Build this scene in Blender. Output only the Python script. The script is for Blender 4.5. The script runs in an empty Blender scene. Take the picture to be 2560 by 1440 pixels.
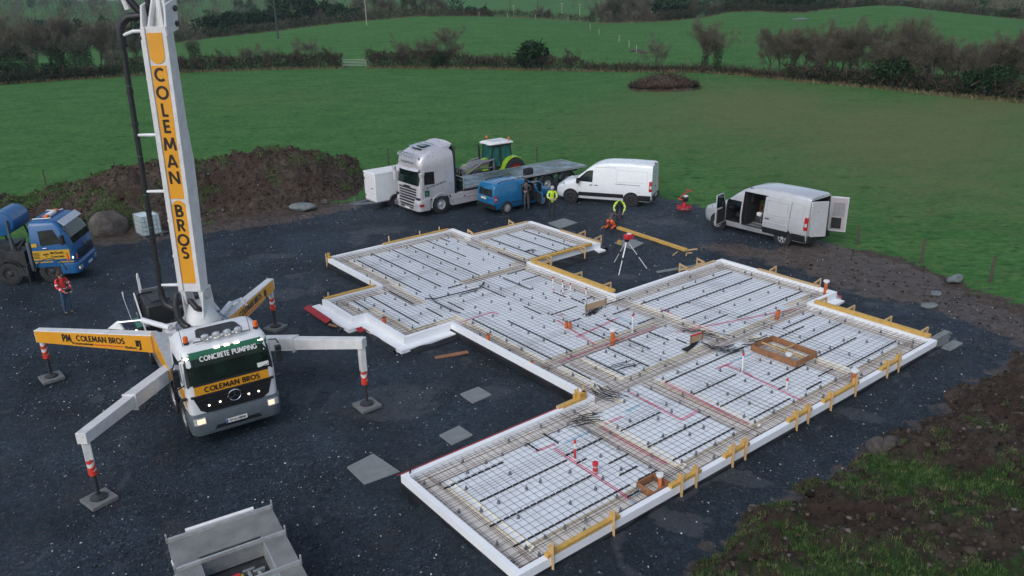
import bpy, math, random
import numpy as np
from mathutils import Vector, Matrix
random.seed(7); rng = np.random.default_rng(7)
PI = math.pi; R = math.radians
scene = bpy.context.scene; C = scene.collection

# ---------------------------------------------------------------- camera
CAM_H = 11.6; F_PX = 1980.0; PITCH = R(20.49); ROLL = R(-1.45)
_cp, _sp, _cr, _sr = math.cos(PITCH), math.sin(PITCH), math.cos(ROLL), math.sin(ROLL)
VF = Vector((0, _cp, -_sp)); _U0 = Vector((0, _sp, _cp))
VR = Vector((_cr, 0, 0)) + _U0 * _sr; VU = Vector((-_sr, 0, 0)) + _U0 * _cr
cd = bpy.data.cameras.new("camera"); cam = bpy.data.objects.new("camera", cd); C.objects.link(cam)
cam.matrix_world = Matrix(((VR.x, VU.x, -VF.x, 0), (VR.y, VU.y, -VF.y, 0), (VR.z, VU.z, -VF.z, CAM_H), (0, 0, 0, 1)))
cd.sensor_fit = 'HORIZONTAL'; cd.sensor_width = 36; cd.lens = F_PX / 2560 * 36; cd.clip_end = 6000; cd.clip_start = .3
scene.camera = cam
# ---------------------------------------------------------------- sky, sun, exposure
world = bpy.data.worlds.new("World"); scene.world = world; world.use_nodes = True
wt = world.node_tree; wt.nodes.clear()
sky = wt.nodes.new('ShaderNodeTexSky'); sky.sky_type = 'NISHITA'; sky.sun_disc = False
SUN_EL, SUN_AZ = R(42), R(-150)          # overcast: soft light, a little stronger from behind on the left
sky.sun_elevation = SUN_EL; sky.sun_rotation = SUN_AZ; sky.air_density = 1.0; sky.dust_density = 2.0; sky.ozone_density = 2.0
hs = wt.nodes.new('ShaderNodeHueSaturation'); hs.inputs['Saturation'].default_value = .72
bg = wt.nodes.new('ShaderNodeBackground'); bg.inputs['Strength'].default_value = .15
wo = wt.nodes.new('ShaderNodeOutputWorld')
wt.links.new(sky.outputs[0], hs.inputs['Color']); wt.links.new(hs.outputs[0], bg.inputs[0]); wt.links.new(bg.outputs[0], wo.inputs[0])
sd = bpy.data.lights.new("sun", 'SUN'); sd.energy = .9; sd.angle = R(40); sd.color = (.95, .98, 1)
sun = bpy.data.objects.new("sun", sd); C.objects.link(sun)
sdir = Vector((math.sin(SUN_AZ) * math.cos(SUN_EL), math.cos(SUN_AZ) * math.cos(SUN_EL), math.sin(SUN_EL)))
sun.rotation_euler = sdir.to_track_quat('Z', 'Y').to_euler(); sun.location = (0, 0, 60)
scene.view_settings.view_transform = 'Standard'; scene.view_settings.look = 'None'
scene.view_settings.exposure = .10; scene.view_settings.gamma = 1.0
scene.cycles.max_bounces = 6; scene.cycles.transparent_max_bounces = 8

# ---------------------------------------------------------------- helpers
def gp(x, y, z=0.0):
    """ground position seen at photograph pixel x, y (2560 wide) on the level z"""
    d = VF * F_PX + VR * (x - 1280) - VU * (y - 720)
    t = (z - CAM_H) / d.z
    return Vector((d.x * t, d.y * t, z))
def ray(x, y):
    d = VF * F_PX + VR * (x - 1280) - VU * (y - 720)
    return math.atan2(d.x, d.y), d.z / math.hypot(d.x, d.y)
def tag(o, label=None, cat=None, group=None, kind=None):
    if label: o['label'] = label
    if cat: o['category'] = cat
    if group: o['group'] = group
    if kind: o['kind'] = kind
    elif label: o['kind'] = 'thing'
    return o
def thing(name, label, cat, loc=(0, 0, 0), rz=0.0, group=None):
    o = bpy.data.objects.new(name, None); C.objects.link(o); o.location = loc; o.rotation_euler = (0, 0, rz)
    o.empty_display_size = .2
    return tag(o, label, cat, group)
def children(o): return [c for c in o.children]
def copy_tree(o, parent=None):
    c = o.copy(); C.objects.link(c)
    if parent is not None:
        c.parent = parent; c.matrix_parent_inverse = o.matrix_parent_inverse.copy()
    for ch in children(o): copy_tree(ch, c)
    return c
class MB:
    def __init__(s): s.v, s.f, s.m = [], [], []
    def add(s, vs, fs, mi=0, M=None):
        b = len(s.v)
        s.v += [tuple(M @ Vector(p)) for p in vs] if M is not None else [tuple(p) for p in vs]
        s.f += [tuple(i + b for i in q) for q in fs]; s.m += [mi] * len(fs)
        return s
    def box(s, c, d, rz=0, mi=0, M=None):
        x, y, z = d[0] / 2, d[1] / 2, d[2] / 2; ca, sa = math.cos(rz), math.sin(rz)
        vs = [(c[0] + a * x * ca - b * y * sa, c[1] + a * x * sa + b * y * ca, c[2] + e * z) for e in (-1, 1) for a, b in ((-1, -1), (1, -1), (1, 1), (-1, 1))]
        return s.add(vs, [(3, 2, 1, 0), (4, 5, 6, 7), (0, 1, 5, 4), (1, 2, 6, 5), (2, 3, 7, 6), (3, 0, 4, 7)], mi, M)
    def bar(s, p, q, w, h, mi=0, up=(0, 0, 1)):
        p, q = Vector(p), Vector(q); d = (q - p)
        if d.length < 1e-6: return s
        d.normalize(); up = Vector(up)
        if abs(d.dot(up)) > .97: up = Vector((1, 0, 0)) if abs(d.x) < .9 else Vector((0, 1, 0))
        a = d.cross(up).normalized(); b = a.cross(d).normalized(); a *= w / 2; b *= h / 2
        vs = [p - a - b, p + a - b, p + a + b, p - a + b, q - a - b, q + a - b, q + a + b, q - a + b]
        return s.add(vs, [(3, 2, 1, 0), (4, 5, 6, 7), (0, 1, 5, 4), (1, 2, 6, 5), (2, 3, 7, 6), (3, 0, 4, 7)], mi)
    def tube(s, pts, r, n=8, mi=0, cap=True):
        pts = [Vector(p) for p in pts]; N = len(pts); rr = r if isinstance(r, (list, tuple)) else [r] * N
        rings = []; prev = None
        for i, p in enumerate(pts):
            t = (pts[min(i + 1, N - 1)] - pts[max(i - 1, 0)])
            t = t.normalized() if t.length > 1e-9 else Vector((0, 0, 1))
            if prev is None:
                a = t.orthogonal().normalized()
            else:
                a = (prev - t * prev.dot(t)); a = a.normalized() if a.length > 1e-6 else t.orthogonal().normalized()
            prev = a; b = t.cross(a)
            rings.append([p + (a * math.cos(2 * PI * k / n) + b * math.sin(2 * PI * k / n)) * rr[i] for k in range(n)])
        return s.loft(rings, cap, mi)
    def loft(s, rings, cap=True, mi=0, M=None, closed=True):
        n = len(rings[0]); vs = [p for r_ in rings for p in r_]; fs = []
        for i in range(len(rings) - 1):
            for k in range(n if closed else n - 1):
                k2 = (k + 1) % n; fs.append((i * n + k, i * n + k2, (i + 1) * n + k2, (i + 1) * n + k))
        if cap: fs.append(tuple(range(n - 1, -1, -1))); fs.append(tuple((len(rings) - 1) * n + k for k in range(n)))
        return s.add(vs, fs, mi, M)
    def cyl(s, p, q, r, n=16, mi=0, r2=None): return s.tube([p, q], [r, r if r2 is None else r2], n, mi)
    def lathe(s, prof, o=(0, 0, 0), axis='z', n=20, mi=0):
        """prof: (radius, along) pairs"""
        rings = []
        for r_, h in prof:
            ring = []
            for k in range(n):
                a = 2 * PI * k / n; c_, s_ = r_ * math.cos(a), r_ * math.sin(a)
                p = (c_, s_, h) if axis == 'z' else ((c_, h, s_) if axis == 'y' else (h, c_, s_))
                ring.append((p[0] + o[0], p[1] + o[1], p[2] + o[2]))
            rings.append(ring)
        return s.loft(rings, True, mi)
    def prism(s, poly, fr, depth, mi=0):
        """poly in the plane of frame fr=(origin, xdir, ydir), extruded depth along its normal"""
        o, x, y = Vector(fr[0]), Vector(fr[1]).normalized(), Vector(fr[2]); y = (y - x * y.dot(x)).normalized(); nn = x.cross(y)
        a = [o + x * p[0] + y * p[1] for p in poly]
        return s.loft([a, [p + nn * depth for p in a]], True, mi)
    def slab(s, a, b, mi=0):   # two matching rings given as points
        return s.loft([a, b], True, mi)
    def build(s, name, mats, parent=None, bevel=0, smooth=35, world=False, loc=None, rz=0, seg=2):
        me = bpy.data.meshes.new(name); me.from_pydata(s.v, [], s.f)
        for m_ in (mats if isinstance(mats, (list, tuple)) else [mats]): me.materials.append(m_)
        me.polygons.foreach_set('material_index', s.m)
        bm_fix(me)
        if smooth:
            me.polygons.foreach_set('use_smooth', [True] * len(me.polygons)); me.set_sharp_from_angle(angle=R(smooth))
        o = bpy.data.objects.new(name, me); C.objects.link(o)
        if parent is not None:
            o.parent = parent
            if world: o.location = -Vector(parent.location)
        if loc is not None: o.location = loc
        if rz: o.rotation_euler = (0, 0, rz)
        if bevel:
            bv = o.modifiers.new('bevel', 'BEVEL'); bv.width = bevel; bv.segments = seg; bv.limit_method = 'ANGLE'; bv.angle_limit = R(35)
            bv.use_clamp_overlap = True
        return o
def bm_fix(me):
    import bmesh
    bm = bmesh.new(); bm.from_mesh(me); bmesh.ops.recalc_face_normals(bm, faces=bm.faces); bm.to_mesh(me); bm.free(); me.update()
def np_mesh(name, V, F, mats, parent=None, smooth=False, attrs=None, mi=None):
    V = np.asarray(V, np.float32); F = np.asarray(F, np.int32); k = F.shape[1]
    me = bpy.data.meshes.new(name)
    me.vertices.add(len(V)); me.vertices.foreach_set('co', V.ravel())
    me.loops.add(F.size); me.loops.foreach_set('vertex_index', F.ravel())
    me.polygons.add(len(F)); me.polygons.foreach_set('loop_start', np.arange(0, F.size, k, dtype=np.int32))
    me.polygons.foreach_set('loop_total', np.full(len(F), k, np.int32))
    if smooth: me.polygons.foreach_set('use_smooth', np.ones(len(F), bool))
    for m_ in (mats if isinstance(mats, (list, tuple)) else [mats]): me.materials.append(m_)
    if mi is not None: me.polygons.foreach_set('material_index', np.asarray(mi, np.int32))
    for an, av in (attrs or {}).items():
        at = me.attributes.new(an, 'FLOAT', 'POINT'); at.data.foreach_set('value', np.asarray(av, np.float32))
    me.update(calc_edges=True)
    o = bpy.data.objects.new(name, me); C.objects.link(o)
    if parent is not None: o.parent = parent
    return o
def vnoise(x, y, seed=0):
    """2-D value noise, numpy"""
    xi, yi = np.floor(x).astype(np.int64), np.floor(y).astype(np.int64); fx, fy = x - xi, y - yi
    fx = fx * fx * (3 - 2 * fx); fy = fy * fy * (3 - 2 * fy)
    def h(a, b):
        n = (a * 374761393 + b * 668265263 + seed * 974711) & 0x7fffffff
        n = ((n ^ (n >> 13)) * 1274126177) & 0x7fffffff
        return ((n ^ (n >> 16)) & 0xffff) / 65535.0
    return (h(xi, yi) * (1 - fx) + h(xi + 1, yi) * fx) * (1 - fy) + (h(xi, yi + 1) * (1 - fx) + h(xi + 1, yi + 1) * fx) * fy
def fbm(x, y, seed=0, oct=4):
    r, a, t = 0, 1.0, 0
    for i in range(oct): r = r + vnoise(x * 2 ** i, y * 2 ** i, seed + i) * a; t += a; a *= .5
    return r / t
def sdist(px, py, poly):
    """signed distance to a closed polygon, positive inside"""
    d = np.full(px.shape, 1e9); inside = np.zeros(px.shape, bool); n = len(poly)
    for i in range(n):
        (ax, ay), (bx, by) = poly[i][:2], poly[(i + 1) % n][:2]
        ex, ey = bx - ax, by - ay; L = ex * ex + ey * ey + 1e-12
        t = np.clip(((px - ax) * ex + (py - ay) * ey) / L, 0, 1)
        d = np.minimum(d, np.hypot(px - ax - t * ex, py - ay - t * ey))
        c_ = (ay > py) != (by > py)
        with np.errstate(divide='ignore', invalid='ignore'):
            inside ^= c_ & (px < ex * (py - ay) / (ey if abs(ey) > 1e-12 else 1e-12) + ax)
    return np.where(inside, d, -d)
def sstep(a, b, x):
    t = np.clip((x - a) / (b - a), 0, 1); return t * t * (3 - 2 * t)
# ---- text
def text_mesh(mb, body, fr, h, mi=0, bold=.018, width=None, depth=.004, align='CENTER', sx=1.0):
    """lettering laid in the frame (origin, xdir, ydir); h = capital height; adds to mb"""
    cu = bpy.data.curves.new('lettering', 'FONT'); cu.body = body; cu.align_x = align; cu.align_y = 'CENTER'
    cu.offset = bold; cu.extrude = 0.0; cu.resolution_u = 3; cu.size = 1.0
    ob = bpy.data.objects.new('lettering_src', cu); C.objects.link(ob)
    dg = bpy.context.evaluated_depsgraph_get(); me = bpy.data.meshes.new_from_object(ob.evaluated_get(dg))
    o, x, y = Vector(fr[0]), Vector(fr[1]).normalized(), Vector(fr[2]); y = (y - x * y.dot(x)).normalized(); nn = x.cross(y)
    vs = [v.co.copy() for v in me.vertices]; k = h / .72
    if vs:
        w = max(v.x for v in vs) - min(v.x for v in vs)
        kx = (width / w) if width else k * sx
        mb.add([o + x * (v.x * kx) + y * (v.y * k) + nn * depth for v in vs], [tuple(p.vertices) for p in me.polygons], mi)
    bpy.data.objects.remove(ob); bpy.data.curves.remove(cu); bpy.data.meshes.remove(me)
    return mb
def _arc(cx, cy, rx, ry, a0, a1, n=14): return [(cx + rx * math.cos(R(a0 + (a1 - a0) * i / n)), cy + ry * math.sin(R(a0 + (a1 - a0) * i / n))) for i in range(n + 1)]
GLYPH = {   # bold geometric capitals as strokes in a unit-high box: (advance, [polylines])
    'C': (.86, [_arc(.47, .5, .38, .42, 48, 312, 20)]), 'O': (.98, [_arc(.49, .5, .40, .42, 0, 360, 28)]), 'G': (.98, [_arc(.49, .5, .40, .42, 48, 345, 22), [(.55, .44), (.92, .44)]]),
    'L': (.52, [[(.09, 1), (.09, 0)], [(.09, .08), (.48, .08)]]), 'E': (.58, [[(.09, 1), (.09, 0)], [(.09, .92), (.52, .92)], [(.09, .5), (.48, .5)], [(.09, .08), (.52, .08)]]),
    'M': (1.02, [[(.09, 0), (.20, 1)], [(.20, .98), (.51, .16)], [(.51, .16), (.82, .98)], [(.82, 1), (.93, 0)]]), 'A': (.86, [[(.08, 0), (.42, 1)], [(.44, 1), (.78, 0)], [(.22, .28), (.64, .28)]]),
    'N': (.84, [[(.09, 0), (.09, 1)], [(.10, .97), (.74, .03)], [(.75, 0), (.75, 1)]]), 'B': (.66, [[(.09, 0), (.09, 1)], [(.09, .92), (.32, .92)] + _arc(.32, .735, .19, .185, 90, -90, 10) + [(.09, .55)], [(.09, .5), (.34, .5)] + _arc(.34, .29, .22, .21, 90, -90, 10) + [(.09, .08)]]),
    'R': (.66, [[(.09, 0), (.09, 1)], [(.09, .92), (.32, .92)] + _arc(.32, .70, .20, .22, 90, -90, 10) + [(.09, .48)], [(.28, .50), (.56, 0)]]), 'P': (.62, [[(.09, 0), (.09, 1)], [(.09, .92), (.32, .92)] + _arc(.32, .69, .20, .23, 90, -90, 10) + [(.09, .46)]]),
    'S': (.62, [_arc(.32, .715, .20, .205, 35, 250, 12) + _arc(.30, .29, .23, .22, 75, -145, 14)]), 'T': (.6, [[(.0, .92), (.58, .92)], [(.29, 1), (.29, 0)]]), 'U': (.78, [[(.09, 1), (.09, .38)] + _arc(.38, .36, .29, .29, 180, 360, 12) + [(.67, 1)]]), 'I': (.26, [[(.12, 0), (.12, 1)]]), ' ': (.42, [])}
def stroke_text(mb, body, fr, h, width=None, t=.20, mi=0, depth=.003):
    o, x, y = Vector(fr[0]), Vector(fr[1]).normalized(), Vector(fr[2]); y = (y - x * y.dot(x)).normalized(); nn = x.cross(y)
    tot = sum(GLYPH[c][0] + .06 for c in body) - .06; kx = (width / tot) if width else h; cx = -tot / 2; lay = 0
    for c in body:
        adv, strokes = GLYPH[c]
        for pl in strokes:
            pts = [Vector(((cx + p[0]) * kx, (p[1] - .5) * h)) for p in pl]; ring = []; n = len(pts); lay += 1; closed = (pts[0] - pts[-1]).length < 1e-5 and n > 3
            L_, R_ = [], []
            for i, p in enumerate(pts):
                a = pts[i - 1] if i > 0 else (pts[-2] if closed else p); b = pts[i + 1] if i < n - 1 else (pts[1] if closed else p); d = (b - a).normalized(); s_ = Vector((-d.y, d.x)) * t * h / 2
                L_.append(p + s_); R_.append(p - s_)
            P = lambda q: o + x * q.x + y * q.y + nn * (depth + .0003 * (lay % 7))
            vs = [P(q) for q in L_] + [P(q) for q in R_]; mb.add(vs, [(i, i + 1, n + i + 1, n + i) for i in range(n - 1)], mi)
        cx += adv + .06
    return mb
# ---------------------------------------------------------------- materials
class NT:
    def __init__(s, name):
        s.m = bpy.data.materials.new(name); s.m.use_nodes = True; s.t = s.m.node_tree
        s.b = s.t.nodes['Principled BSDF']; s.tc = None
    def n(s, typ, ins=None, **kw):
        nd = s.t.nodes.new('ShaderNode' + typ)
        for k, v in kw.items(): setattr(nd, k, v)
        for k, v in (ins or {}).items(): s.put(nd.inputs[k], v)
        return nd
    def put(s, sock, v):
        if isinstance(v, bpy.types.NodeSocket): s.t.links.new(v, sock)
        elif isinstance(v, (tuple, list)) and len(v) == 3 and sock.type == 'RGBA': sock.default_value = (*v, 1)
        elif sock.type == 'RGBA' and not isinstance(v, (tuple, list)): sock.default_value = (v, v, v, 1)
        else: sock.default_value = v
    def obj(s):
        if not s.tc: s.tc = s.t.nodes.new('ShaderNodeTexCoord')
        return s.tc.outputs['Object']
    def geo(s): return s.n('NewGeometry').outputs['Position']
    def noise(s, scale, detail=4, rough=.55, vec=None, out='Fac', dist=0):
        nd = s.n('TexNoise', {'Scale': scale, 'Detail': detail, 'Roughness': rough, 'Distortion': dist}); s.put(nd.inputs['Vector'], vec if vec is not None else s.obj())
        return nd.outputs[0 if out == 'Fac' else 'Color']
    def vor(s, scale, vec=None, out='Color', feature='F1', rand=1):
        nd = s.n('TexVoronoi', {'Scale': scale, 'Randomness': rand}, feature=feature); s.put(nd.inputs['Vector'], vec if vec is not None else s.obj())
        return nd.outputs[out]
    def ramp(s, fac, stops, interp='LINEAR'):
        nd = s.n('ValToRGB'); s.put(nd.inputs[0], fac); cr = nd.color_ramp; cr.interpolation = interp
        while len(cr.elements) < len(stops): cr.elements.new(.5)
        for e, (p, c) in zip(cr.elements, stops):
            e.position = p; e.color = (*c, 1) if isinstance(c, (tuple, list)) else (c, c, c, 1)
        return nd.outputs[0]
    def mix(s, fac, a, b, mode='MIX'):
        nd = s.n('MixRGB', blend_type=mode); s.put(nd.inputs[0], fac); s.put(nd.inputs[1], a); s.put(nd.inputs[2], b); return nd.outputs[0]
    def math(s, op, a, b=0.0, clamp=False):
        nd = s.n('Math', operation=op, use_clamp=clamp); s.put(nd.inputs[0], a); s.put(nd.inputs[1], b); return nd.outputs[0]
    def attr(s, name): return s.n('Attribute', attribute_name=name).outputs['Fac']
    def set(s, **kw):
        al = {'col': 'Base Color', 'rough': 'Roughness', 'metal': 'Metallic', 'spec': 'Specular IOR Level', 'coat': 'Coat Weight', 'em': 'Emission Color', 'es': 'Emission Strength', 'tr': 'Transmission Weight', 'alpha': 'Alpha'}
        for k, v in kw.items(): s.put(s.b.inputs[al[k]], v)
        return s
    def bump(s, h, strength=.3, dist=.02):
        nd = s.n('Bump', {'Strength': strength, 'Distance': dist, 'Height': h}); s.t.links.new(nd.outputs[0], s.b.inputs['Normal']); return s
def sc(c, k): return tuple(min(1, v * k) for v in c)
def pm(name, col, rough=.5, metal=0.0, var=.12, scale=6, bump=0.0, bscale=60, coat=0.0, dirt=0.0, dcol=(.10, .085, .07), rust=0.0, spec=.5):
    m = NT(name); nz = m.noise(scale, 5, .6)
    c = m.ramp(nz, [(.3, sc(col, 1 - var)), (.7, sc(col, 1 + var))])
    if dirt:
        d = m.ramp(m.noise(scale * .8 + .7, 6, .7, dist=.6), [(.52, 0), (.74, 1)])
        c = m.mix(m.math('MULTIPLY', d, dirt), c, dcol)
    if rust:
        d = m.ramp(m.noise(scale * 1.3 + 1.3, 8, .75, dist=1.5), [(.66 - rust * .1, 0), (.72 - rust * .1, 1)])
        c = m.mix(d, c, (.16, .075, .035))
    r = m.ramp(m.noise(scale * 2.1, 4), [(.3, max(0, rough - .08)), (.7, min(1, rough + .1))])
    m.set(col=c, rough=r, metal=metal, coat=coat, spec=spec)
    if bump: m.bump(m.noise(bscale, 4), bump, .01)
    return m.m
def glow(name, col, strength, base=(.8, .8, .8)):
    m = NT(name); m.set(col=base, rough=.2, em=col, es=strength); return m.m
def glassm(name, col, rough=.06, var=.5):
    m = NT(name); c = m.ramp(m.noise(2.2, 3, .5), [(.35, sc(col, 1 - var)), (.7, sc(col, 1 + var))]); m.set(col=c, rough=rough, spec=.35); return m.m
M = {}
M['white'] = pm('white_paint', (.72, .73, .74), .42, dirt=.12, var=.05, dcol=(.38, .33, .27), scale=3, coat=.2)
M['whitedirty'] = pm('white_worn_paint', (.66, .66, .65), .5, dirt=.22, dcol=(.34, .28, .20), scale=3, rust=.25)
M['orange'] = pm('orange_panel', (.74, .33, .018), .42, var=.06, scale=3, dirt=.12, dcol=(.45, .22, .06), coat=.2)
M['ink'] = pm('black_lettering', (.016, .012, .010), .5, var=.1)
M['redink'] = pm('red_lettering', (.62, .045, .02), .5, var=.1)
M['black'] = pm('black_plastic', (.016, .017, .019), .45, var=.3)
M['rubber'] = pm('rubber', (.022, .022, .023), .75, var=.35, scale=9, dirt=.5, dcol=(.06, .055, .05), bump=.3)
M['chassis'] = pm('chassis_steel', (.028, .03, .033), .6, var=.4, scale=5, dirt=.5, dcol=(.06, .055, .05))
M['greyplastic'] = pm('grey_bumper', (.085, .105, .12), .5, var=.1)
M['steel'] = pm('bare_steel', (.42, .43, .44), .35, metal=.8, var=.15, scale=9)
M['alu'] = pm('aluminium', (.50, .51, .51), .45, metal=.6, var=.15, scale=5, dirt=.3, dcol=(.2, .19, .17))
M['chrome'] = pm('chrome', (.75, .77, .8), .12, metal=1.0, var=.05)
M['glass'] = glassm('dark_glass', (.012, .024, .026))
M['glassgreen'] = glassm('green_windscreen', (.003, .014, .011), .08)
M['green'] = pm('green_band', (.012, .13, .065), .35, var=.1, coat=.2)
M['lamp'] = glow('headlamp_lit', (1, .50, .17), 1.0)
M['lampsmall'] = glow('marker_lamp_lit', (1, .85, .62), 4)
M['lampoff'] = pm('lamp_glass', (.55, .58, .6), .12, metal=.3, var=.3, scale=20)
M['amber'] = pm('amber_lens', (.75, .13, .01), .25, var=.15)
M['redlens'] = pm('red_lens', (.42, .012, .012), .2, var=.15)
M['plate'] = pm('number_plate', (.72, .72, .68), .4, var=.04)
M['blueink'] = pm('plate_blue', (.03, .09, .38), .4)
# ================================================================ ground
YARD = [gp(*p) for p in ((-300, 640), (0, 622), (110, 612), (240, 606), (330, 602), (480, 574), (700, 542), (880, 506), (960, 480), (1080, 462), (1250, 452), (1420, 446), (1560, 462), (1640, 488),
        (1700, 503), (1780, 524), (1900, 556), (2060, 603), (2140, 632), (2243, 660), (2320, 690), (2420, 735), (2560, 800), (2590, 870), (2560, 873), (2500, 910), (2453, 947), (2400, 983), (2333, 1033), (2273, 1063), (2223, 1100),
        (2166, 1118), (2120, 1178), (1973, 1240), (1880, 1290), (1774, 1372), (1672, 1440), (1500, 1560))] + [Vector((1, 9.5, 0)), Vector((0, 3, 0)), Vector((-60, 3, 0)), Vector((-60, 30, 0))]
MUD = [gp(*p) for p in ((2040, 600), (2140, 622), (2243, 640), (2300, 663), (2383, 697), (2467, 730), (2600, 780), (2640, 920), (2557, 867), (2467, 822), (2387, 795), (2300, 769), (2203, 752), (2110, 722), (2040, 694), (1960, 664), (1840, 640), (1720, 618), (1800, 606), (1930, 622))]
MUD2 = [gp(*p) for p in ((200, 612), (330, 608), (480, 588), (700, 560), (890, 520), (900, 500), (700, 525), (480, 560), (330, 585), (200, 590))]
SMEARS = [(945, 578, 95, 14), (890, 600, 40, 10), (745, 688, 55, 8), (720, 735, 60, 20), (790, 725, 30, 18), (700, 640, 60, 8), (650, 640, 40, 12), (240, 997, 26, 13), (215, 968, 15, 6), (2180, 762, 34, 10), (2255, 715, 60, 8), (2150, 688, 25, 6), (2430, 800, 60, 8),
          (1000, 1000, 120, 60), (760, 985, 60, 35), (1700, 1310, 110, 36), (1850, 1200, 120, 22), (2150, 1040, 90, 18), (1560, 690, 40, 10), (640, 760, 50, 14), (230, 1055, 30, 12), (1230, 985, 80, 25), (330, 920, 25, 8), (1050, 870, 40, 8), (700, 830, 70, 14), (1940, 880, 1, 1), (1680, 555, 70, 12), (1850, 640, 50, 8)]
_c, _s = math.cos(R(37.485)), math.sin(R(37.485))
def SL(u, v, z=0.0): return Vector((u * _c + v * _s, u * _s - v * _c, z))
def UV(p): return (p[0] * _c + p[1] * _s, p[0] * _s - p[1] * _c)
OUT = [(7.95, -10.4), (25.72, -10.4), (25.72, -15.0), (27.36, -15.0), (27.36, -20.5), (20.85, -20.5), (20.85, -25.75), (25.08, -25.75), (25.08, -30.92), (21.28, -30.92), (21.28, -32.55),
       (14.28, -32.55), (14.28, -27.68), (11.78, -27.68), (11.78, -25.15), (12.32, -25.15), (12.32, -22.3), (14.28, -22.3), (14.28, -15.1), (7.95, -15.1)]
CREST = [(-200, 175), (0, 150), (110, 138), (250, 118), (330, 112), (430, 110), (530, 96), (620, 86), (700, 78), (800, 65), (900, 55), (1050, 42), (1200, 42), (1300, 45), (1440, 53), (1500, 60), (1560, 59), (1660, 56), (1765, 46), (1818, 33), (1885, 30), (1941, 33), (2011, 34), (2068, 25), (2187, 14), (2258, 16), (2328, 26), (2469, 42), (2560, 51), (2800, 60)]
RIDGE = [(-300, -14), (0, -8), (150, -1), (195, 2.5), (330, 2.5), (360, -8), (500, -18), (800, -28), (1300, -40), (1900, -56), (2560, -75), (2900, -85)]
_ca = np.array([ray(*p) for p in CREST]); _ra = np.array([ray(*p) for p in RIDGE])
HEDGE_PX = [(-200, 222), (0, 212), (200, 198), (450, 182), (650, 176), (860, 171), (1100, 170), (1300, 176), (1560, 180), (1760, 183), (1950, 197), (2150, 215), (2350, 235), (2560, 254), (2760, 276)]
HEDGE = [gp(*p) for p in HEDGE_PX]
_hz = np.array([(math.atan2(p.x, p.y), math.hypot(p.x, p.y)) for p in HEDGE])
CR = 235.0
def terrain(x, y):
    x = np.asarray(x, float); y = np.asarray(y, float); r = np.hypot(x, y) + 1e-6; az = np.arctan2(x, y)
    zc = CAM_H + CR * np.interp(az, _ca[:, 0], _ca[:, 1])
    r0 = np.interp(az, _hz[:, 0], _hz[:, 1]) + 2
    t = np.clip((r - r0) / (CR - r0), 0, 1); rise = zc * (t * (2 - t)) * .55 + zc * sstep(0, 1, t) * .45
    zr = CAM_H + 900 * np.interp(az, _ra[:, 0], _ra[:, 1])
    back = zc - 6 * sstep(CR, CR + 70, r); far = -4 + (zr + 4) * sstep(300, 900, r)
    z = np.where(r < CR, rise, back + (far - back) * sstep(CR + 30, 420, r))
    und = (fbm(x / 38, y / 38, 3, 3) - .5) * 1.1 * sstep(60, 120, r) * (1 - sstep(r0 - 25, r0 + 10, r) * .6)
    und = und + (fbm(x / 90, y / 90, 9, 3) - .5) * 9 * sstep(330, 500, r) * (1 - sstep(700, 880, r))
    return z + und * np.where(r < CR, 1 - t, 1)
def tz(x, y): return float(terrain(np.array([x]), np.array([y]))[0])

EDGE = [gp(*p) for p in ((2640, 880), (2560, 876), (2500, 912), (2453, 949), (2400, 985), (2333, 1035), (2273, 1065), (2223, 1102), (2166, 1118), (2120, 1178), (1973, 1240), (1880, 1290), (1774, 1372), (1672, 1440), (1560, 1530))] + [Vector((1.5, 9.5, 0))]
BPOLY = EDGE + [Vector((3, 4, 0)), Vector((40, 4, 0)), Vector((40, 24, 0))]

az = np.radians(np.linspace(-62, 62, 470)); nr = 430
rr = np.concatenate([np.geomspace(4, 300, 330), np.geomspace(303, 1120, 90)])
A_, R_ = np.meshgrid(az, rr); X, Y = R_ * np.sin(A_), R_ * np.cos(A_)
Z = terrain(X, Y)
yd = sdist(X, Y, YARD); md = np.maximum(np.maximum(sdist(X, Y, MUD), sdist(X, Y, MUD2)), sdist(X, Y, BPOLY) - .1); yd = np.maximum(yd, sdist(X, Y, BPOLY) + 1.5)
Z = Z + np.where(yd > -.5, (fbm(X * 2.2, Y * 2.2, 21, 3) - .5) * .05 + (fbm(X * .35, Y * .35, 22, 2) - .5) * .08, (fbm(X * 1.3, Y * 1.3, 23, 4) - .5) * .16 * sstep(400, 60, R_))
Z = Z + (fbm(X * 1.1, Y * 1.1, 31, 4) - .4) * .22 * sstep(-.3, .6, md)
su, sv = X * _c + Y * _s, X * _s - Y * _c
slab_d = sdist(su, sv, OUT)
Z = Z + .17 * np.exp(-np.clip(-slab_d, 0, None) / .55) * np.where(sv < -14.2, .12, 1)
Z = np.where(slab_d > .12, -.02, Z)
sm = np.zeros_like(X)
for (sx, sy, sw, sh) in SMEARS:
    c0 = gp(sx, sy); a = (gp(sx + sw, sy) - c0).length; b = (gp(sx, sy - sh) - c0).length
    dx, dy = X - c0.x, Y - c0.y; ca_, sa_ = math.cos(math.atan2(c0.x, c0.y)), math.sin(math.atan2(c0.x, c0.y))
    sm = np.maximum(sm, np.exp(-(((dx * ca_ - dy * sa_) / a) ** 2 + ((dx * sa_ + dy * ca_) / b) ** 2) * 1.3))
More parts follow.
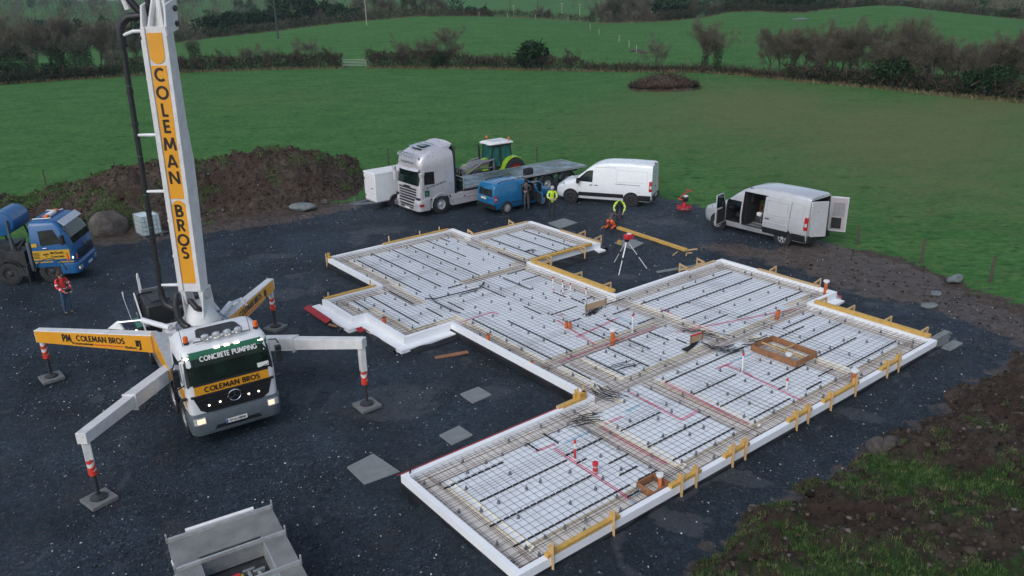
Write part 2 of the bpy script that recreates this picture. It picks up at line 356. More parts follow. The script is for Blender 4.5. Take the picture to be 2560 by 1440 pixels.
TRACKS = [((1560, 570), (1300, 545), (1000, 600), (800, 660), (640, 720), (560, 800)), ((620, 1440), (760, 1180), (900, 1000), (1020, 920), (1100, 905)), ((1300, 545), (1620, 540), (1800, 600), (2000, 680), (2200, 790), (2440, 890)), ((0, 1000), (200, 900), (360, 820), (420, 700), (560, 610), (900, 540)), ((150, 1440), (300, 1330), (420, 1180), (380, 1000)), ((2420, 905), (2250, 1040), (2050, 1150), (1850, 1260), (1650, 1380))]
for tk in TRACKS:
    P_ = [gp(*p) for p in tk]; best = np.full(X.shape, 1e9)
    for a, b in zip(P_, P_[1:]):
        ex, ey = b.x - a.x, b.y - a.y; t_ = np.clip(((X - a.x) * ex + (Y - a.y) * ey) / (ex * ex + ey * ey), 0, 1); best = np.minimum(best, np.hypot(X - a.x - t_ * ex, Y - a.y - t_ * ey))
    tr_ = np.exp(-((best - .95) / .22) ** 2) * (.35 + .5 * fbm(X * .5, Y * .5, 71, 3)); sm = np.maximum(sm, tr_ * .8); Z = Z - tr_ * .025
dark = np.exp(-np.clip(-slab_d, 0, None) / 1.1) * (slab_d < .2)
dry = np.zeros_like(X)
for (sx, sy, sw, sh, k) in ((2250, 330, 420, 90, 1), (1900, 270, 330, 70, .9), (1650, 300, 300, 60, .6), (2350, 440, 300, 80, .7), (2450, 270, 200, 40, 1), (1350, 330, 200, 40, .3), (700, 250, 300, 30, .25), (2000, 400, 300, 60, .5), (1700, 235, 200, 16, .6)):
    c0 = gp(sx, sy); a = (gp(sx + sw, sy) - c0).length; b = (gp(sx, sy - sh) - c0).length
    dx, dy = X - c0.x, Y - c0.y; ca_, sa_ = math.cos(math.atan2(c0.x, c0.y)), math.sin(math.atan2(c0.x, c0.y))
    dry = np.maximum(dry, k * np.exp(-(((dx * ca_ - dy * sa_) / a) ** 2 + ((dx * sa_ + dy * ca_) / b) ** 2)))
na = len(az); idx = np.arange(len(rr) * na).reshape(len(rr), na)
Fq = np.stack([idx[:-1, :-1], idx[:-1, 1:], idx[1:, 1:], idx[1:, :-1]], -1).reshape(-1, 4)

def gravel_color(m, P, smear, dark):
    c = m.ramp(m.vor(17, P, 'Color'), [(.0, (.003, .006, .010)), (.55, (.013, .023, .034)), (.86, (.036, .050, .066)), (.95, (.10, .115, .13)), (.975, (.46, .48, .48))])
    c2 = m.ramp(m.vor(37, P, 'Color'), [(.0, (.003, .006, .009)), (.6, (.013, .022, .033)), (.93, (.05, .063, .075)), (1., (.30, .31, .31))])
    c = m.mix(.45, c, c2)
    big = m.ramp(m.noise(.35, 5, .6, P), [(.3, .55), (.7, 1.75)])
    c = m.mix(1, c, big, 'MULTIPLY')
    br = m.ramp(m.noise(.55, 5, .65, P, dist=.4), [(.56, 0), (.72, 1)])
    c = m.mix(m.math('MULTIPLY', br, .45), c, (.060, .050, .046))
    rd = m.ramp(m.vor(9, P, 'Color'), [(.93, 0), (.95, 1)]); c = m.mix(m.math('MULTIPLY', rd, .3), c, (.10, .055, .04))
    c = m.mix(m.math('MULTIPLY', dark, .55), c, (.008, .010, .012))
    spk = m.math('MULTIPLY', m.ramp(m.vor(8.5, P, 'Distance'), [(.10, 1), (.16, 0)]), m.ramp(m.vor(8.5, P, 'Color'), [(.78, 0), (.80, 1)])); c = m.mix(m.math('MULTIPLY', spk, .8), c, (.36, .38, .39))
    s2 = m.ramp(m.math('ADD', smear, m.math('MULTIPLY', m.math('SUBTRACT', m.noise(1.1, 8, .7, P), .5), 1.7)), [(.46, 0), (.60, 1)])
    c = m.mix(m.math('MULTIPLY', s2, .42), c, m.ramp(m.noise(9, 4, .6, P), [(.3, (.062, .068, .076)), (.7, (.10, .105, .112))]))
    return c
def mud_color(m, P):
    c = m.ramp(m.noise(2.3, 8, .7, P), [(.3, (.035, .027, .022)), (.5, (.082, .064, .055)), (.7, (.15, .125, .11))])
    return m.mix(.4, c, m.ramp(m.vor(11, P, 'Color'), [(0, (.03, .023, .02)), (.8, (.10, .08, .07)), (1, (.2, .18, .17))]))
def grass_color(m, P, dry):
    mp = m.n('Mapping', {'Scale': (1.25, 1.9, 1)}); m.put(mp.inputs[0], P); PP = mp.outputs[0]
    c = m.ramp(m.noise(1.5, 9, .72, PP), [(.28, (.022, .080, .022)), (.5, (.060, .162, .046)), (.72, (.118, .235, .078))])
    c2 = m.ramp(m.noise(.16, 6, .65, PP), [(.32, (.62, .80, .66)), (.68, (1.2, 1.1, 1.05))]); c = m.mix(1, c, c2, 'MULTIPLY')
    tf = m.ramp(m.noise(.7, 8, .8, PP, dist=.8), [(.56, 0), (.66, 1)]); c = m.mix(m.math('MULTIPLY', tf, .5), c, (.12, .14, .05))
    for sc_, r0, pk, am in ((.55, .34, .62, .62), (1.3, .34, .55, .6), (3.1, .36, .5, .5)):
        tu = m.math('MULTIPLY', m.ramp(m.math('ADD', m.vor(sc_, PP, 'Distance'), m.math('MULTIPLY', m.math('SUBTRACT', m.noise(sc_ * 3, 5, .7, PP), .5), .5)), [(r0 - .16, 1), (r0, 0)]), m.ramp(m.vor(sc_, PP, 'Color'), [(pk, 0), (pk + .12, 1)])); c = m.mix(m.math('MULTIPLY', tu, am), c, (.014, .042, .015))
    lt = m.ramp(m.noise(2.6, 6, .8, PP), [(.54, 0), (.68, 1)]); c = m.mix(m.math('MULTIPLY', lt, .45), c, (.135, .225, .085))
    d2 = m.ramp(m.math('ADD', dry, m.math('MULTIPLY', m.math('SUBTRACT', m.noise(.35, 7, .7, PP), .5), 1.3)), [(.12, 0), (.85, 1)])
    c = m.mix(m.math('MULTIPLY', d2, .72), c, m.ramp(m.noise(2.2, 6, .7, PP), [(.3, (.095, .118, .048)), (.7, (.18, .178, .085))]))
    return c
m = NT('ground_surface'); P = m.geo()
edge = m.math('MULTIPLY', m.math('SUBTRACT', m.noise(1.4, 6, .65, P), .5), 1.8)
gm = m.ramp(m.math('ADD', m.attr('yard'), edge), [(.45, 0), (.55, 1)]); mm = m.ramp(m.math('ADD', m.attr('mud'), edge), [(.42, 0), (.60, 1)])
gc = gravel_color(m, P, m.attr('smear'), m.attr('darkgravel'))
mc = mud_color(m, P); grc = grass_color(m, P, m.attr('dry'))
c = m.mix(gm, grc, gc); c = m.mix(mm, c, mc)
rough = m.mix(gm, .95, m.ramp(m.noise(3, 4, .6, P), [(.3, .5), (.7, .75)]))
m.set(col=c, rough=rough, spec=m.mix(gm, .08, .28))
hb = m.math('ADD', m.math('MULTIPLY', m.vor(17, P, 'Distance'), .5), m.math('MULTIPLY', m.noise(24, 5, .7, P), .6))
hg = m.math('MULTIPLY', m.noise(5, 8, .75, P), 3)
m.bump(m.mix(gm, hg, hb), .55, .05)
M['ground'] = m.m
ground = np_mesh('ground', np.stack([X, Y, Z], -1).reshape(-1, 3), Fq, M['ground'], smooth=True,
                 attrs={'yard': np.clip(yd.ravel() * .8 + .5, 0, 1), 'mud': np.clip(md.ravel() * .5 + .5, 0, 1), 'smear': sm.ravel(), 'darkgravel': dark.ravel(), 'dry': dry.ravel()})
tag(ground, kind='structure')

# ---- heaped soil: left spoil bank and the near right bank, as height fields
def soil_mat(name, thr):
    m = NT(name); P = m.geo()
    c = m.ramp(m.noise(2.6, 9, .72, P), [(.3, (.028, .021, .016)), (.5, (.088, .066, .050)), (.7, (.17, .135, .105))])
    c = m.mix(m.ramp(m.noise(.5, 5, .6, P), [(.45, 0), (.62, .7)]), c, m.ramp(m.noise(3, 8, .75, P), [(.3, (.03, .018, .013)), (.7, (.11, .065, .048))]))
    st = m.ramp(m.vor(5, P, 'Color'), [(.90, 0), (.93, 1)]); c = m.mix(m.math('MULTIPLY', st, .5), c, (.10, .085, .075))
    g = m.ramp(m.math('ADD', m.attr('grassy'), m.math('MULTIPLY', m.math('SUBTRACT', m.noise(2.2, 7, .7, P), .5), .9)), [(thr, 0), (thr + .16, 1)])
    gc = m.ramp(m.noise(7, 7, .75, P), [(.3, (.018, .04, .012)), (.55, (.048, .10, .026)), (.75, (.10, .15, .05))])
    m.set(col=m.mix(g, c, gc), rough=.9, spec=.2); m.bump(m.noise(5, 10, .8, P), 1.0, .22)
    return m.m
M['spoil'] = soil_mat('spoil_soil', .52); M['banksoil'] = soil_mat('bank_soil', .50)
def lumps(x, y, seed):
    return (fbm(x * .55, y * .55, seed, 3) - .5) * .9 + (fbm(x * 1.7, y * 1.7, seed + 5, 4) - .5) * .62 + np.abs(fbm(x * 3.3, y * 3.3, seed + 9, 4) - .5) * .7
# left spoil bank: front foot line, ridge a few metres behind
BF = [gp(*p) for p in ((-260, 600), (-60, 580), (60, 560), (150, 585), (250, 596), (330, 590), (440, 575), (520, 556), (650, 540), (760, 525), (860, 500), (905, 486), (925, 470))]
BT = [(-260, 520), (-60, 505), (60, 492), (150, 472), (250, 432), (330, 408), (440, 398), (520, 392), (600, 380), (700, 375), (780, 374), (850, 388), (905, 410), (935, 425)]
_bt = np.array([ray(*p) for p in BT])
n_s, n_t = 330, 96
cum = [0]
for a, b in zip(BF, BF[1:]): cum.append(cum[-1] + (b - a).length)
ss = np.linspace(0, cum[-1], n_s)
fx, fy = np.interp(ss, cum, [p.x for p in BF]), np.interp(ss, cum, [p.y for p in BF])
k = np.ones(25) / 25
fx = np.convolve(np.pad(fx, 12, 'edge'), k, 'valid'); fy = np.convolve(np.pad(fy, 12, 'edge'), k, 'valid')
tt = np.linspace(-1.0, 9.5, n_t); S_, T_ = np.meshgrid(np.arange(n_s), tt, indexing='ij')
bx = fx[S_] + T_ * -.25; by = fy[S_] + T_ * .968
ridge_y = fy + 4.3 * .968; ridge_x = fx - 4.3 * .25
ra = np.arctan2(ridge_x, ridge_y); rz_ = CAM_H + np.hypot(ridge_x, ridge_y) * np.interp(ra, _bt[:, 0], _bt[:, 1])
endf = sstep(0, 30, np.arange(n_s)) * sstep(n_s, n_s - 14, np.arange(n_s))
prof = sstep(-.3, 4.4, T_) * sstep(9.0, 4.8, T_)
bz = np.clip(rz_ * .90, .2, 4)[S_] * prof * endf[S_] + lumps(bx, by, 50) * (.15 + .85 * np.sqrt(np.clip(prof, 0, 1))) * endf[S_] - .12 * (1 - prof)
bz = np.where(T_ < -.8, -.3, np.where(T_ > 9.2, -.3, bz))
grassy = fbm(bx * .45, by * .45, 77, 3) * .75 + .16 * sstep(200, 60, S_) + .12 * sstep(5, 8, T_)
ii = np.arange(n_s * n_t).reshape(n_s, n_t); Fb = np.stack([ii[:-1, :-1], ii[1:, :-1], ii[1:, 1:], ii[:-1, 1:]], -1).reshape(-1, 4)
BANK_L = (bx, by, bz, grassy)
tag(np_mesh('spoil_bank', np.stack([bx, by, bz], -1).reshape(-1, 3), Fb, M['spoil'], smooth=True, attrs={'grassy': grassy.ravel()}), kind='structure')
# right bank
gx, gy = np.meshgrid(np.arange(.5, 25, .075), np.arange(7.5, 27, .075), indexing='ij')
gd = sdist(gx, gy, BPOLY) + (fbm(gx * .9, gy * .9, 61, 4) - .5) * 1.3
gz = 1.15 * sstep(-.1, 5.5, gd) + .35 * sstep(-.1, .9, gd) + (lumps(gx, gy, 90) * .55 + (fbm(gx * 3.1, gy * 3.1, 44, 4) - .5) * .34 + np.abs(fbm(gx * 6.5, gy * 6.5, 47, 3) - .5) * .22) * sstep(-.1, .8, gd) - .25 * sstep(.1, -.6, gd)
ggr = fbm(gx * .55, gy * .55, 95, 4) * 1.0 + .14 * sstep(.2, 1.5, gd) * sstep(22.0, 17.5, gy + .0 * gx) - .35 * sstep(17.5, 21, gy) - .1
ii = np.arange(gx.size).reshape(gx.shape); Fb = np.stack([ii[:-1, :-1], ii[1:, :-1], ii[1:, 1:], ii[:-1, 1:]], -1).reshape(-1, 4)
keep = (gd.ravel()[Fb] > -1.2).any(1); Fb = Fb[keep]
tag(np_mesh('soil_bank', np.stack([gx, gy, gz], -1).reshape(-1, 3), Fb, M['banksoil'], smooth=True, attrs={'grassy': ggr.ravel()}), kind='structure')
# grass tufts growing on the banks: blades
def blades(name, x, y, z, h, mats, seed, spread=.07, per=5, w=.012):
    r = np.random.default_rng(seed); n = len(x); N = n * per
    bx_ = np.repeat(x, per) + r.normal(0, spread, N); by_ = np.repeat(y, per) + r.normal(0, spread, N); bz_ = np.repeat(z, per)
    hh = np.repeat(h, per) * r.uniform(.5, 1.2, N); a = r.uniform(0, 2 * PI, N); ln = r.uniform(.1, .8, N) * hh; ww = w * r.uniform(.6, 1.5, N)
    dx, dy = np.cos(a), np.sin(a); b = r.uniform(0, 2 * PI, N)
    p0 = np.stack([bx_ - np.cos(b) * ww, by_ - np.sin(b) * ww, bz_ - .03], -1); p1 = np.stack([bx_ + np.cos(b) * ww, by_ + np.sin(b) * ww, bz_ - .03], -1)
    p2 = np.stack([bx_ + dx * ln, by_ + dy * ln, bz_ + hh], -1)
    V = np.stack([p0, p1, p2], 1).reshape(-1, 3); Fv = np.arange(N * 3).reshape(N, 3)
    return np_mesh(name, V, Fv, mats, attrs={'shade': np.repeat(r.uniform(0, 1, n).repeat(per), 3)})
m = NT('grass_blades'); sh = m.attr('shade'); c = m.ramp(sh, [(0, (.032, .08, .02)), (.5, (.075, .16, .04)), (.85, (.14, .20, .065)), (1, (.27, .23, .11))]); m.set(col=c, rough=.7, spec=.25); M['blade'] = m.m
nz = fbm(gx * 2.2, gy * 2.2, 99, 3)
pk = np.argwhere((gd > .1) & (ggr + (nz - .5) * .9 > .49)); rs = np.random.default_rng(3)
pk = pk[rs.random(len(pk)) < .55]
tag(blades('bank_grass', gx[pk[:, 0], pk[:, 1]], gy[pk[:, 0], pk[:, 1]], gz[pk[:, 0], pk[:, 1]], rs.uniform(.03, .10, len(pk)), M['blade'], 5, .05, 16, .0065), 'tussocks of rough grass growing over the near soil bank', 'grass', kind='stuff')
nz = fbm(bx * 1.6, by * 1.6, 98, 3)
pk = np.argwhere((bz > .3) & (grassy + (nz - .5) * .9 > .57)); pk = np.repeat(pk, 3, 0)
tag(blades('spoil_grass', bx[pk[:, 0], pk[:, 1]] + rs.normal(0, .1, len(pk)), by[pk[:, 0], pk[:, 1]] + rs.normal(0, .1, len(pk)), bz[pk[:, 0], pk[:, 1]], rs.uniform(.04, .12, len(pk)), M['blade'], 6, .1, 5, .012), 'grass and weeds sprouting on the dark spoil bank', 'grass', kind='stuff')
# ---- loose stones on the yard and clods on the soil: far too many to count, low facets with real shadows
_ph = (1 + 5 ** .5) / 2
ICO = np.array([(-1, _ph, 0), (1, _ph, 0), (-1, -_ph, 0), (1, -_ph, 0), (0, -1, _ph), (0, 1, _ph), (0, -1, -_ph), (0, 1, -_ph), (_ph, 0, -1), (_ph, 0, 1), (-_ph, 0, -1), (-_ph, 0, 1)]) / 1.9
ICF = np.array([(0, 11, 5), (0, 5, 1), (0, 1, 7), (0, 7, 10), (0, 10, 11), (1, 5, 9), (5, 11, 4), (11, 10, 2), (10, 7, 6), (7, 1, 8), (3, 9, 4), (3, 4, 2), (3, 2, 6), (3, 6, 8), (3, 8, 9), (4, 9, 5), (2, 4, 11), (6, 2, 10), (8, 6, 7), (9, 8, 1)])
def pebbles(name, label, x, y, z, size, mat, seed):
    r = np.random.default_rng(seed); n = len(x); V = ICO[None] * (1 + r.uniform(-.3, .3, (n, 12, 1))) * size[:, None, None] * r.uniform(.6, 1.25, (n, 1, 3)) * np.array([1, 1, .75])
    a = r.uniform(0, 6.3, n); ca, sa = np.cos(a)[:, None], np.sin(a)[:, None]; V = np.stack([V[..., 0] * ca - V[..., 1] * sa, V[..., 0] * sa + V[..., 1] * ca, V[..., 2]], -1) + np.stack([x, y, z], -1)[:, None]
    F = (ICF[None] + (np.arange(n) * 12)[:, None, None]).reshape(-1, 3); return tag(np_mesh(name, V.reshape(-1, 3), F, mat, attrs={'shade': np.repeat(r.random(n), 12)}), label, 'stones', kind='stuff')
m = NT('yard_stone'); c = m.ramp(m.attr('shade'), [(0, (.010, .015, .022)), (.5, (.034, .046, .060)), (.84, (.075, .088, .10)), (.93, (.13, .115, .105)), (.965, (.40, .41, .41)), (1, (.62, .63, .63))]); m.set(col=c, rough=.6, spec=.3); M['stone'] = m.m
r_ = np.random.default_rng(31); n = 60000; rad = 11 + 36 * r_.random(n) ** .85; aa = r_.uniform(-.62, .62, n); px_, py_ = rad * np.sin(aa), rad * np.cos(aa)
ok = (sdist(px_, py_, YARD) > .1) & (sdist(px_ * _c + py_ * _s, px_ * _s - py_ * _c, OUT) < -.12) & (sdist(px_, py_, BPOLY) < 0) & (fbm(px_ * .35, py_ * .35, 41, 4) + r_.uniform(-.2, .2, n) > .45); px_, py_ = px_[ok], py_[ok]
from_grid = lambda gx_, gy_: np.maximum(0, .17 * np.exp(-np.clip(-sdist(gx_ * _c + gy_ * _s, gx_ * _s - gy_ * _c, OUT), 0, None) / .55) * np.where(gx_ * _s - gy_ * _c < -14.2, .12, 1))
pebbles('loose_stones', 'loose dark and pale stones scattered over the gravel yard', px_, py_, from_grid(px_, py_) + .012, r_.uniform(.010, .030, len(px_)), M['stone'], 32)
m = NT('soil_clod'); c = m.ramp(m.attr('shade'), [(0, (.018, .013, .010)), (.5, (.058, .042, .032)), (.92, (.085, .066, .052)), (1, (.16, .14, .125))]); m.set(col=c, rough=.95, spec=.15); M['clod'] = m.m
pk = np.argwhere((gd > .02) & (ggr < .62)); pk = pk[r_.random(len(pk)) < .16]
cx_, cy_, cz_ = [gx[pk[:, 0], pk[:, 1]]], [gy[pk[:, 0], pk[:, 1]]], [gz[pk[:, 0], pk[:, 1]]]; cs_ = [r_.uniform(.015, .07, len(pk)) * (1 + 1.2 * (r_.random(len(pk)) > .96))]
pk = np.argwhere(bz > .15); pk = pk[r_.random(len(pk)) < .16]; cx_.append(bx[pk[:, 0], pk[:, 1]]); cy_.append(by[pk[:, 0], pk[:, 1]]); cz_.append(bz[pk[:, 0], pk[:, 1]]); cs_.append(r_.uniform(.02, .11, len(pk)))
mk = np.argwhere((md > .1) & (R_ < 60) & (sdist(X, Y, BPOLY) < 0)); mk = mk[r_.random(len(mk)) < .28]; cx_.append(X[mk[:, 0], mk[:, 1]]); cy_.append(Y[mk[:, 0], mk[:, 1]]); cz_.append(Z[mk[:, 0], mk[:, 1]]); cs_.append(r_.uniform(.02, .08, len(mk)))
pebbles('soil_clods', 'clods of soil lying on the banks and the mud track', np.concatenate(cx_) + r_.normal(0, .04, sum(map(len, cx_))), np.concatenate(cy_), np.concatenate(cz_) + .01, np.concatenate(cs_), M['clod'], 33)
# ================================================================ insulated raft foundation
Z_FLOOR, Z_TRENCH, Z_RIM, Z_MESH = .30, .19, .43, .355
def eps_mat(name, col, joints=True, dirty=.3):
    m = NT(name); P = m.geo()
    mp = m.n('Mapping', {'Rotation': (0, 0, -R(37.485))}); m.put(mp.inputs[0], P); Q = mp.outputs[0]
    c = m.ramp(m.noise(1.1, 6, .6, Q), [(.3, sc(col, .93)), (.7, sc(col, 1.03))])
    if joints:
        bk = m.n('TexBrick', {'Scale': 1.0, 'Mortar Size': .006, 'Brick Width': 2.4, 'Row Height': 1.2, 'Color1': (1, 1, 1), 'Color2': (.95, .96, .97), 'Mortar': (.6, .62, .64)}); m.put(bk.inputs['Vector'], Q)
        c = m.mix(1, c, bk.outputs['Color'], 'MULTIPLY')
        sp = m.ramp(m.vor(7, Q, 'Distance'), [(.0, 1), (.09, 1), (.12, 0)]); pick = m.ramp(m.vor(7, Q, 'Color'), [(.62, 0), (.64, 1)])
        c = m.mix(m.math('MULTIPLY', m.math('MULTIPLY', sp, pick), .6), c, (.2, .21, .22))
    st = m.ramp(m.noise(1.7, 7, .7, Q, dist=.7), [(.55, 0), (.75, 1)]); c = m.mix(m.math('MULTIPLY', st, dirty), c, (.45, .40, .33))
    m.set(col=c, rough=.85, spec=.2); m.bump(m.noise(30, 3, .5, Q), .12, .01); return m.m
M['eps'] = eps_mat('white_insulation', (.84, .87, .89)); M['epsrim'] = eps_mat('white_insulation_edge', (.87, .885, .90), False, .12)
M['cream'] = eps_mat('cream_insulation', (.82, .77, .64), False, .2); M['trench'] = eps_mat('muddied_insulation', (.76, .72, .67), False, .5)
M['rebar'] = pm('rusting_bar', (.095, .075, .064), .75, .2, var=.45, scale=3)
M['rebarbrown'] = pm('rusty_beam_bar', (.20, .135, .095), .8, .1, var=.45, scale=3)
M['membrane'] = pm('black_membrane', (.010, .011, .013), .45, var=.4, scale=2)
M['redmem'] = pm('red_membrane', (.36, .018, .022), .5, var=.2, scale=3)
M['timber'] = pm('yellow_timber', (.60, .36, .085), .6, var=.18, scale=4, dirt=.25, dcol=(.28, .17, .07))
M['timberpale'] = pm('pale_timber', (.56, .38, .19), .7, var=.2, scale=5, dirt=.3, dcol=(.25, .17, .1))
M['timberbrown'] = pm('brown_timber', (.30, .135, .06), .7, var=.25, scale=6, dirt=.3, dcol=(.14, .09, .06))
M['ply'] = pm('plywood', (.42, .29, .18), .75, var=.15, scale=5, dirt=.3, dcol=(.28, .19, .12))
M['spacer'] = pm('grey_spacer', (.15, .165, .185), .6, var=.15)
M['strip'] = pm('black_strip', (.012, .013, .016), .55, var=.2)
M['drain'] = pm('orange_drain_pipe', (.56, .135, .035), .5, var=.12, scale=4, dirt=.2)
M['whitepipe'] = pm('white_pipe', (.76, .75, .74), .45, var=.06)
M['redtape'] = pm('red_tape', (.55, .03, .035), .5, var=.15)
M['silver'] = pm('silver_tape', (.5, .5, .52), .4, metal=.4)
M['spraypink'] = pm('pink_spray', (.72, .12, .22), .85, var=.25, scale=9)
M['sprayblue'] = pm('blue_spray', (.25, .52, .68), .85, var=.2, scale=9)
PER = .62
TR = [(13.02, -15.1, 13.68, -10.4), (16.14, -14.9, 16.80, -10.4), (20.24, -20.5, 20.93, -15.0), (21.05, -14.9, 21.74, -10.4), (14.25, -15.42, 25.7, -14.78), (14.3, -17.95, 20.3, -17.3), (20.62, -30.9, 21.28, -25.75), (15.4, -17.4, 16.1, -15.4), (14.3, -22.3, 14.9, -15.1), (14.3, -27.68, 14.9, -25.15 + .2), (17.2, -26.1, 20.8, -25.55)]
us = sorted({p[0] for p in OUT} | {p[0] + d for p in OUT for d in (-.15, .15, -.15 - PER, .15 + PER)} | {t[i] for t in TR for i in (0, 2)} | {12.03, 25.4})
vs_ = sorted({p[1] for p in OUT} | {p[1] + d for p in OUT for d in (-.15, .15, -.15 - PER, .15 + PER)} | {t[i] for t in TR for i in (1, 3)})
us = [u for i, u in enumerate(us) if i == 0 or u - us[i - 1] > 1e-3]; vs_ = [v for i, v in enumerate(vs_) if i == 0 or v - vs_[i - 1] > 1e-3]
uc = np.array([(a + b) / 2 for a, b in zip(us, us[1:])]); vc = np.array([(a + b) / 2 for a, b in zip(vs_, vs_[1:])])
UU, VV = np.meshgrid(uc, vc, indexing='ij')
# Chebyshev-like distance to the outline: distance to the nearest edge segment, square corners
def edge_d(U, V):
    d = np.full(U.shape, 1e9); who = np.zeros(U.shape, int)
    for i in range(len(OUT)):
        (a, b), (c_, e) = OUT[i], OUT[(i + 1) % len(OUT)]
        du = np.maximum(np.maximum(min(a, c_) - U, U - max(a, c_)), 0); dv = np.maximum(np.maximum(min(b, e) - V, V - max(b, e)), 0)
        q = np.maximum(du, dv); who = np.where(q < d, i, who); d = np.minimum(d, q)
    return d, who
ED, WHO = edge_d(UU, VV); INS = sdist(UU, VV, OUT) > 0
LV = np.where(~INS, 0.0, np.where(ED < .149, Z_RIM, np.where(ED < .149 + PER, Z_TRENCH, Z_FLOOR)))
for t in TR:
    q = (UU > t[0]) & (UU < t[2]) & (VV > t[1]) & (VV < t[3]) & (LV == Z_FLOOR); LV[q] = Z_TRENCH
found = thing('raft_foundation', 'white insulated raft foundation for a house, laid out on dark gravel', 'foundation', SL(17, -20, 0))
floor, walls, trench = MB(), MB(), MB(); rims = {}
def quadw(mb, a, b, z0, z1, mi=0): mb.add([SL(*a, z0), SL(*b, z0), SL(*b, z1), SL(*a, z1)], [(0, 1, 2, 3)], mi)
nu, nv = LV.shape
def lv(i, j): return LV[i, j] if 0 <= i < nu and 0 <= j < nv else 0.0
for i in range(nu):
    for j in range(nv):
        L = LV[i, j]
        if L == 0: continue
        u0, u1, v0, v1 = us[i], us[i + 1], vs_[j], vs_[j + 1]
        mb = floor if L == Z_FLOOR else (trench if L == Z_TRENCH else rims.setdefault(WHO[i, j], MB()))
        mb.add([SL(u0, v0, L), SL(u1, v0, L), SL(u1, v1, L), SL(u0, v1, L)], [(0, 1, 2, 3)])
        for (di, dj, a, b) in ((-1, 0, (u0, v0), (u0, v1)), (1, 0, (u1, v0), (u1, v1)), (0, -1, (u0, v0), (u1, v0)), (0, 1, (u0, v1), (u1, v1))):
            n_ = lv(i + di, j + dj)
            if n_ < L: quadw(rims[WHO[i, j]] if L == Z_RIM else walls, a, b, n_ if n_ else -.03, L)
floor.build('insulation_floor', M['eps'], found, smooth=0, world=True)
trench.build('beam_trench', M['trench'], found, smooth=0, world=True)
walls.build('trench_side', M['cream'], found, smooth=0, world=True)
for k_, mb in rims.items(): mb.build('edge_upstand', M['epsrim'], found, smooth=0, world=True)
for a_ in ((13.70, -14.6, -10.98), (16.82, -14.6, -10.98), (20.95, -19.5, -15.6), (21.76, -14.6, -11.0), (8.74, -14.3, -11.0), (15.06, -31.6, -27.0), (15.06, -17.2, -15.5)):
    q = [SL(a_[0], a_[1], Z_FLOOR - .06), SL(a_[0], a_[2], Z_FLOOR - .06), SL(a_[0] + .13, a_[2], Z_FLOOR + .005), SL(a_[0] + .13, a_[1], Z_FLOOR + .005)]
    MB().loft([q, [p + Vector((0, 0, .02)) for p in q]]).build('cream_edge_strip', M['cream'], found, smooth=0, world=True)
# footing strips and membranes showing outside the rim
def outer(i, off0, off1, z0, z1, a=0.0, b=1.0, ext=0.0):
    p, q = Vector(OUT[i]), Vector(OUT[(i + 1) % len(OUT)]); d = (q - p); L = d.length; d.normalize(); n_ = Vector((d.y, -d.x))
    if sdist(np.array([(p + q).x / 2 + n_.x * .05]), np.array([(p + q).y / 2 + n_.y * .05]), OUT)[0] > 0: n_ = -n_
    s0, s1 = p + d * (L * a - ext), p + d * (L * b + ext)
    return [SL(*(s0 + n_ * off0), z0), SL(*(s1 + n_ * off0), z0), SL(*(s1 + n_ * off1), z1), SL(*(s0 + n_ * off1), z1)]
led = MB()
def prismq(mb, q, t, mi=0):
    top = [p + Vector((0, 0, t)) for p in q]; mb.loft([q, top], True, mi)
for i, a, b, ext in ((14, .0, 1, .33), (13, -.1, 1, 0), (15, 0, 1, .33), (16, 0, 1, .33), (2, 0, 1, .0), (3, 0, .04, 0), (8, .0, .1, .2), (7, .85, 1, .1), (6, .9, 1, .0)):
    led = MB(); prismq(led, outer(i, .004, .34, .03, .03, a, b, ext), .13 + .003 * (i % 5)); led.build('footing_insulation', M['epsrim'], found, smooth=0, world=True)
bm_ = MB()
rnd = random.Random(4)
for i in range(len(OUT)):
    L = (Vector(OUT[i]) - Vector(OUT[(i + 1) % len(OUT)])).length; n_ = max(2, int(L / .4)); wide = i in (13, 14, 15, 16, 7, 2, 12, 6)
    offs = [(.36 if wide else .03) + rnd.uniform(-.02, .10) * (1 if wide else .25) for _ in range(n_ + 1)]; zz = [(.06 if wide else .16) + rnd.uniform(-.03, .07) for _ in range(n_ + 1)]
    for k_ in range(n_):
        a = outer(i, .002, offs[k_], .0, zz[k_], k_ / n_, (k_ + 1) / n_); b = outer(i, .002, offs[k_ + 1], .0, zz[k_ + 1], k_ / n_, (k_ + 1) / n_)
        z_in = .16 if wide else .22
        g = outer(i, .003, .003, z_in, z_in, k_ / n_, (k_ + 1) / n_)
        w1 = [a[3], b[2]]
        bm_.add([g[0], g[1], w1[1], w1[0]], [(0, 1, 2, 3)])
        a2 = outer(i, 0, offs[k_] + (.14 if wide else .04), 0, .015, k_ / n_, (k_ + 1) / n_); b2 = outer(i, 0, offs[k_ + 1] + (.14 if wide else .04), 0, .015, k_ / n_, (k_ + 1) / n_)
        bm_.add([w1[0], w1[1], b2[2], a2[3]], [(0, 1, 2, 3)])
bm_.build('damp_proof_membrane', M['membrane'], found, smooth=0, world=True)
rm = MB()
for i, a, b, o0, o1, z0, z1 in ((4 - 1, .0, 1, .01, .17, .40, .34), (7, 0, .55, .01, .20, .40, .33), (18, 0, 1, .02, .14, .40, .36), (14, -.1, 1.12, .34, .62, .14, .06), (18, .93, 1.0, .0, .22, .42, .3), (4, -.02, .08, .0, .3, .36, .2), (2, 1.0, 1.06, .0, .2, .3, .2), (13, -.2, .6, .36, .6, .15, .05), (4, .42, .5, .05, .3, .2, .1)):
    q = outer(i, o0, o1, z0, z1, a, b); rm = MB(); rm.loft([q, [p + Vector((0, 0, .012)) for p in q]]); rm.build('red_membrane', M['redmem'], found, smooth=0, world=True)
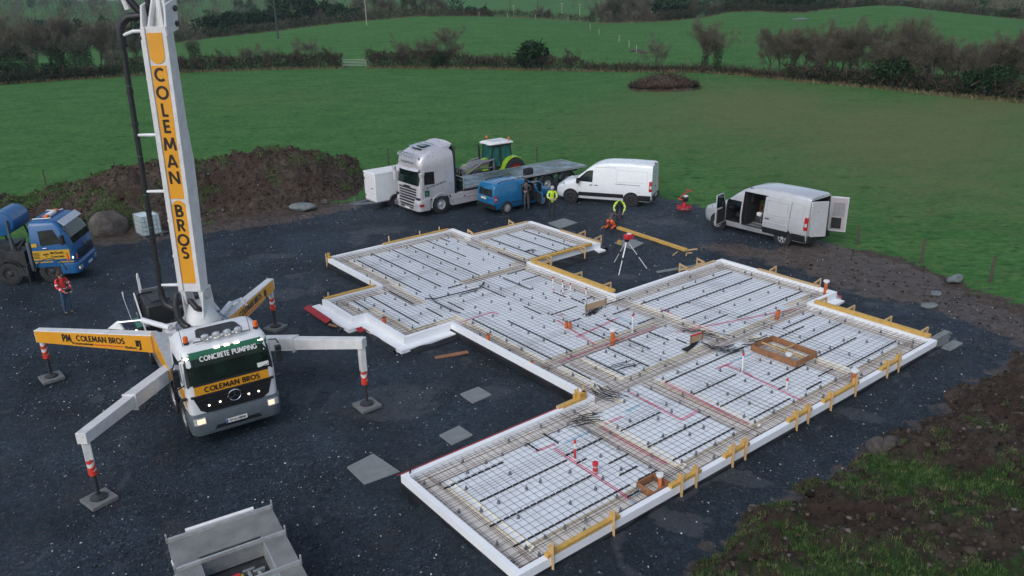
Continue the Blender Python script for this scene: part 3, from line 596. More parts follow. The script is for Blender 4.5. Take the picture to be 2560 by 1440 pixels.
# spray marks
def spray(pxs, w, mat, z=Z_FLOOR + .004):
    mb = MB()
    for (a, b) in pxs:
        p, q = gp(*a, z), gp(*b, z); d = (q - p).normalized(); n_ = Vector((-d.y, d.x, 0))
        for off in (-.03, .03):
            s = n_ * off; mb.add([p + s - n_ * w / 2, q + s - n_ * w / 2, q + s + n_ * w / 2, p + s + n_ * w / 2], [(0, 1, 2, 3)])
    mb.build('spray_mark', mat, found, smooth=0, world=True)
for L in ([((1150, 806), (1230, 780)), ((1230, 780), (1246, 786))], [((1340, 1128), (1388, 1110)), ((1385, 1120), (1575, 1247))], [((1570, 978), (1704, 1050)), ((1704, 1050), (1750, 1023))], [((1512, 1060), (1556, 1041))],
          [((1790, 922), (1832, 906)), ((1815, 912), (1880, 938))], [((1860, 932), (2010, 1003))], [((1392, 800), (1488, 862)), ((1440, 843), (1545, 795))], [((1395, 905), (1640, 817)), ((1395, 790), (1410, 785))], [((1690, 830), (1990, 772))],
          [((1660, 955), (1870, 1060))], [((1500, 1065), (1665, 1160))], [((1650, 772), (1780, 828))]):
    spray(L, .034, M['spraypink'])
for L in ([((1410, 1108), (1480, 1075)), ((1565, 1030), (1600, 1012))], [((1540, 790), (1590, 812))], [((1825, 905), (1880, 885))], [((1575, 1250), (1602, 1268)), ((1585, 1240), (1600, 1218))]):
    spray(L, .03, M['sprayblue'], Z_FLOOR + .006)

# ---- reinforcement
def spans(fixed, axis, inset=.06):
    """inside intervals along the other axis at u=fixed (axis 0) or v=fixed (axis 1)"""
    cr = []
    for i in range(len(OUT)):
        (a, b), (c_, e) = OUT[i], OUT[(i + 1) % len(OUT)]
        if axis == 0 and abs(b - e) < 1e-6 and min(a, c_) < fixed < max(a, c_): cr.append(b)
        if axis == 1 and abs(a - c_) < 1e-6 and min(b, e) < fixed < max(b, e): cr.append(a)
    cr.sort(); return [(p + inset, q - inset) for p, q in zip(cr[::2], cr[1::2])]
net = thing('reinforcing_mesh', 'grid of thin rusty steel mesh sheets laid over the white insulation', 'steel mesh', SL(17, -20, Z_FLOOR))
mb = MB(); rnd = random.Random(11); W = .0062
def rod(mb, axis, f, a, b, z, w=W, jit=.0):
    n_ = max(1, int((b - a) / 2.4)); pr = None; f0 = f + rnd.uniform(-.012, .012); f1 = f + rnd.uniform(-.012, .012)
    P = lambda t, zz: SL(f0 + (f1 - f0) * t, a + (b - a) * t, zz) if axis == 0 else SL(a + (b - a) * t, f0 + (f1 - f0) * t, zz)
    zs = [z + rnd.uniform(-.008, .010) for _ in range(n_ + 1)]
    for k_ in range(n_): mb.bar(P(k_ / n_, zs[k_]), P((k_ + 1) / n_, zs[k_ + 1]), w, w)
f = 8.06
while f < 27.3:
    for a, b in spans(f, 0): rod(mb, 0, f, a + rnd.uniform(-.03, .12), b - rnd.uniform(-.03, .12), Z_MESH)
    f += .2
f = -32.45
while f < -10.4:
    for a, b in spans(f, 1): rod(mb, 1, f, a + rnd.uniform(-.03, .12), b - rnd.uniform(-.03, .12), Z_MESH + .011)
    f += .2
mesh_mb = mb       # overlaps between neighbouring sheets: doubled wires
for u0 in (10.2, 12.6, 15.1, 17.5, 19.9, 22.3, 24.4):
    for v0 in np.arange(-32.3, -10.6, 4.7):
        if rnd.random() < .62:
            for k_ in range(3):
                f = u0 + k_ * .2 + .085
                for a, b in spans(f, 0):
                    a2, b2 = max(a, v0), min(b, v0 + 4.6)
                    if b2 - a2 > .5: rod(mb, 0, f, a2, b2, Z_MESH + .02)
for v0 in (-30.4, -28.0, -24.0, -22.2, -19.4, -17.0, -13.6, -11.9):
    for u0 in np.arange(8.2, 26, 4.7):
        if rnd.random() < .55:
            for k_ in range(2):
                f = v0 + k_ * .2 + .09
                for a, b in spans(f, 1):
                    a2, b2 = max(a, u0), min(b, u0 + 4.6)
                    if b2 - a2 > .5: rod(mb, 1, f, a2, b2, Z_MESH + .03)
mb.build('mesh_bars', M['rebar'], net, smooth=0, world=True)
mb = MB()       # beam cages in the trenches
def cage(u0, v0, u1, v1):
    lu, lv_ = u1 - u0, v1 - v0
    if lu > lv_:
        for z in (Z_TRENCH + .04, .31):
            for k_ in (.2, .8): rod(mb, 1, v0 + lv_ * k_, u0, u1, z, .0095)
        s = u0 + .1
        while s < u1 - .05:
            for q in ((v0 + lv_ * .12, v0 + lv_ * .88),): mb.bar(SL(s, q[0], .325), SL(s, q[1], .325), .0068, .0068)
            s += .25
    else:
        for z in (Z_TRENCH + .04, .31):
            for k_ in (.2, .8): rod(mb, 0, u0 + lu * k_, v0, v1, z, .0095)
        s = v0 + .1
        while s < v1 - .05:
            for q in ((u0 + lu * .12, u0 + lu * .88),): mb.bar(SL(q[0], s, .325), SL(q[1], s, .325), .0068, .0068)
            s += .25
for t in TR: cage(t[0] + .04, t[1] + .1, t[2] - .04, t[3] - .1)
for i in range(len(OUT)):
    (a, b), (c_, e) = OUT[i], OUT[(i + 1) % len(OUT)]; lo_u, hi_u, lo_v, hi_v = min(a, c_), max(a, c_), min(b, e), max(b, e)
    if max(hi_u - lo_u, hi_v - lo_v) < 1.0: continue
    if hi_u - lo_u > .1:
        s = 1 if sdist(np.array([(lo_u + hi_u) / 2]), np.array([b + .3]), OUT)[0] > 0 else -1
        q = sorted((b + s * .16, b + s * (.15 + PER))); cage(lo_u + .2, q[0], hi_u - .2, q[1])
    else:
        s = 1 if sdist(np.array([a + .3]), np.array([(lo_v + hi_v) / 2]), OUT)[0] > 0 else -1
        q = sorted((a + s * .16, a + s * (.15 + PER))); cage(q[0], lo_v + .2, q[1], hi_v - .2)
mb.build('beam_cage', M['rebarbrown'], net, smooth=0, world=True)

# ---- black castellated spacer strips (pixel end points read off the photograph, per zoomed view)
VIEW = {2: (760, 520, 3.2), 3: (1400, 580, 3.459), 4: (1800, 620, 3.0), 5: (840, 900, 2.667), 6: (1200, 900, 2.667)}
def vp(v, x, y): ox, oy, k_ = VIEW[v]; return ox + x / k_, oy + y / k_
DASH = [(2, '430,415-930,675 545,365-1090,630 705,335-1255,580 845,300-1405,540 985,260-1290,390 1090,240-1165,270 1310,290-1410,335 1495,245-1875,390 1620,205-2030,350 1755,180-2170,320 1560,350-1790,450 1590,560-1820,655 1400,620-1615,715 1625,530-1770,490 1745,580-1895,535 1150,640-1270,610 1250,690-1400,655 685,660-865,768 525,705-925,925 395,740-515,815 980,800-1105,870 1150,750-1280,815 1345,890-1985,1210 1630,900-2145,1150 1760,785-1895,850 1970,855-2190,785 2220,735-2320,710 2050,665-2110,650 2145,905-2220,880 1990,670-2095,715 2140,720-2240,765'),
        (3, '400,750-605,835 305,795-500,880 190,835-390,920 590,930-780,1015 410,1000-770,1165 225,1075-560,1240 765,865-945,935 1005,925-1095,965 0,980-105,1030 20,1150-265,1275 405,630-560,570 700,625-1490,345 870,690-1665,400 1060,755-1860,440 1540,745-2090,510 1210,810-1445,710 670,795-820,742 460,715-600,660 1930,840-2200,715 1830,945-2110,815 1990,1000-2435,790 2215,1090-2560,910 915,1300-1590,995 1350,1310-1520,1235 1830,1285-2130,1145 2235,1250-2360,1180'),
        (4, '950,895-1320,695 645,1060-765,1000 435,1060-490,1035'),
        (6, '0,945-580,665 60,1110-750,770 220,1245-1005,830 570,640-820,520 645,690-710,655 855,690-995,625 930,770-1050,705 1050,800-1185,735 980,915-1065,870 420,490-525,555 310,555-395,605 940,475-1205,345 1120,585-1535,370 1285,670-1700,450 1420,230-1710,95 1600,310-1890,170 1795,400-2070,255 565,40-740,130 1940,140-2133,45'), (5, '715,860-1120,680')]
DL = 'castellated black plastic spacer strip lying under the steel mesh'
for v, s in DASH:
    for seg in s.split():
        a, b = [tuple(map(float, q.split(','))) for q in seg.split('-')]
        p, q = gp(*vp(v, *a), Z_FLOOR + .02), gp(*vp(v, *b), Z_FLOOR + .02)
        pu, qu = UV(p), UV(q)
        if abs(pu[0] - qu[0]) > abs(pu[1] - qu[1]): mv = (pu[1] + qu[1]) / 2; A, B = (pu[0], mv), (qu[0], mv)
        else: mu = (pu[0] + qu[0]) / 2; A, B = (mu, pu[1]), (mu, qu[1])
        L = math.hypot(B[0] - A[0], B[1] - A[1]); n_ = max(2, round(L / .2)); mb = MB()
        o = SL(*A, Z_FLOOR + .001); d = (SL(*B, 0) - SL(*A, 0)).normalized()
        for k_ in range(n_):
            mb.bar(d * (L * k_ / n_ + .02) + Vector((0, 0, .024)), d * (L * (k_ + 1) / n_ - .03) + Vector((0, 0, .018)), .034, .034)
        mb.bar(Vector((0, 0, .010)), d * L + Vector((0, 0, .010)), .018, .012)
        ob = mb.build('spacer_strip', M['strip'], smooth=0, loc=o); tag(ob, DL, 'spacer strip', 'black spacer strips under the mesh')
# ---- grey cone spacers
CONES = {2: '1065,255 1140,285 1232,263 1155,235 823,313 895,345 1035,313 685,343 988,385 1125,352 1232,322 540,372 610,415 755,382 848,425 955,472 1095,437 1230,400 1320,440 447,388 403,422 470,460 550,500 702,460 808,515 1065,525 1212,485 505,540 655,555 918,565 765,612 1050,632 1207,585 1352,545 900,680 730,725 650,680 1153,682 812,772 975,722 265,760 350,770 485,730 337,842 440,812 562,775 640,822 762,893 868,952 935,840 1045,897 1095,792 1170,818 725,970 985,965 1250,700 1370,665 1295,630 1430,690 1435,600 1277,740 1370,790 1407,835 1500,745 1510,858 1637,762 1652,808 1825,715 1798,768 1735,730 1722,600 1568,542 1480,508 1562,478 1648,455 1695,518 1575,640 1680,688 1475,625 1880,195 1850,240 1720,308 1602,323 1462,310 1478,365 1515,388 1437,408 1565,283 1990,290 2085,320 1985,355 1762,405 2080,262 1955,205 1832,348 1828,640 1915,685 1935,715 2045,735 2165,655 2080,625 1955,840 2075,890 2190,940 2320,720 2405,860 2400,1008 2272,1080 1920,948 1918,1055 1795,995 1660,930 1490,990 1350,915 1410,1010 1620,1055 1645,1135 1740,1125 2100,1150 2135,1180 1825,875 1935,600 2000,900',
         3: '1125,385 1325,372 935,452 1170,428 850,500 752,515 1063,480 1240,510 1412,507 1555,440 1655,362 1600,345 1893,435 1800,520 1900,478 2072,488 725,600 847,583 935,680 605,572 1013,645 1118,605 1265,545 1380,690 1508,628 1640,582 1255,737 1158,778 1597,780 1467,800 1417,855 1775,710 1865,655 1958,585 2170,550 2055,620 2102,703 2250,697 1930,712 1980,773 1828,828 1765,787 1593,862 1503,905 1735,880 1358,930 2330,775 2195,845 2072,905 2452,933 2333,1000 2242,1038 1957,955 1675,975 1700,1008 2500,1055 2465,765 1063,793 890,725 638,708 497,657 385,722 295,570 128,503 610,790 437,830 155,810 912,812 1068,858 755,902 650,855 378,885 243,965 345,972 43,872 900,962 605,978 712,1027 397,1033 475,1072 895,1043 868,1103 213,1110 60,1035 93,1070 572,1120 643,1155 725,1187 308,1175 347,1175 110,1232 477,1270 613,1265 688,1232 890,1265 910,1157 1185,1137 1355,1060 1453,1018 1583,1030 1018,1210 1385,1193 1600,1285 1803,1225 1565,1190 2140,1180 1822,1130 1965,1180 2208,1118 1730,1105 2382,1270',
         4: '1340,713 1215,782 1113,842 1327,798 1208,867 968,795 743,780 823,745 927,690 1100,700 1045,627 1205,627 935,543 820,553 700,612 595,665 517,552 495,710 1447,705 1440,738 1505,745 712,850 960,945 863,980 1060,948 935,1018 753,1040 773,1110 655,903 643,1100 553,1148 567,1222 497,1310 387,1078 403,1228 362,942 185,995 57,1093 220,1163 180,1260 262,1302 280,1405 100,1395 505,1015 985,900',
         5: '1365,438 1153,535 1000,680 1110,625 845,672 1265,562 692,823 877,745 868,853 1160,753 1270,853 1362,805 1083,945 968,1000 1215,1045 820,1008 590,818 1560,742 1730,855 1778,787 1562,950 1665,1060 1525,1115 1393,1180 1267,1250 1075,1222 1355,1295 1180,1340 1300,1400 1657,1133 1873,908 1897,1000 1765,637 1880,587 1900,725 1545,427 1590,340 1483,470 1715,357 1645,378',
         6: '870,483 952,567 917,587 1147,635 1133,710 940,725 1000,403 917,445 757,355 723,470 862,318 962,272 1050,230 990,200 1140,185 1242,292 1332,280 1277,340 1187,387 1460,340 1490,447 1365,440 1398,493 1220,503 1122,555 1568,558 1440,623 1345,675 1560,645 1690,495 1585,290 1685,417 1762,378 1833,412 1650,223 1797,287 1960,345 1945,210 1350,230 1410,212 1200,155 1217,122 1515,163 1600,65 1767,137 1925,90 2092,272 1450,22 1317,80 530,50 618,95 765,165 898,125 968,150 1007,123 730,255 790,287 630,340 1725,597 1920,495 2040,415 457,52'}
CL = 'small grey cone shaped spacer propping up the steel mesh'
cone_src = None; placed = []
for v, s in CONES.items():
    for q in s.split():
        x, y = map(float, q.split(',')); p = gp(*vp(v, x, y + 10), Z_FLOOR)
        if any((p - o_).length < (.22 if w_ == v else .64) for o_, w_ in placed): continue
        pu = UV(p)
        if sdist(np.array([pu[0]]), np.array([pu[1]]), OUT)[0] < .2: continue
        placed.append((p, v))
        if cone_src is None:
            mb = MB(); mb.lathe([(.066, 0), (.066, .012), (.058, .014), (.026, .125), (.026, .150), (.019, .155)], n=12)
            for k_ in range(4):
                a = k_ * PI / 2 + .4; mb.bar((math.cos(a) * .062, math.sin(a) * .062, .012), (math.cos(a) * .024, math.sin(a) * .024, .14), .012, .016)
            mb.lathe([(.028, .148), (.028, .166), (.012, .168)], n=10)
            cone_src = mb.build('cone_spacer', M['spacer']); c_ = cone_src
        else:
            c_ = cone_src.copy(); C.objects.link(c_)
        c_.scale = (.66, .66, .62); c_.location = p; c_.rotation_euler = (0, 0, rnd.uniform(0, 3))
        tag(c_, CL, 'spacer', 'grey cone spacers between the bars')
# ================================================================ vehicle parts
def wheel(par, x, y, z, r, w, rim_mat, spokes=0, rimr=.62, side=1, truck=False, tyre=None):
    mb = MB(); s = side
    prof = [(r * rimr * .98, -w * .45), (r * .90, -w * .5), (r * .985, -w * .42), (r, -w * .3), (r, w * .3), (r * .985, w * .42), (r * .90, w * .5), (r * rimr * .98, w * .45), (r * rimr * .9, 0)]
    mb.lathe([(a, b * s) for a, b in prof], axis='y', n=28)
    if truck:
        for k in range(28):
            a = 2 * PI * k / 28; mb.box((math.cos(a) * r * .995, 0, math.sin(a) * r * .995), (.03, w * .7, .03), 0)
    t = mb.build('wheel', tyre or M['rubber'], par, loc=(x, y, z), smooth=40)
    rm_ = MB(); R1 = r * rimr; f = w * .42 * s
    if spokes:
        rm_.lathe([(R1, f * .4), (R1, f), (R1 * .90, f), (R1 * .88, f * .5)], axis='y', n=28)
        for k in range(spokes):
            a = 2 * PI * k / spokes; d = Vector((math.cos(a), 0, math.sin(a)))
            rm_.bar(d * R1 * .12 + Vector((0, f * .9, 0)), d * R1 * .93 + Vector((0, f * .86, 0)), R1 * .16, .03, up=(0, 1, 0))
        rm_.lathe([(R1 * .2, f * .5), (R1 * .2, f * .98), (R1 * .05, f * 1.02)], axis='y', n=14)
        bk = MB(); bk.lathe([(R1 * .93, f * .3), (.02, f * .32)], axis='y', n=20); bk.build('rim_well', M['black'], t)
    elif truck:
        rm_.lathe([(R1, f * .6), (R1, f), (R1 * .88, f * 1.0), (R1 * .80, f * .25), (R1 * .5, f * .2), (R1 * .42, f * .75), (R1 * .30, f * 1.0), (.02, f * 1.02)], axis='y', n=28)
        for k in range(10):
            a = 2 * PI * k / 10; rm_.cyl((math.cos(a) * R1 * .58, f * .15, math.sin(a) * R1 * .58), (math.cos(a) * R1 * .58, f * .45, math.sin(a) * R1 * .58), .022, 6)
    else:
        rm_.lathe([(R1, f * .6), (R1, f), (R1 * .9, f), (R1 * .8, f * .55), (R1 * .45, f * .7), (R1 * .3, f), (.02, f)], axis='y', n=24)
        for k in range(8):
            a = 2 * PI * k / 8; rm_.box((math.cos(a) * R1 * .64, f * .72, math.sin(a) * R1 * .64), (.05, .02, .05))
    rm_.build('rim', rim_mat, t, smooth=40)
    return t
class Van:
    """body lofted along x; hw(z) gives the half width of the sides"""
    def __init__(s, st, knots, rc=.14, crown=.03):
        s.st, s.kn, s.rc, s.crown = st, knots, rc, crown
    def hw(s, z): return float(np.interp(z, [k[0] for k in s.kn], [k[1] for k in s.kn]))
    def top(s, x): return float(np.interp(-x, [-k[0] for k in s.st], [k[2] for k in s.st]))
    def kx(s, x): return float(np.interp(-x, [-k[0] for k in s.st], [k[3] for k in s.st]))
    def ring(s, x, z0, z1, k):
        rc = min(s.rc, (z1 - z0) * .3); half = []
        for i in range(8):
            z = z0 + (z1 - rc - z0) * i / 7; half.append((s.hw(z) * k - (.04 if i == 0 else 0), z))
        h = s.hw(z1 - rc) * k
        for a in (30, 60, 90): half.append((h - rc + rc * math.cos(R(a)), z1 - rc + rc * math.sin(R(a))))
        half.append((h * .5, z1 + s.crown * .75))
        full = half + [(0, z1 + s.crown)] + [(-y, z) for y, z in reversed(half)]
        return [(x, y, z) for y, z in full]
    def body(s, mb, mi=0): return mb.loft([s.ring(*q) for q in s.st], True, mi)
    def P(s, x, z, side, e): return (x, side * (s.hw(z) * s.kx(x) + e), z)
    def panel(s, mb, poly, side, e=.008, depth=.03, mi=0):
        a = [s.P(x, z, side, e) for x, z in poly]; b = [(p[0], p[1] - side * depth, p[2]) for p in a]
        return mb.loft([a, b], True, mi)
    def strip(s, mb, x0, x1, z0, z1, side, e=.01, depth=.03, n=1, mi=0):
        zz = [z0] + [k[0] for k in s.kn if z0 + .01 < k[0] < z1 - .01] + [z1]
        ring = lambda x: [s.P(x, z, side, e) for z in zz] + [(p[0], p[1] - side * depth, p[2]) for p in [s.P(x, z, side, e) for z in reversed(zz)]]
        return mb.loft([ring(x0 + (x1 - x0) * i / n) for i in range(n + 1)], True, mi)
    def toppanel(s, mb, poly, e=.008, mi=0):
        a = [(x, y, s.top(x) + s.crown * (1 - (abs(y) / .9) ** 2) + e) for x, y in poly]; return mb.loft([a, [(p[0], p[1], p[2] - .03) for p in a]], True, mi)
    def seam(s, mb, pts, side, w=.012):
        for (a, b) in zip(pts, pts[1:]): mb.bar(s.P(*a, side, .0), s.P(*b, side, .0), w, .008, up=(0, side, 0))
def cut(o, boxes, mat):
    """cut box-shaped cavities and openings into o; cut faces get mat"""
    for i, (c, d) in enumerate(boxes):
        mb = MB().box(c, d); t = mb.build('cutter', mat, smooth=0)
        md_ = o.modifiers.new('cut', 'BOOLEAN'); md_.object = t; md_.operation = 'DIFFERENCE'; md_.solver = 'EXACT'; md_.material_mode = 'TRANSFER'
        par = o.parent; o.parent = None; bpy.context.view_layer.update()
        me = bpy.data.meshes.new_from_object(o.evaluated_get(bpy.context.evaluated_depsgraph_get()))
        o.modifiers.clear(); o.data = me; o.parent = par; bpy.data.objects.remove(t)
def resize(t, k): t.scale = (k, k, k)
def plate_part(par, fr, w, h, txt, name='number_plate', blue=True):
    mb = MB(); o, x, y = Vector(fr[0]), Vector(fr[1]).normalized(), Vector(fr[2]).normalized(); n_ = x.cross(y)
    mb.prism([(-w / 2, -h / 2), (w / 2, -h / 2), (w / 2, h / 2), (-w / 2, h / 2)], (o - n_ * .004, x, y), .012)
    p = mb.build(name, M['plate'], par, smooth=0)
    if blue: MB().prism([(-w / 2, -h / 2 + .005), (-w / 2 + .05, -h / 2 + .005), (-w / 2 + .05, h / 2 - .005), (-w / 2, h / 2 - .005)], (o + n_ * .0085, x, y), .002).build('plate_band', M['blueink'], p, smooth=0)
    if txt: text_mesh(MB(), txt, (o + x * .02 + n_ * .011, x, y), h * .55, bold=.015, width=w * .75).build('plate_lettering', M['ink'], p, smooth=0)
    return p
M['silverpaint'] = pm('silver_paint', (.60, .60, .62), .34, .35, var=.05, scale=2, coat=.5, dirt=.12, dcol=(.25, .22, .2))
M['vanwhite'] = pm('van_white', (.80, .82, .84), .3, var=.03, scale=2, coat=.5, dirt=.14, dcol=(.42, .38, .33))
M['vanblue'] = pm('van_blue', (.012, .15, .33), .3, .1, var=.08, scale=2, coat=.5, dirt=.15, dcol=(.05, .09, .12))
M['interior'] = pm('dark_interior', (.018, .018, .02), .8, var=.3)
M['alloy'] = pm('alloy_rim', (.62, .63, .65), .3, .4, var=.08)
M['seam'] = pm('panel_gap', (.26, .26, .27), .7, var=.1)
M['doorinner'] = pm('door_inner_trim', (.40, .36, .38), .6, var=.1)
M['chequer'] = pm('van_floor', (.22, .23, .22), .6, .2, var=.25, scale=8, dirt=.4)

def transit(name, label, loc, rz, paint, alloy, opened, rearplate):
    t = thing(name, label, 'van', loc, R(rz), 'tall white and silver vans')
    L = 5.98
    st = [(-.0, .42, .74, .80), (-.05, .34, .95, .87), (-.20, .30, 1.10, .93), (-.45, .28, 1.20, .97), (-.85, .28, 1.30, .99), (-1.12, .28, 1.40, 1), (-1.9, .28, 2.02, 1), (-2.25, .28, 2.26, 1), (-2.65, .28, 2.42, 1), (-3.2, .28, 2.50, 1), (-4.5, .28, 2.52, 1), (-5.75, .30, 2.48, 1), (-5.90, .34, 2.42, .985)]
    v = Van(st, [(.25, .92), (.6, 1.01), (1.05, 1.02), (1.25, 1.00), (2.0, .90), (2.6, .80)], .17)
    mb = MB(); v.body(mb); body = mb.build('body', [paint, M['interior']], t, smooth=40)
    sd_ = 1   # the side facing the photographer is the vehicle's left
    if opened:
        cut(body, [((-4.2, 0, 1.45), (3.3, 1.60, 1.9)), ((-1.95, 0, 1.05), (1.2, 1.62, 1.1)), ((-5.85, 0, 1.42), (.6, 1.56, 1.80)), ((-3.0, .8, 1.36), (1.32, .8, 1.66)), ((-1.83, .8, 1.12), (.86, .8, 1.10))], M['interior'])
        body.data.set_sharp_from_angle(angle=R(40))
    g = MB()
    v.toppanel(g, [(-1.17, -.78), (-1.17, .78), (-1.88, .70), (-1.88, -.70)]); g.build('windscreen', M['glass'], t, smooth=0)
    for s in (1, -1):
        if opened and s == 1:
            g = MB(); v.panel(g, [(-1.42, 1.42), (-2.30, 1.42), (-2.33, 2.05), (-2.0, 2.0), (-1.62, 1.62)], s, -.05, .01); g.build('side_window', M['glass'], t, smooth=0)
            continue
        g = MB(); v.panel(g, [(-1.32, 1.36), (-2.30, 1.32), (-2.33, 2.02), (-2.10, 2.02), (-1.9, 1.93), (-1.55, 1.62)], s); g.build('side_window', M['glass'], t, smooth=0)
    lo = MB()
    for s in (1, -1):
        for (a, b) in ((-1.42, -2.5), (-2.5, -4.22), (-5.12, -5.86)):
            if opened and s == 1 and a == -1.42: continue
            if opened and s == 1 and a == -2.5: a, b = -3.7, -4.22
            v.strip(lo, a, b, .46, .70, s, .014)
        v.strip(lo, -5.12, -5.86, .34, .50, s, .012)
        for xw in (-.95, -4.70):
            pts = [(xw + .47 * math.cos(R(a)), .36 + .47 * math.sin(R(a))) for a in range(-5, 190, 13)]
            for (p, q) in zip(pts, pts[1:]): lo.bar(v.P(*p, s, .004), v.P(*q, s, .004), .07, .03, up=(0, s, 0))
    lo.bar((-.02, -.8, .46), (-.02, .8, .46), .10, .2); lo.box((-5.93, 0, .50), (.10, 1.86, .34)); lo.build('lower_trim', M['black'], t, bevel=.01)
    for s in (1, -1):
        for xw in (-.95, -4.70): arch = MB(); arch.lathe([(.45, s * .70), (.45, s * (1.022 * v.kx(xw) + .006)), (.30, s * (1.022 * v.kx(xw) + .006))], (xw, 0, .36), 'y', 28); arch.build('wheel_arch', M['interior'], t)
    for s in (1, -1):
        wheel(t, -.95, s * .95, .35, .35, .23, M['alloy'] if alloy else M['black'], 6 if alloy else 0, side=s)
        wheel(t, -4.70, s * .95, .35, .35, .23, M['alloy'] if alloy else M['black'], 6 if alloy else 0, side=s)
    sm_ = MB()
    for s in (1, -1):
        if not (opened and s == 1):
            v.seam(sm_, [(-1.32, 1.30), (-1.38, .72)], s); v.seam(sm_, [(-2.36, 2.1), (-2.36, .72)], s)
            v.seam(sm_, [(-3.68, 2.22), (-3.68, .72)], s); v.seam(sm_, [(-2.42, 2.22), (-3.68, 2.24)], s)
            sm_.bar(v.P(-3.7, 1.30, s, .004), v.P(-5.2, 1.28, s, .004), .03, .015, up=(0, s, 0))
        v.seam(sm_, [(-3.78, 2.10), (-5.62, 2.08), (-5.62, 1.42), (-3.78, 1.42), (-3.78, 2.10)], s, .008)
        v.seam(sm_, [(-5.82, 2.3), (-5.82, .7)], s)
    sm_.build('panel_seams', M['seam'], t, smooth=0)
    for s in (1, -1):
        hd = MB(); hd.loft([[v.P(-.14, .92, s, -.005), v.P(-.14, 1.06, s, -.03), v.P(-.55, 1.18, s, .0), v.P(-.60, 1.06, s, .004)], [v.P(-.10, .92, s, -.2), v.P(-.16, 1.1, s, -.2), v.P(-.5, 1.24, s, -.14), v.P(-.5, 1.1, s, -.2)]]); hd.build('headlight', M['lampoff'], t)
        tl = MB(); v.strip(tl, -5.74, -5.92, .95, 1.55, s, .012, .06, 1); o_ = tl.build('tail_light', M['redlens'], t, bevel=.01); w_ = MB(); v.strip(w_, -5.77, -5.90, 1.12, 1.28, s, .016, .02, 1); w_.build('lens_insert', M['lampoff'], o_)
        if not (opened and s == 1):
            mr = MB(); mr.box((-1.45, s * 1.20, 1.42), (.16, .24, .34)); mr.bar((-1.45, s * .98, 1.32), (-1.45, s * 1.15, 1.36), .06, .06); mr.build('mirror', M['black'], t, bevel=.03)
            for xh in (-2.22, -2.55):
                MB().bar(v.P(xh + .09, 1.16, s, .02), v.P(xh - .09, 1.16, s, .02), .04, .03, up=(0, s, 0)).build('handle', M['black'], t, bevel=.008)
    gr = MB()
    for z in (.62, .70, .78): gr.bar((.0, -.55, z), (.0, .55, z), .03, .045)
    gr.build('grille', M['black'], t)
    plate_part(t, ((-5.99, 0, .60), (0, 1, 0) if False else (0, -1, 0), (0, 0, 1)), .52, .11, rearplate, blue=False)
    if not opened:
        rr_ = MB()
        rr_.box((-5.905, 0, 1.45), (.01, .012, 1.7))
        for s in (1, -1):
            rr_.box((-5.905, s * .42, 2.02), (.008, .6, .010)); rr_.box((-5.905, s * .42, 1.46), (.008, .6, .010)); rr_.box((-5.905, s * .72, 1.74), (.008, .010, .56)); rr_.box((-5.905, s * .12, 1.74), (.008, .010, .56))
        rr_.build('rear_door_seams', M['seam'], t, smooth=0)
        MB().box((-5.93, .10, 1.15), (.04, .14, .05)).build('rear_door_handle', M['black'], t, bevel=.01)
    if not opened: MB().box((-5.86, 0, 2.47), (.10, .34, .05)).build('high_brake_light', M['redlens'], t, bevel=.01)
    return t, v
van_w, _ = transit('panel_van', 'plain white tall panel van with its doors shut, parked beyond the bending worker', (3.08, 46.38, 0), 158, M['vanwhite'], False, False, '')
van_s, v = transit('panel_van', 'silver tall panel van with front, sliding and rear doors all open', (10.77, 40.26, 0), 128.2, M['silverpaint'], True, True, '231-G-172')
# open doors and fittings of the silver van
d = MB()
for (a, b) in (((-3.62, 0), (-4.98, 0)),):
    v.strip(d, -3.60, -4.98, .72, 1.02, 1, .085, .04, 4); v.strip(d, -3.60, -4.98, 1.0, 1.25, 1, .07, .04, 4); v.strip(d, -3.60, -4.98, 1.25, 2.16, 1, .08, .04, 4)
sdoor = d.build('sliding_door', M['silverpaint'], van_s, bevel=.01)
d = MB(); v.strip(d, -3.60, -4.98, .44, .72, 1, .09, .03, 4); d.build('door_cladding', M['black'], sdoor)
d = MB(); d.bar(v.P(-3.72, 1.16, 1, .10), v.P(-3.95, 1.16, 1, .10), .045, .03, up=(0, 1, 0)); d.build('handle', M['black'], sdoor, bevel=.008)
d = MB(); v.seam(d, [(-3.74, 2.02), (-4.86, 2.0), (-4.86, 1.36), (-3.74, 1.36), (-3.74, 2.02)], 1, .01)
for q in d.v: pass
d.v = [(x, y + .085, z) for x, y, z in d.v]; d.build('door_pressing', M['seam'], sdoor, smooth=0)
d = MB(); d.box((-4.2, .97, .38), (1.5, .06, .10)); d.build('step_rail', M['alu'], van_s, bevel=.01)
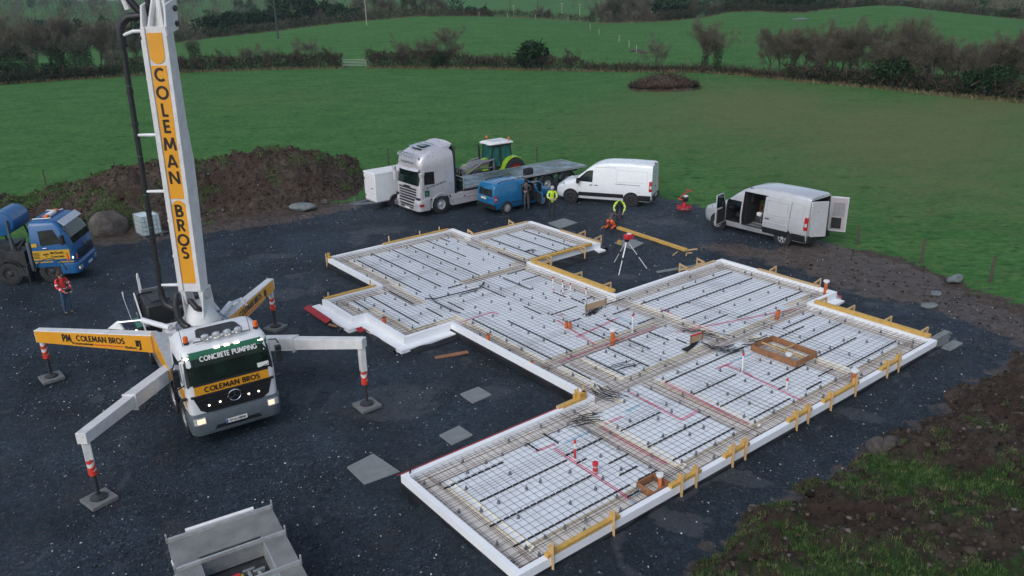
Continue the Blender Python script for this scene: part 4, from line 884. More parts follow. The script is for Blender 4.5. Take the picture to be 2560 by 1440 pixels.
def hinged(par, hx, hy, ang, w, z0, z1, mats, name, wz=None, inner=None):
    """door leaf from a hinge line, opened so that it points along ang (local)"""
    e = thing(name, None, None); bpy.data.objects.remove(e)
    dx, dy = math.cos(R(ang)), math.sin(R(ang)); a = Vector((hx, hy, 0)); b = a + Vector((dx, dy, 0)) * w; mb = MB()
    z_ = z1 if wz is None else wz
    mb.bar((a.x, a.y, (z0 + z_) / 2), (b.x, b.y, (z0 + z_) / 2), .06, z_ - z0)
    if wz is not None:   # window frame above the waist
        for t0 in (.03, .95): mb.bar(a.lerp(b, t0) + Vector((0, 0, z_)), a.lerp(b, t0 if t0 > .5 else .30) + Vector((0, 0, z1)), .04, .05)
        mb.bar(a.lerp(b, .30) + Vector((0, 0, z1)), a.lerp(b, .95) + Vector((0, 0, z1)), .04, .05)
    o = mb.build(name, mats[0], par, bevel=.02)
    if wz is not None:
        gl = MB(); n_ = Vector((-dy, dx, 0)) * .008
        q = [a.lerp(b, .06) + Vector((0, 0, z_)), a.lerp(b, .94) + Vector((0, 0, z_)), a.lerp(b, .94) + Vector((0, 0, z1)), a.lerp(b, .31) + Vector((0, 0, z1))]
        gl.loft([[p + n_ for p in q], [p - n_ for p in q]]); gl.build('side_window', M['glass'], o, smooth=0)
    return o, a, b
fd, a, b = hinged(van_s, -1.36, 1.0, 100, 1.05, .50, 2.02, (M['silverpaint'],), 'front_door', 1.34)
MB().box((-1.40, 1.28, 1.42), (.14, .22, .34)).build('mirror', M['black'], fd, bevel=.03)
MB().bar(a.lerp(b, .1) + Vector((-.04, 0, .92)), a.lerp(b, .9) + Vector((-.04, 0, .92)), .03, .7).build('door_lining', M['interior'], fd, bevel=.01)
rd1, a, b = hinged(van_s, -5.92, .80, 236, .80, .62, 2.30, (M['silverpaint'],), 'rear_door')
d = MB(); n_ = Vector((-math.sin(R(130)), math.cos(R(130)), 0))
rd2, a, b = hinged(van_s, -5.92, -.80, 205, .80, .62, 2.30, (M['silverpaint'],), 'rear_door')
dirn = (b - a).normalized(); nn = Vector((dirn.y, -dirn.x, 0))
MB().prism([(.06, .70), (.74, .70), (.74, 2.22), (.06, 2.22)], (a + nn * .031, dirn, (0, 0, 1)), .006).build('door_lining', M['doorinner'], rd2, smooth=0)
MB().prism([(.14, 1.36), (.66, 1.36), (.66, 2.02), (.14, 2.02)], (a + nn * .038, dirn, (0, 0, 1)), .006).build('door_pressing', M['seam'], rd2, smooth=0)
MB().prism([(.12, .78), (.56, .78), (.56, 1.30), (.12, 1.30)], (a + nn * .038, dirn, (0, 0, 1)), .02).build('door_pocket', M['interior'], rd2, smooth=0)
d = MB(); d.box((-4.1, 0, .515), (3.1, 1.58, .02)); d.build('load_floor', M['chequer'], van_s)
d = MB(); d.box((-2.38, 0, 1.3), (.03, 1.58, 1.6)); d.build('bulkhead', M['interior'], van_s)
MB().box((-1.95, .35, .85), (.5, .5, .22)).box((-2.2, .35, 1.2), (.16, .5, .7)).build('driver_seat', M['interior'], van_s, bevel=.05)
MB().box((-1.48, 0, 1.22), (.3, 1.5, .2)).build('dashboard', M['interior'], van_s, bevel=.05)
sh = thing('tool_rack', 'brown timber shelving seen inside the silver van through its side door', 'shelving', van_s.matrix_basis @ Vector((-2.75, -.55, .53)), R(128.2))
d = MB()
for z in (.35, .75, 1.15, 1.55): d.box((0, 0, z), (.66, .36, .025))
for x in (-.33, .33): d.box((x, 0, .82), (.025, .36, 1.64))
d.build('shelf_frame', M['timberbrown'], sh)
M['tubgreen'] = pm('green_tub', (.03, .16, .05), .5); M['tubviolet'] = pm('violet_tub', (.06, .05, .18), .5)
for (x, z, mt, lb) in ((.0, .765, 'tubgreen', 'green plastic tub on the rack inside the silver van'), (.0, 1.165, 'tubviolet', 'violet plastic tub on the rack above the green one')):
    b_ = MB(); b_.loft([[(-.22, -.13, .01), (.22, -.13, .01), (.22, .13, .01), (-.22, .13, .01)], [(-.25, -.15, .26), (.25, -.15, .26), (.25, .15, .26), (-.25, .15, .26)], [(-.23, -.13, .26), (.23, -.13, .26), (.23, .13, .26), (-.23, .13, .26)], [(-.2, -.11, .05), (.2, -.11, .05), (.2, .11, .05), (-.2, .11, .05)]])
    o_ = b_.build('storage_tub', M[mt], loc=sh.matrix_basis @ Vector((x, 0, z)), rz=R(128.2)); tag(o_, lb, 'tub')
cmp_ = thing('plate_compactor', 'small machine with a white tank and hoop handle on the silver van floor', 'machine', van_s.matrix_basis @ Vector((-2.95, .36, .53)), R(128.2))
MB().box((0, 0, .08), (.6, .4, .06)).build('base_plate', M['steel'], cmp_, bevel=.02)
MB().box((0, 0, .26), (.36, .3, .3)).build('engine', M['chassis'], cmp_, bevel=.04)
MB().box((.02, 0, .52), (.26, .22, .2)).build('water_tank', M['whitepipe'], cmp_, bevel=.05)
MB().tube([(-.2, -.2, .2), (-.3, -.2, .9), (-.25, 0, 1.0), (-.3, .2, .9), (-.2, .2, .2)], .018, 8).build('handle', M['steel'], cmp_)

# ---- small blue van with its front door open
cad = thing('small_van', 'small blue panel van with roof rails and an open front door', 'van', (2.11, 45.84, 0), R(37))
st = [(0, .42, .66, .80), (-.04, .32, .84, .88), (-.22, .28, .98, .94), (-.60, .26, 1.06, .98), (-1.02, .26, 1.13, 1), (-1.40, .26, 1.42, 1), (-1.85, .26, 1.72, 1), (-2.3, .26, 1.80, 1), (-3.4, .26, 1.80, 1), (-4.18, .28, 1.76, 1), (-4.34, .32, 1.60, .97), (-4.40, .36, 1.15, .96)]
v = Van(st, [(.25, .82), (.55, .885), (1.0, .895), (1.15, .875), (1.75, .76), (2.0, .7)], .11, .025)
mb = MB(); v.body(mb); body = mb.build('body', [M['vanblue'], M['interior']], cad, smooth=40)
cut(body, [((-1.95, 0, .95), (1.1, 1.34, 1.2)), ((-1.88, -.7, .98), (.95, .6, 1.12))], M['interior']); body.data.set_sharp_from_angle(angle=R(40))
g = MB(); v.toppanel(g, [(-1.08, -.70), (-1.08, .70), (-1.80, .58), (-1.80, -.58)]); g.build('windscreen', M['glass'], cad, smooth=0)
g = MB(); g.loft([[(-4.375, -.66, 1.10), (-4.375, .66, 1.10), (-4.30, .58, 1.60), (-4.30, -.58, 1.60)], [(-4.425, -.66, 1.08), (-4.425, .66, 1.08), (-4.335, .58, 1.62), (-4.335, -.58, 1.62)]]); g.build('rear_window', M['glass'], cad, bevel=.01)
g = MB(); v.panel(g, [(-1.30, 1.14), (-2.38, 1.14), (-2.38, 1.62), (-1.95, 1.62)], 1); g.build('side_window', M['glass'], cad, smooth=0)
lo = MB(); lo.box((-4.40, 0, .48), (.14, 1.72, .26)); lo.box((-.02, 0, .42), (.12, 1.5, .22))
for s in (1, -1): v.strip(lo, -1.45, -3.2, .56, .62, s, .012)
lo.build('lower_trim', M['black'], cad, bevel=.03)
for s in (1, -1):
    for xw in (-.85, -3.53): ar = MB(); ar.lathe([(.39, s * .6), (.39, s * (.895 * v.kx(xw) + .006)), (.28, s * (.895 * v.kx(xw) + .006))], (xw, 0, .33), 'y', 28); ar.build('wheel_arch', M['interior'], cad)
    for xw in (-.85, -3.53): wheel(cad, xw, s * .835, .325, .325, .21, M['alloy'], 10, .70, s)
    rl = MB(); rl.tube([(-1.95, s * .62, 1.78), (-2.1, s * .62, 1.86), (-3.7, s * .62, 1.86), (-3.95, s * .62, 1.78)], .022, 8); rl.bar((-2.8, s * .62, 1.77), (-2.8, s * .62, 1.86), .05, .03); rl.build('roof_rail', M['black'], cad)
    tl = MB(); v.strip(tl, -4.22, -4.395, .76, 1.12, s, .012, .05, 1); o_ = tl.build('tail_light', M['redlens'], cad, bevel=.01); w_ = MB(); v.strip(w_, -4.24, -4.38, .88, .98, s, .016, .02, 1); w_.build('lens_insert', M['lampoff'], o_)
    hd = MB(); hd.loft([[v.P(-.10, .74, s, 0), v.P(-.12, .86, s, -.02), v.P(-.5, .98, s, 0), v.P(-.45, .86, s, .006)], [v.P(-.06, .74, s, -.25), v.P(-.14, .9, s, -.25), v.P(-.45, 1.02, s, -.15), v.P(-.4, .9, s, -.2)]]); hd.build('headlight', M['lampoff'], cad)
sm_ = MB()
for s in (1, -1): v.seam(sm_, [(-2.44, 1.66), (-2.44, .5)], s, .01); v.seam(sm_, [(-3.22, 1.60), (-3.15, .62)], s, .006)
sm_.bar((-4.41, -.8, .98), (-4.41, .8, .98), .012, .012); sm_.build('panel_seams', M['seam'], cad, smooth=0)
plate_part(cad, ((-4.43, .18, .90), (0, -1, 0), (0, 0, 1)), .50, .11, '', blue=False)
MB().cyl((-4.40, 0, 1.02), (-4.425, 0, 1.02), .05, 16).build('badge', M['chrome'], cad)
fd, a, b = hinged(cad, -1.36, -.88, -105, 1.05, .42, 1.64, (M['vanblue'],), 'front_door', 1.08)
MB().box((-1.44, -1.12, 1.16), (.12, .2, .2)).build('mirror', M['vanblue'], fd, bevel=.03)
MB().bar(a.lerp(b, .08) + Vector((-.04, 0, .72)), a.lerp(b, .92) + Vector((-.04, 0, .72)), .03, .56).build('door_lining', M['interior'], fd, bevel=.01)
MB().box((-1.95, -.34, .72), (.5, .48, .2)).box((-2.18, -.34, 1.05), (.16, .48, .6)).build('driver_seat', M['interior'], cad, bevel=.05)

resize(van_w, .955); resize(cad, .95); cad.location = (2.0, 45.75, 0)
# ================================================================ concrete pump truck
PO, PA = Vector((-7.76, 19.57, 0)), -57.5
pump = thing('concrete_pump_truck', 'white and orange concrete pump truck standing on four outriggers with its lettered boom raised', 'pump truck', PO, R(PA))
PMX = Matrix.Translation(PO) @ Matrix.Rotation(R(PA), 4, 'Z'); PMI = PMX.inverted()
W_, K_ = M['white'], M['black']
class Cab:
    """cab built from horizontal sections: z, front x, rear x, half width, corner radius"""
    def __init__(s, lv): s.lv = lv
    def at(s, z, i): return float(np.interp(z, [l[0] for l in s.lv], [l[i] for l in s.lv]))
    def ring(s, z, xf, xr, hw, rc):
        pts = []
        for (cx, cy, a0) in ((xf - rc, hw - rc, 0), (xr + .06, hw - .06, 90), (xr + .06, -hw + .06, 180), (xf - rc, -hw + rc, 270)):
            r_ = rc if cx > xr + .07 else .06
            for k in range(5):
                a = R(a0 + 90 * k / 4); pts.append((cx + r_ * math.cos(a), cy + r_ * math.sin(a), z))
        return pts
    def body(s, mb): return mb.loft([s.ring(*l) for l in s.lv])
    def front(s, mb, poly, e=.01, depth=.03, mi=0):
        """panel on the front given as (y, z); follows the slope and the rounded corners"""
        def fx(y, z):
            xf, hw, rc = s.at(z, 1), s.at(z, 3), s.at(z, 4); d = abs(y) - (hw - rc)
            return xf - (rc - math.sqrt(max(rc * rc - d * d, 0)) if d > 0 else 0) + e
        a = [(fx(y, z), y, z) for y, z in poly]; return mb.loft([a, [(p[0] - depth, p[1], p[2]) for p in a]], True, mi)
    def frontgrid(s, mb, y0, y1, z0, z1, n=10, e=.01, depth=.03, mi=0, nz=1):
        for j in range(nz):
            for i in range(n):
                a, b = y0 + (y1 - y0) * i / n, y0 + (y1 - y0) * (i + 1) / n; za, zb = z0 + (z1 - z0) * j / nz, z0 + (z1 - z0) * (j + 1) / nz
                s.front(mb, [(a, za), (b, za), (b, zb), (a, zb)], e, depth, mi)
    def side(s, mb, poly, sd_, e=.01, depth=.03, mi=0):
        a = [(x, sd_ * (s.at(z, 3) + e), z) for x, z in poly]; return mb.loft([a, [(p[0], p[1] - sd_ * depth, p[2]) for p in a]], True, mi)
cb = Cab([(.95, -.02, -1.62, 1.13, .16), (1.4, .0, -1.62, 1.15, .18), (1.86, -.01, -1.62, 1.15, .18), (2.40, -.12, -1.62, 1.14, .2), (2.70, -.20, -1.62, 1.10, .22), (2.80, -.30, -1.60, 1.05, .24), (2.90, -.62, -1.56, .95, .26), (2.95, -.95, -1.50, .80, .2)])
mb = MB(); cb.body(mb); cab = mb.build('cab', W_, pump, smooth=40)
g = MB(); cb.frontgrid(g, -1.04, 1.04, 1.88, 2.58, 12, .012, .03, 0, 3); ws = g.build('windscreen', M['glassgreen'], pump, smooth=0)
g = MB(); cb.frontgrid(g, -1.07, 1.07, 2.56, 2.73, 12, .020, .04, 0, 2); vis = g.build('sun_band', M['green'], pump, smooth=0)
stroke_text(MB(), 'CONCRETE PUMPING', ((-.105, .05, 2.545), (0, 1, 0), (-.24, 0, 1)), .14, 1.46).build('sun_band_lettering', M['whitepipe'], vis, smooth=0)
fr_ = MB(); cb.frontgrid(fr_, -1.09, 1.09, 1.83, 1.89, 12, .016, .05)
for s in (1, -1): cb.front(fr_, [(s * 1.03, 1.86), (s * 1.10, 1.86), (s * 1.07, 2.5), (s * 1.02, 2.5)], .018, .05)
fr_.build('windscreen_frame', K_, pump, smooth=0)
wp = MB()
for y in (-.55, .1, .6): wp.bar((.03, y, 1.90), (-.03, y + .55, 2.02), .012, .012)
wp.build('wiper', K_, pump)
st_ = MB(); cb.front(st_, [(.70, 1.94), (1.0, 1.94), (1.0, 2.06), (.70, 2.06)], .02, .01); st_.build('permit_sticker', M['plate'], pump, smooth=0)
dm = MB(); dm.lathe([(.0, -.012), (.07, -.012), (.07, .0)], (0, 0, 0), 'z', 12)
g = MB(); cb.frontgrid(g, -.95, .95, 1.58, 1.83, 12, .014, .04); ban = g.build('name_banner', M['orange'], pump, smooth=0)
stroke_text(MB(), 'COLEMAN BROS', ((.022, .0, 1.705), (0, 1, 0), (0, 0, 1)), .155, 1.42).build('banner_lettering', M['ink'], ban, smooth=0)
gr = MB(); cb.front(gr, [(-1.02, 1.56), (-.88, 1.12), (-.70, 1.00), (.70, 1.00), (.88, 1.12), (1.02, 1.56)], .02, .06)
for z, w in ((1.06, .66), (1.18, .82), (1.30, .90), (1.42, .94)): gr.bar((.035, -w, z), (.035, w, z), .03, .03)
gr.bar((.02, -1.06, 1.555), (.02, 1.06, 1.555), .07, .05)
grl = gr.build('grille', K_, pump, smooth=0)
em = MB(); em.tube([(.075, .16 * math.cos(2 * PI * k / 28), 1.36 + .16 * math.sin(2 * PI * k / 28)) for k in range(29)], .016, 8)
for a in (90, 210, 330): em.bar((.075, 0, 1.36), (.075, .15 * math.cos(R(a)), 1.36 + .15 * math.sin(R(a))), .026, .02, up=(1, 0, 0))
em.build('star_emblem', M['chrome'], grl)
for y, z in ((-.66, 1.24), (-.38, 1.26), (.36, 1.26), (.62, 1.26)): MB().lathe([(.028, 0), (.022, .02), (.002, .024)], (.045, y, z), 'x', 12).build('grille_lamp', M['lampsmall'], grl)
bp = Cab([(.34, -.06, -.52, 1.05, .2), (.40, .05, -.52, 1.16, .25), (.70, .09, -.52, 1.19, .25), (.98, .03, -.52, 1.19, .2), (1.02, .0, -.52, 1.16, .16)])
mb = MB(); bp.body(mb); bmp = mb.build('bumper', M['greyplastic'], pump, smooth=40)
g = MB(); bp.front(g, [(-.62, .50), (.62, .50), (.55, .62), (-.55, .62)], .006, .04); bp.frontgrid(g, -.80, .80, .38, .45, 8, .006, .04); g.build('air_intake', K_, bmp, smooth=0)
for s in (1, -1):
    hl = MB(); bp.frontgrid(hl, s * .80, s * 1.10, .74, .93, 4, .012, .05); h_ = hl.build('headlight', M['lampoff'], pump, smooth=0)
    q = MB(); bp.frontgrid(q, s * .82, s * (1.02 if s < 0 else .98), .77, .90, 3, .018, .02); q.build('lit_lamp', M['lamp'], h_, smooth=0)
    MB().box((-.50, s * 1.10, .62), (.16, .12, .36)).build('step', M['greyplastic'], pump, bevel=.03)
plate_part(pump, ((.100, -.05, .66), (0, 1, 0), (0, 0, 1)), .55, .12, '07-G-18868')
# roof
g = MB(); q = [(-.66, -.52), (-.66, .52), (-.72, .58), (-1.10, .52), (-1.18, .44), (-1.18, -.44), (-1.10, -.52), (-.72, -.58)]
g.loft([[(x, y, 2.93 + (-.66 - x) * .06) for x, y in q], [(x, y, 2.97 + (-.66 - x) * .06) for x, y in q]]); g.build('roof_hatch', M['chassis'], pump, bevel=.01)
lb = MB(); lb.bar((-.40, -.72, 2.93), (-.40, .72, 2.93), .03, .03); bar_ = lb.build('lamp_bar', M['steel'], pump)
for y in (-.42, -.14, .14, .42):
    s_ = MB(); s_.lathe([(.02, -.09), (.09, -.05), (.115, .02), (.11, .035)], (-.38, y, 3.02), 'x', 18); sp_ = s_.build('spotlight', M['chrome'], pump); MB().lathe([(.104, .034), (.09, .045), (.002, .055)], (-.38, y, 3.02), 'x', 18).build('lens', M['lampoff'], sp_)
for y in (-.86, .92):
    b_ = MB(); b_.lathe([(.07, 0), (.07, .05), (.05, .06)], (-.55, y, 2.88), 'z', 14); q_ = b_.build('beacon', K_, pump); MB().lathe([(.06, 0), (.065, .12), (.05, .16), (.002, .17)], (-.55, y, 2.935), 'z', 16).build('beacon_lens', M['amber'], q_)
for y, z in ((-.98, 2.60), (-.20, 2.74), (.05, 2.74), (.30, 2.74), (.90, 2.66)): MB().box((-.20 + (.0 if abs(y) > .5 else .01), y, z), (.06, .14, .035)).build('marker_lamp', M['lampsmall'], pump, bevel=.01)
for y in (-.95, .75): MB().tube([(-.5, y, 2.85), (-.62, y - .02, 3.35)], .008, 6).build('aerial', K_, pump)
for s in (1, -1):
    g = MB(); cb.side(g, [(-.30, 1.90), (-1.25, 1.86), (-1.25, 2.46), (-.42, 2.46)], s); g.build('side_window', M['glass'], pump, smooth=0)
    o_ = MB(); cb.side(o_, [(-.22, 1.15), (-1.10, 1.30), (-1.10, 1.60), (-.20, 1.74)], s, .008); o_.build('door_stripe', M['orange'], pump, smooth=0)
    sm_ = MB()
    for a, b in (((-.22, 1.0), (-.22, 2.5)), ((-1.3, 1.0), (-1.3, 2.5))): sm_.bar((a[0], s * cb.at(a[1], 3), a[1]), (b[0], s * cb.at(b[1], 3), b[1]), .012, .010)
    sm_.build('door_seam', M['seam'], pump, smooth=0)
    mr = MB(); mr.box((-.08, s * 1.30, 2.10), (.13, .16, .32)); mr.box((-.06, s * 1.30, 2.36), (.12, .15, .13)); mr.tube([(-.15, s * 1.10, 2.62), (-.08, s * 1.28, 2.62), (-.08, s * 1.34, 2.48)], .02, 8); mr.tube([(-.15, s * 1.12, 1.90), (-.04, s * 1.36, 1.86)], .02, 8); mr.build('mirror', K_, pump, bevel=.03)
    MB().box((-.10, s * 1.22, 1.52), (.10, .16, .07)).build('kerb_mirror', K_, pump, bevel=.02)
for o_ in list(pump.children): o_.scale = (1, 1.055, 1.012)
# chassis and running gear
ch = MB()
for s in (1, -1): ch.box((-5.2, s * .42, .86), (8.8, .10, .30))
for x in np.arange(-1.8, -9.4, -1.2): ch.box((x, 0, .86), (.1, .8, .22))
ch.box((-6.2, 0, 1.10), (5.6, 1.7, .16)); ch.box((-4.6, -.85, .78), (1.1, .55, .5)); ch.box((-4.6, .85, .78), (1.1, .55, .5)); ch.box((-1.3, 0, 1.0), (.7, 1.6, .7)); ch.box((-5.9, 0, 1.32), (1.8, 1.5, .4))
ch.build('chassis', M['chassis'], pump, bevel=.01)
for x in (-1.15, -2.65):
    for s in (1, -1): wheel(pump, x, s * 1.09, .50, .50, .30, M['alu'], 0, .60, s, True)
for x in (-6.75, -8.10):
    for s in (1, -1): wheel(pump, x, s * .96, .50, .50, .56, M['alu'], 0, .60, s, True)
for x in (-1.15, -2.7, -6.75, -8.1):
    for s in (1, -1):
        q = MB(); pts = [(x + .60 * math.cos(R(a)), s * 1.02, .5 + .60 * math.sin(R(a))) for a in range(10, 171, 16)]
        for a, b in zip(pts, pts[1:]): q.bar(a, b, .44, .025, up=(0, 0, 1))
        q.build('mudguard', K_, pump)
for s in (1, -1):
    q = MB()
    for z in (.62, .78, .94): q.bar((-3.3, s * 1.18, z), (-6.0, s * 1.18, z), .03, .07)
    for x in (-3.5, -4.6, -5.8): q.bar((x, s * 1.15, .55), (x, s * 1.15, 1.05), .04, .04)
    q.build('side_guard', M['alu'], pump)
dk = MB(); dk.box((-7.2, -1.0, 1.45), (1.5, .5, .05)); dk.box((-7.2, 1.0, 1.45), (1.5, .5, .05)); dk.box((-6.0, 0, 1.56), (2.0, 1.0, .04)); dk.build('walkway', M['alu'], pump, bevel=.005)
# tank, pump unit, hopper
q = MB(); q.box((-6.35, -.30, 1.98), (1.35, 1.70, .86)); tnk = q.build('water_tank', K_, pump, bevel=.07)
MB().box((-6.3, -.65, 2.42), (.7, .6, .08)).build('tank_lid', K_, tnk, bevel=.03)
q = MB(); q.tube([(-5.6, .6, 1.6), (-8.2, .6, 1.5)], .14, 12); q.tube([(-5.6, .25, 1.55), (-8.2, .25, 1.45)], .14, 12); q.box((-5.3, .3, 1.5), (.5, 1.2, .5)); q.tube([(-5.5, .6, 1.7), (-5.2, .2, 1.9), (-4.7, .3, 1.8)], .09, 10)
for y in (-.5, .0, .4): q.tube([(-5.6, y, 1.75), (-5.2, y + .1, 1.95), (-4.9, y + .1, 1.6)], .035, 8)
q.build('pump_unit', M['chassis'], pump)
q = MB(); q.loft([[(-8.4, -.6, .7), (-8.4, .6, .7), (-9.3, .6, .7), (-9.3, -.6, .7)], [(-8.1, -.95, 1.55), (-8.1, .95, 1.55), (-9.6, .95, 1.55), (-9.6, -.95, 1.55)], [(-8.15, -.9, 1.55), (-8.15, .9, 1.55), (-9.55, .9, 1.55), (-9.55, -.9, 1.55)], [(-8.4, -.55, .9), (-8.4, .55, .9), (-9.25, .55, .9), (-9.25, -.55, .9)]]); hp = q.build('hopper', M['chassis'], pump)
MB().box((-8.85, 0, 1.52), (1.3, 1.7, .03)).build('hopper_grid', M['steel'], hp)
for y in (-1.05, -.42):
    q = MB(); q.bar((-7.15, y, 1.4), (-7.25, y, 2.95), .09, .05); q.lathe([(.045, 0), (.04, .10), (.01, .16)], (-7.25, y, 2.93), 'z', 10); q.build('upright_post', M['whitedirty'], pump, bevel=.01)
MB().bar((-7.2, -1.05, 2.45), (-7.2, .55, 2.45), .05, .10).build('crossbar', M['steel'], pump)
q = MB(); q.box((-7.35, -.95, 1.95), (.35, .5, .9)); q.box((-7.1, -1.2, 1.85), (.4, .16, .6)); q.build('control_block', K_, pump, bevel=.03)
MB().prism([(0, 0), (.26, .02), (1.55, .95), (1.50, 1.02)], ((-5.4, -1.32, 1.52), (-1, 0, 0), (0, 0, 1)), .04).build('brace_plate', M['whitedirty'], pump)
MB().loft([[(-7.9, -1.4, 1.25), (-7.9, -.95, 1.35), (-6.9, -.95, 1.35), (-6.9, -1.4, 1.25)], [(-7.9, -1.4, 1.29), (-7.9, -.95, 1.39), (-6.9, -.95, 1.39), (-6.9, -1.4, 1.29)]]).build('green_tray', M['green'], pump)
MB().tube([(-7.7, -1.45, 1.3), (-7.8, -1.55, 2.1), (-7.8, -1.55, 2.35)], [.012, .012, .03], 8).build('marker_wand', M['whitedirty'], pump)
MB().lathe([(.05, 0), (.04, .04), (.002, .05)], (-7.3, -1.42, 1.05), 'x', 12).build('marker_lamp', M['lampsmall'], pump)
# turret frame
TX, TY = -4.0, .15
q = MB(); q.box((-3.7, 0, 1.45), (2.3, 2.0, .62)); q.loft([[(-2.45, -1.05, 1.3), (-2.45, 1.05, 1.3), (-5.3, .95, 1.3), (-5.3, -.95, 1.3)], [(-2.7, -.95, 1.98), (-2.7, .95, 1.98), (-4.9, .85, 1.98), (-4.9, -.85, 1.98)]])
frm = q.build('support_frame', M['whitedirty'], pump, bevel=.03)
q = MB(); q.lathe([(.72, 1.98), (.72, 2.10), (.66, 2.10), (.66, 2.2), (.60, 2.22)], (TX, TY, 0), 'z', 40)
for k in range(48): a = 2 * PI * k / 48; q.box((TX + .75 * math.cos(a), TY + .75 * math.sin(a), 2.06), (.05, .05, .14), a)
for k in range(30): a = 2 * PI * k / 30; q.cyl((TX + .63 * math.cos(a), TY + .63 * math.sin(a), 2.2), (TX + .63 * math.cos(a), TY + .63 * math.sin(a), 2.26), .022, 6)
q.build('slewing_ring', M['steel'], pump)
NA = R(-38); n_ = Vector((math.cos(NA), math.sin(NA), 0)); w_ = Vector((-n_.y, n_.x, 0)); T_ax = Vector((TX, TY, 0)); Zv = Vector((0, 0, 1))
def BF_(a, b, z): return T_ax + w_ * (a + .034 * max(0, z - 3.2)) + n_ * b + Zv * z
q = MB(); q.lathe([(.58, 2.2), (.50, 2.36), (.34, 2.66), (.28, 2.8)], (TX, TY, 0), 'z', 28)
for s in (-1, 1): q.loft([[BF_(s * .30, .40, 2.2), BF_(s * .24, .40, 2.2), BF_(s * .24, -.50, 2.2), BF_(s * .30, -.50, 2.2)], [BF_(s * .36, .28, 3.3), BF_(s * .31, .28, 3.3), BF_(s * .31, -.26, 3.3), BF_(s * .36, -.26, 3.3)]])
tur = q.build('turret', M['whitedirty'], pump, bevel=.02)
for s in (-1, 1): MB().cyl(BF_(s * .36, 0, 3.08), BF_(s * .40, 0, 3.08), .17, 20).build('pivot_pin', M['alu'], tur)
# ---- boom
def zline(a, b, py):
    lo, hi = 0, 16
    for _ in range(50):
        m_ = (lo + hi) / 2; P = PMX @ BF_(a, b, m_) - Vector((0, 0, CAM_H)); y = 720 - F_PX * P.dot(VU) / P.dot(VF)
        if y > py: lo = m_
        else: hi = m_
    return lo
FR = .30
def bsec(z, hwid, d0, d1): return [BF_(-hwid, FR - d0, z), BF_(hwid, FR - d0, z), BF_(hwid, FR - d1, z), BF_(-hwid, FR - d1, z)]
ZT = 10.95
mb = MB(); mb.loft([bsec(3.25, .34, .0, .44), bsec(3.9, .34, 0, .48), bsec(6.3, .35, 0, .58), bsec(7.2, .36, 0, .58), bsec(8.2, .36, 0, .46), bsec(ZT, .35, 0, .38)])
for s in (-1, 1):   # forked foot and raised flanges
    mb.loft([[BF_(s * .34, FR, 3.3), BF_(s * .20, FR, 3.3), BF_(s * .20, FR - .5, 3.3), BF_(s * .34, FR - .5, 3.3)], [BF_(s * .33, FR - .08, 2.80), BF_(s * .22, FR - .08, 2.80), BF_(s * .22, FR - .42, 2.80), BF_(s * .33, FR - .42, 2.80)]])
    mb.loft([[BF_(s * .345, FR, 3.3), BF_(s * .345, FR + .05, 3.3), BF_(s * .22, FR + .05, 3.3), BF_(s * .22, FR, 3.3)], [BF_(s * .36, FR, 7.2), BF_(s * .36, FR + .05, 7.2), BF_(s * .23, FR + .05, 7.2), BF_(s * .23, FR, 7.2)], [BF_(s * .36, FR, ZT), BF_(s * .36, FR + .05, ZT), BF_(s * .25, FR + .05, ZT), BF_(s * .25, FR, ZT)]])
for z in (4.1, 5.3, 6.4, 7.6, 8.8, 9.7): mb.bar(BF_(-.37, FR - .2, z), BF_(-.50, FR - .2, z), .06, .06)
boom = mb.build('boom', M['whitedirty'], pump, bevel=.012)
PN = FR + .012
def zz(py): return zline(0, PN, py)
def opanel(py0, py1, rt=False, rb=False, hw=.215):
    z0, z1 = zz(py1), zz(py0); pts = []
    if rb: pts += [(hw * math.cos(R(a)), z0 + hw + hw * math.sin(R(a))) for a in range(180, 361, 20)]
    else: pts += [(-hw, z0), (hw, z0)]
    if rt: pts += [(hw * math.cos(R(a)), z1 - hw + hw * math.sin(R(a))) for a in range(0, 181, 20)]
    else: pts += [(hw, z1), (-hw, z1)]
    return MB().loft([[BF_(a_, PN - .01, b_) for a_, b_ in pts], [BF_(a_, PN + .004, b_) for a_, b_ in pts]]).build('boom_panel', M['orange'], boom, smooth=0)
pn1 = opanel(82, 160, rb=True); pn2 = opanel(164, 497); pn3 = opanel(501, 708, rt=True)
lt = MB()
for ch_, py in (('C', 187), ('O', 232), ('L', 275), ('E', 316), ('M', 360), ('A', 403), ('N', 444), ('B', 541), ('R', 563), ('O', 600), ('S', 632)):
    if ch_ == 'B': py = 527; lt.build('boom_lettering', M['ink'], boom, smooth=0); lt = MB()
    stroke_text(lt, ch_, (BF_(0, PN + .006, zz(py)), w_, Zv), .37)
lt.build('boom_lettering', M['ink'], boom, smooth=0)
# head of the boom and start of the next section
mb = MB()
for s in (-1, 1):
    mb.loft([[BF_(s * .39, FR + .05, ZT - .25), BF_(s * .30, FR + .05, ZT - .25), BF_(s * .30, -.35, ZT - .1), BF_(s * .39, -.35, ZT - .1)], [BF_(s * .36, FR - .1, ZT + .55), BF_(s * .30, FR - .1, ZT + .55), BF_(s * .30, -.5, ZT + .75), BF_(s * .36, -.5, ZT + .75)]])
mb.loft([[BF_(-.24, .0, ZT - .05), BF_(.24, .0, ZT - .05), BF_(.24, -.4, ZT - .05), BF_(-.24, -.4, ZT - .05)], [BF_(-.22, -.1, ZT + 2.2), BF_(.22, -.1, ZT + 2.2), BF_(.22, -.55, ZT + 2.2), BF_(-.22, -.55, ZT + 2.2)]])
for s in (-1, 1): mb.bar(BF_(s * .18, .16, ZT - .02), BF_(s * .06, -.05, ZT + .75), .09, .12)
mb.build('boom_head', M['whitedirty'], pump, bevel=.02)
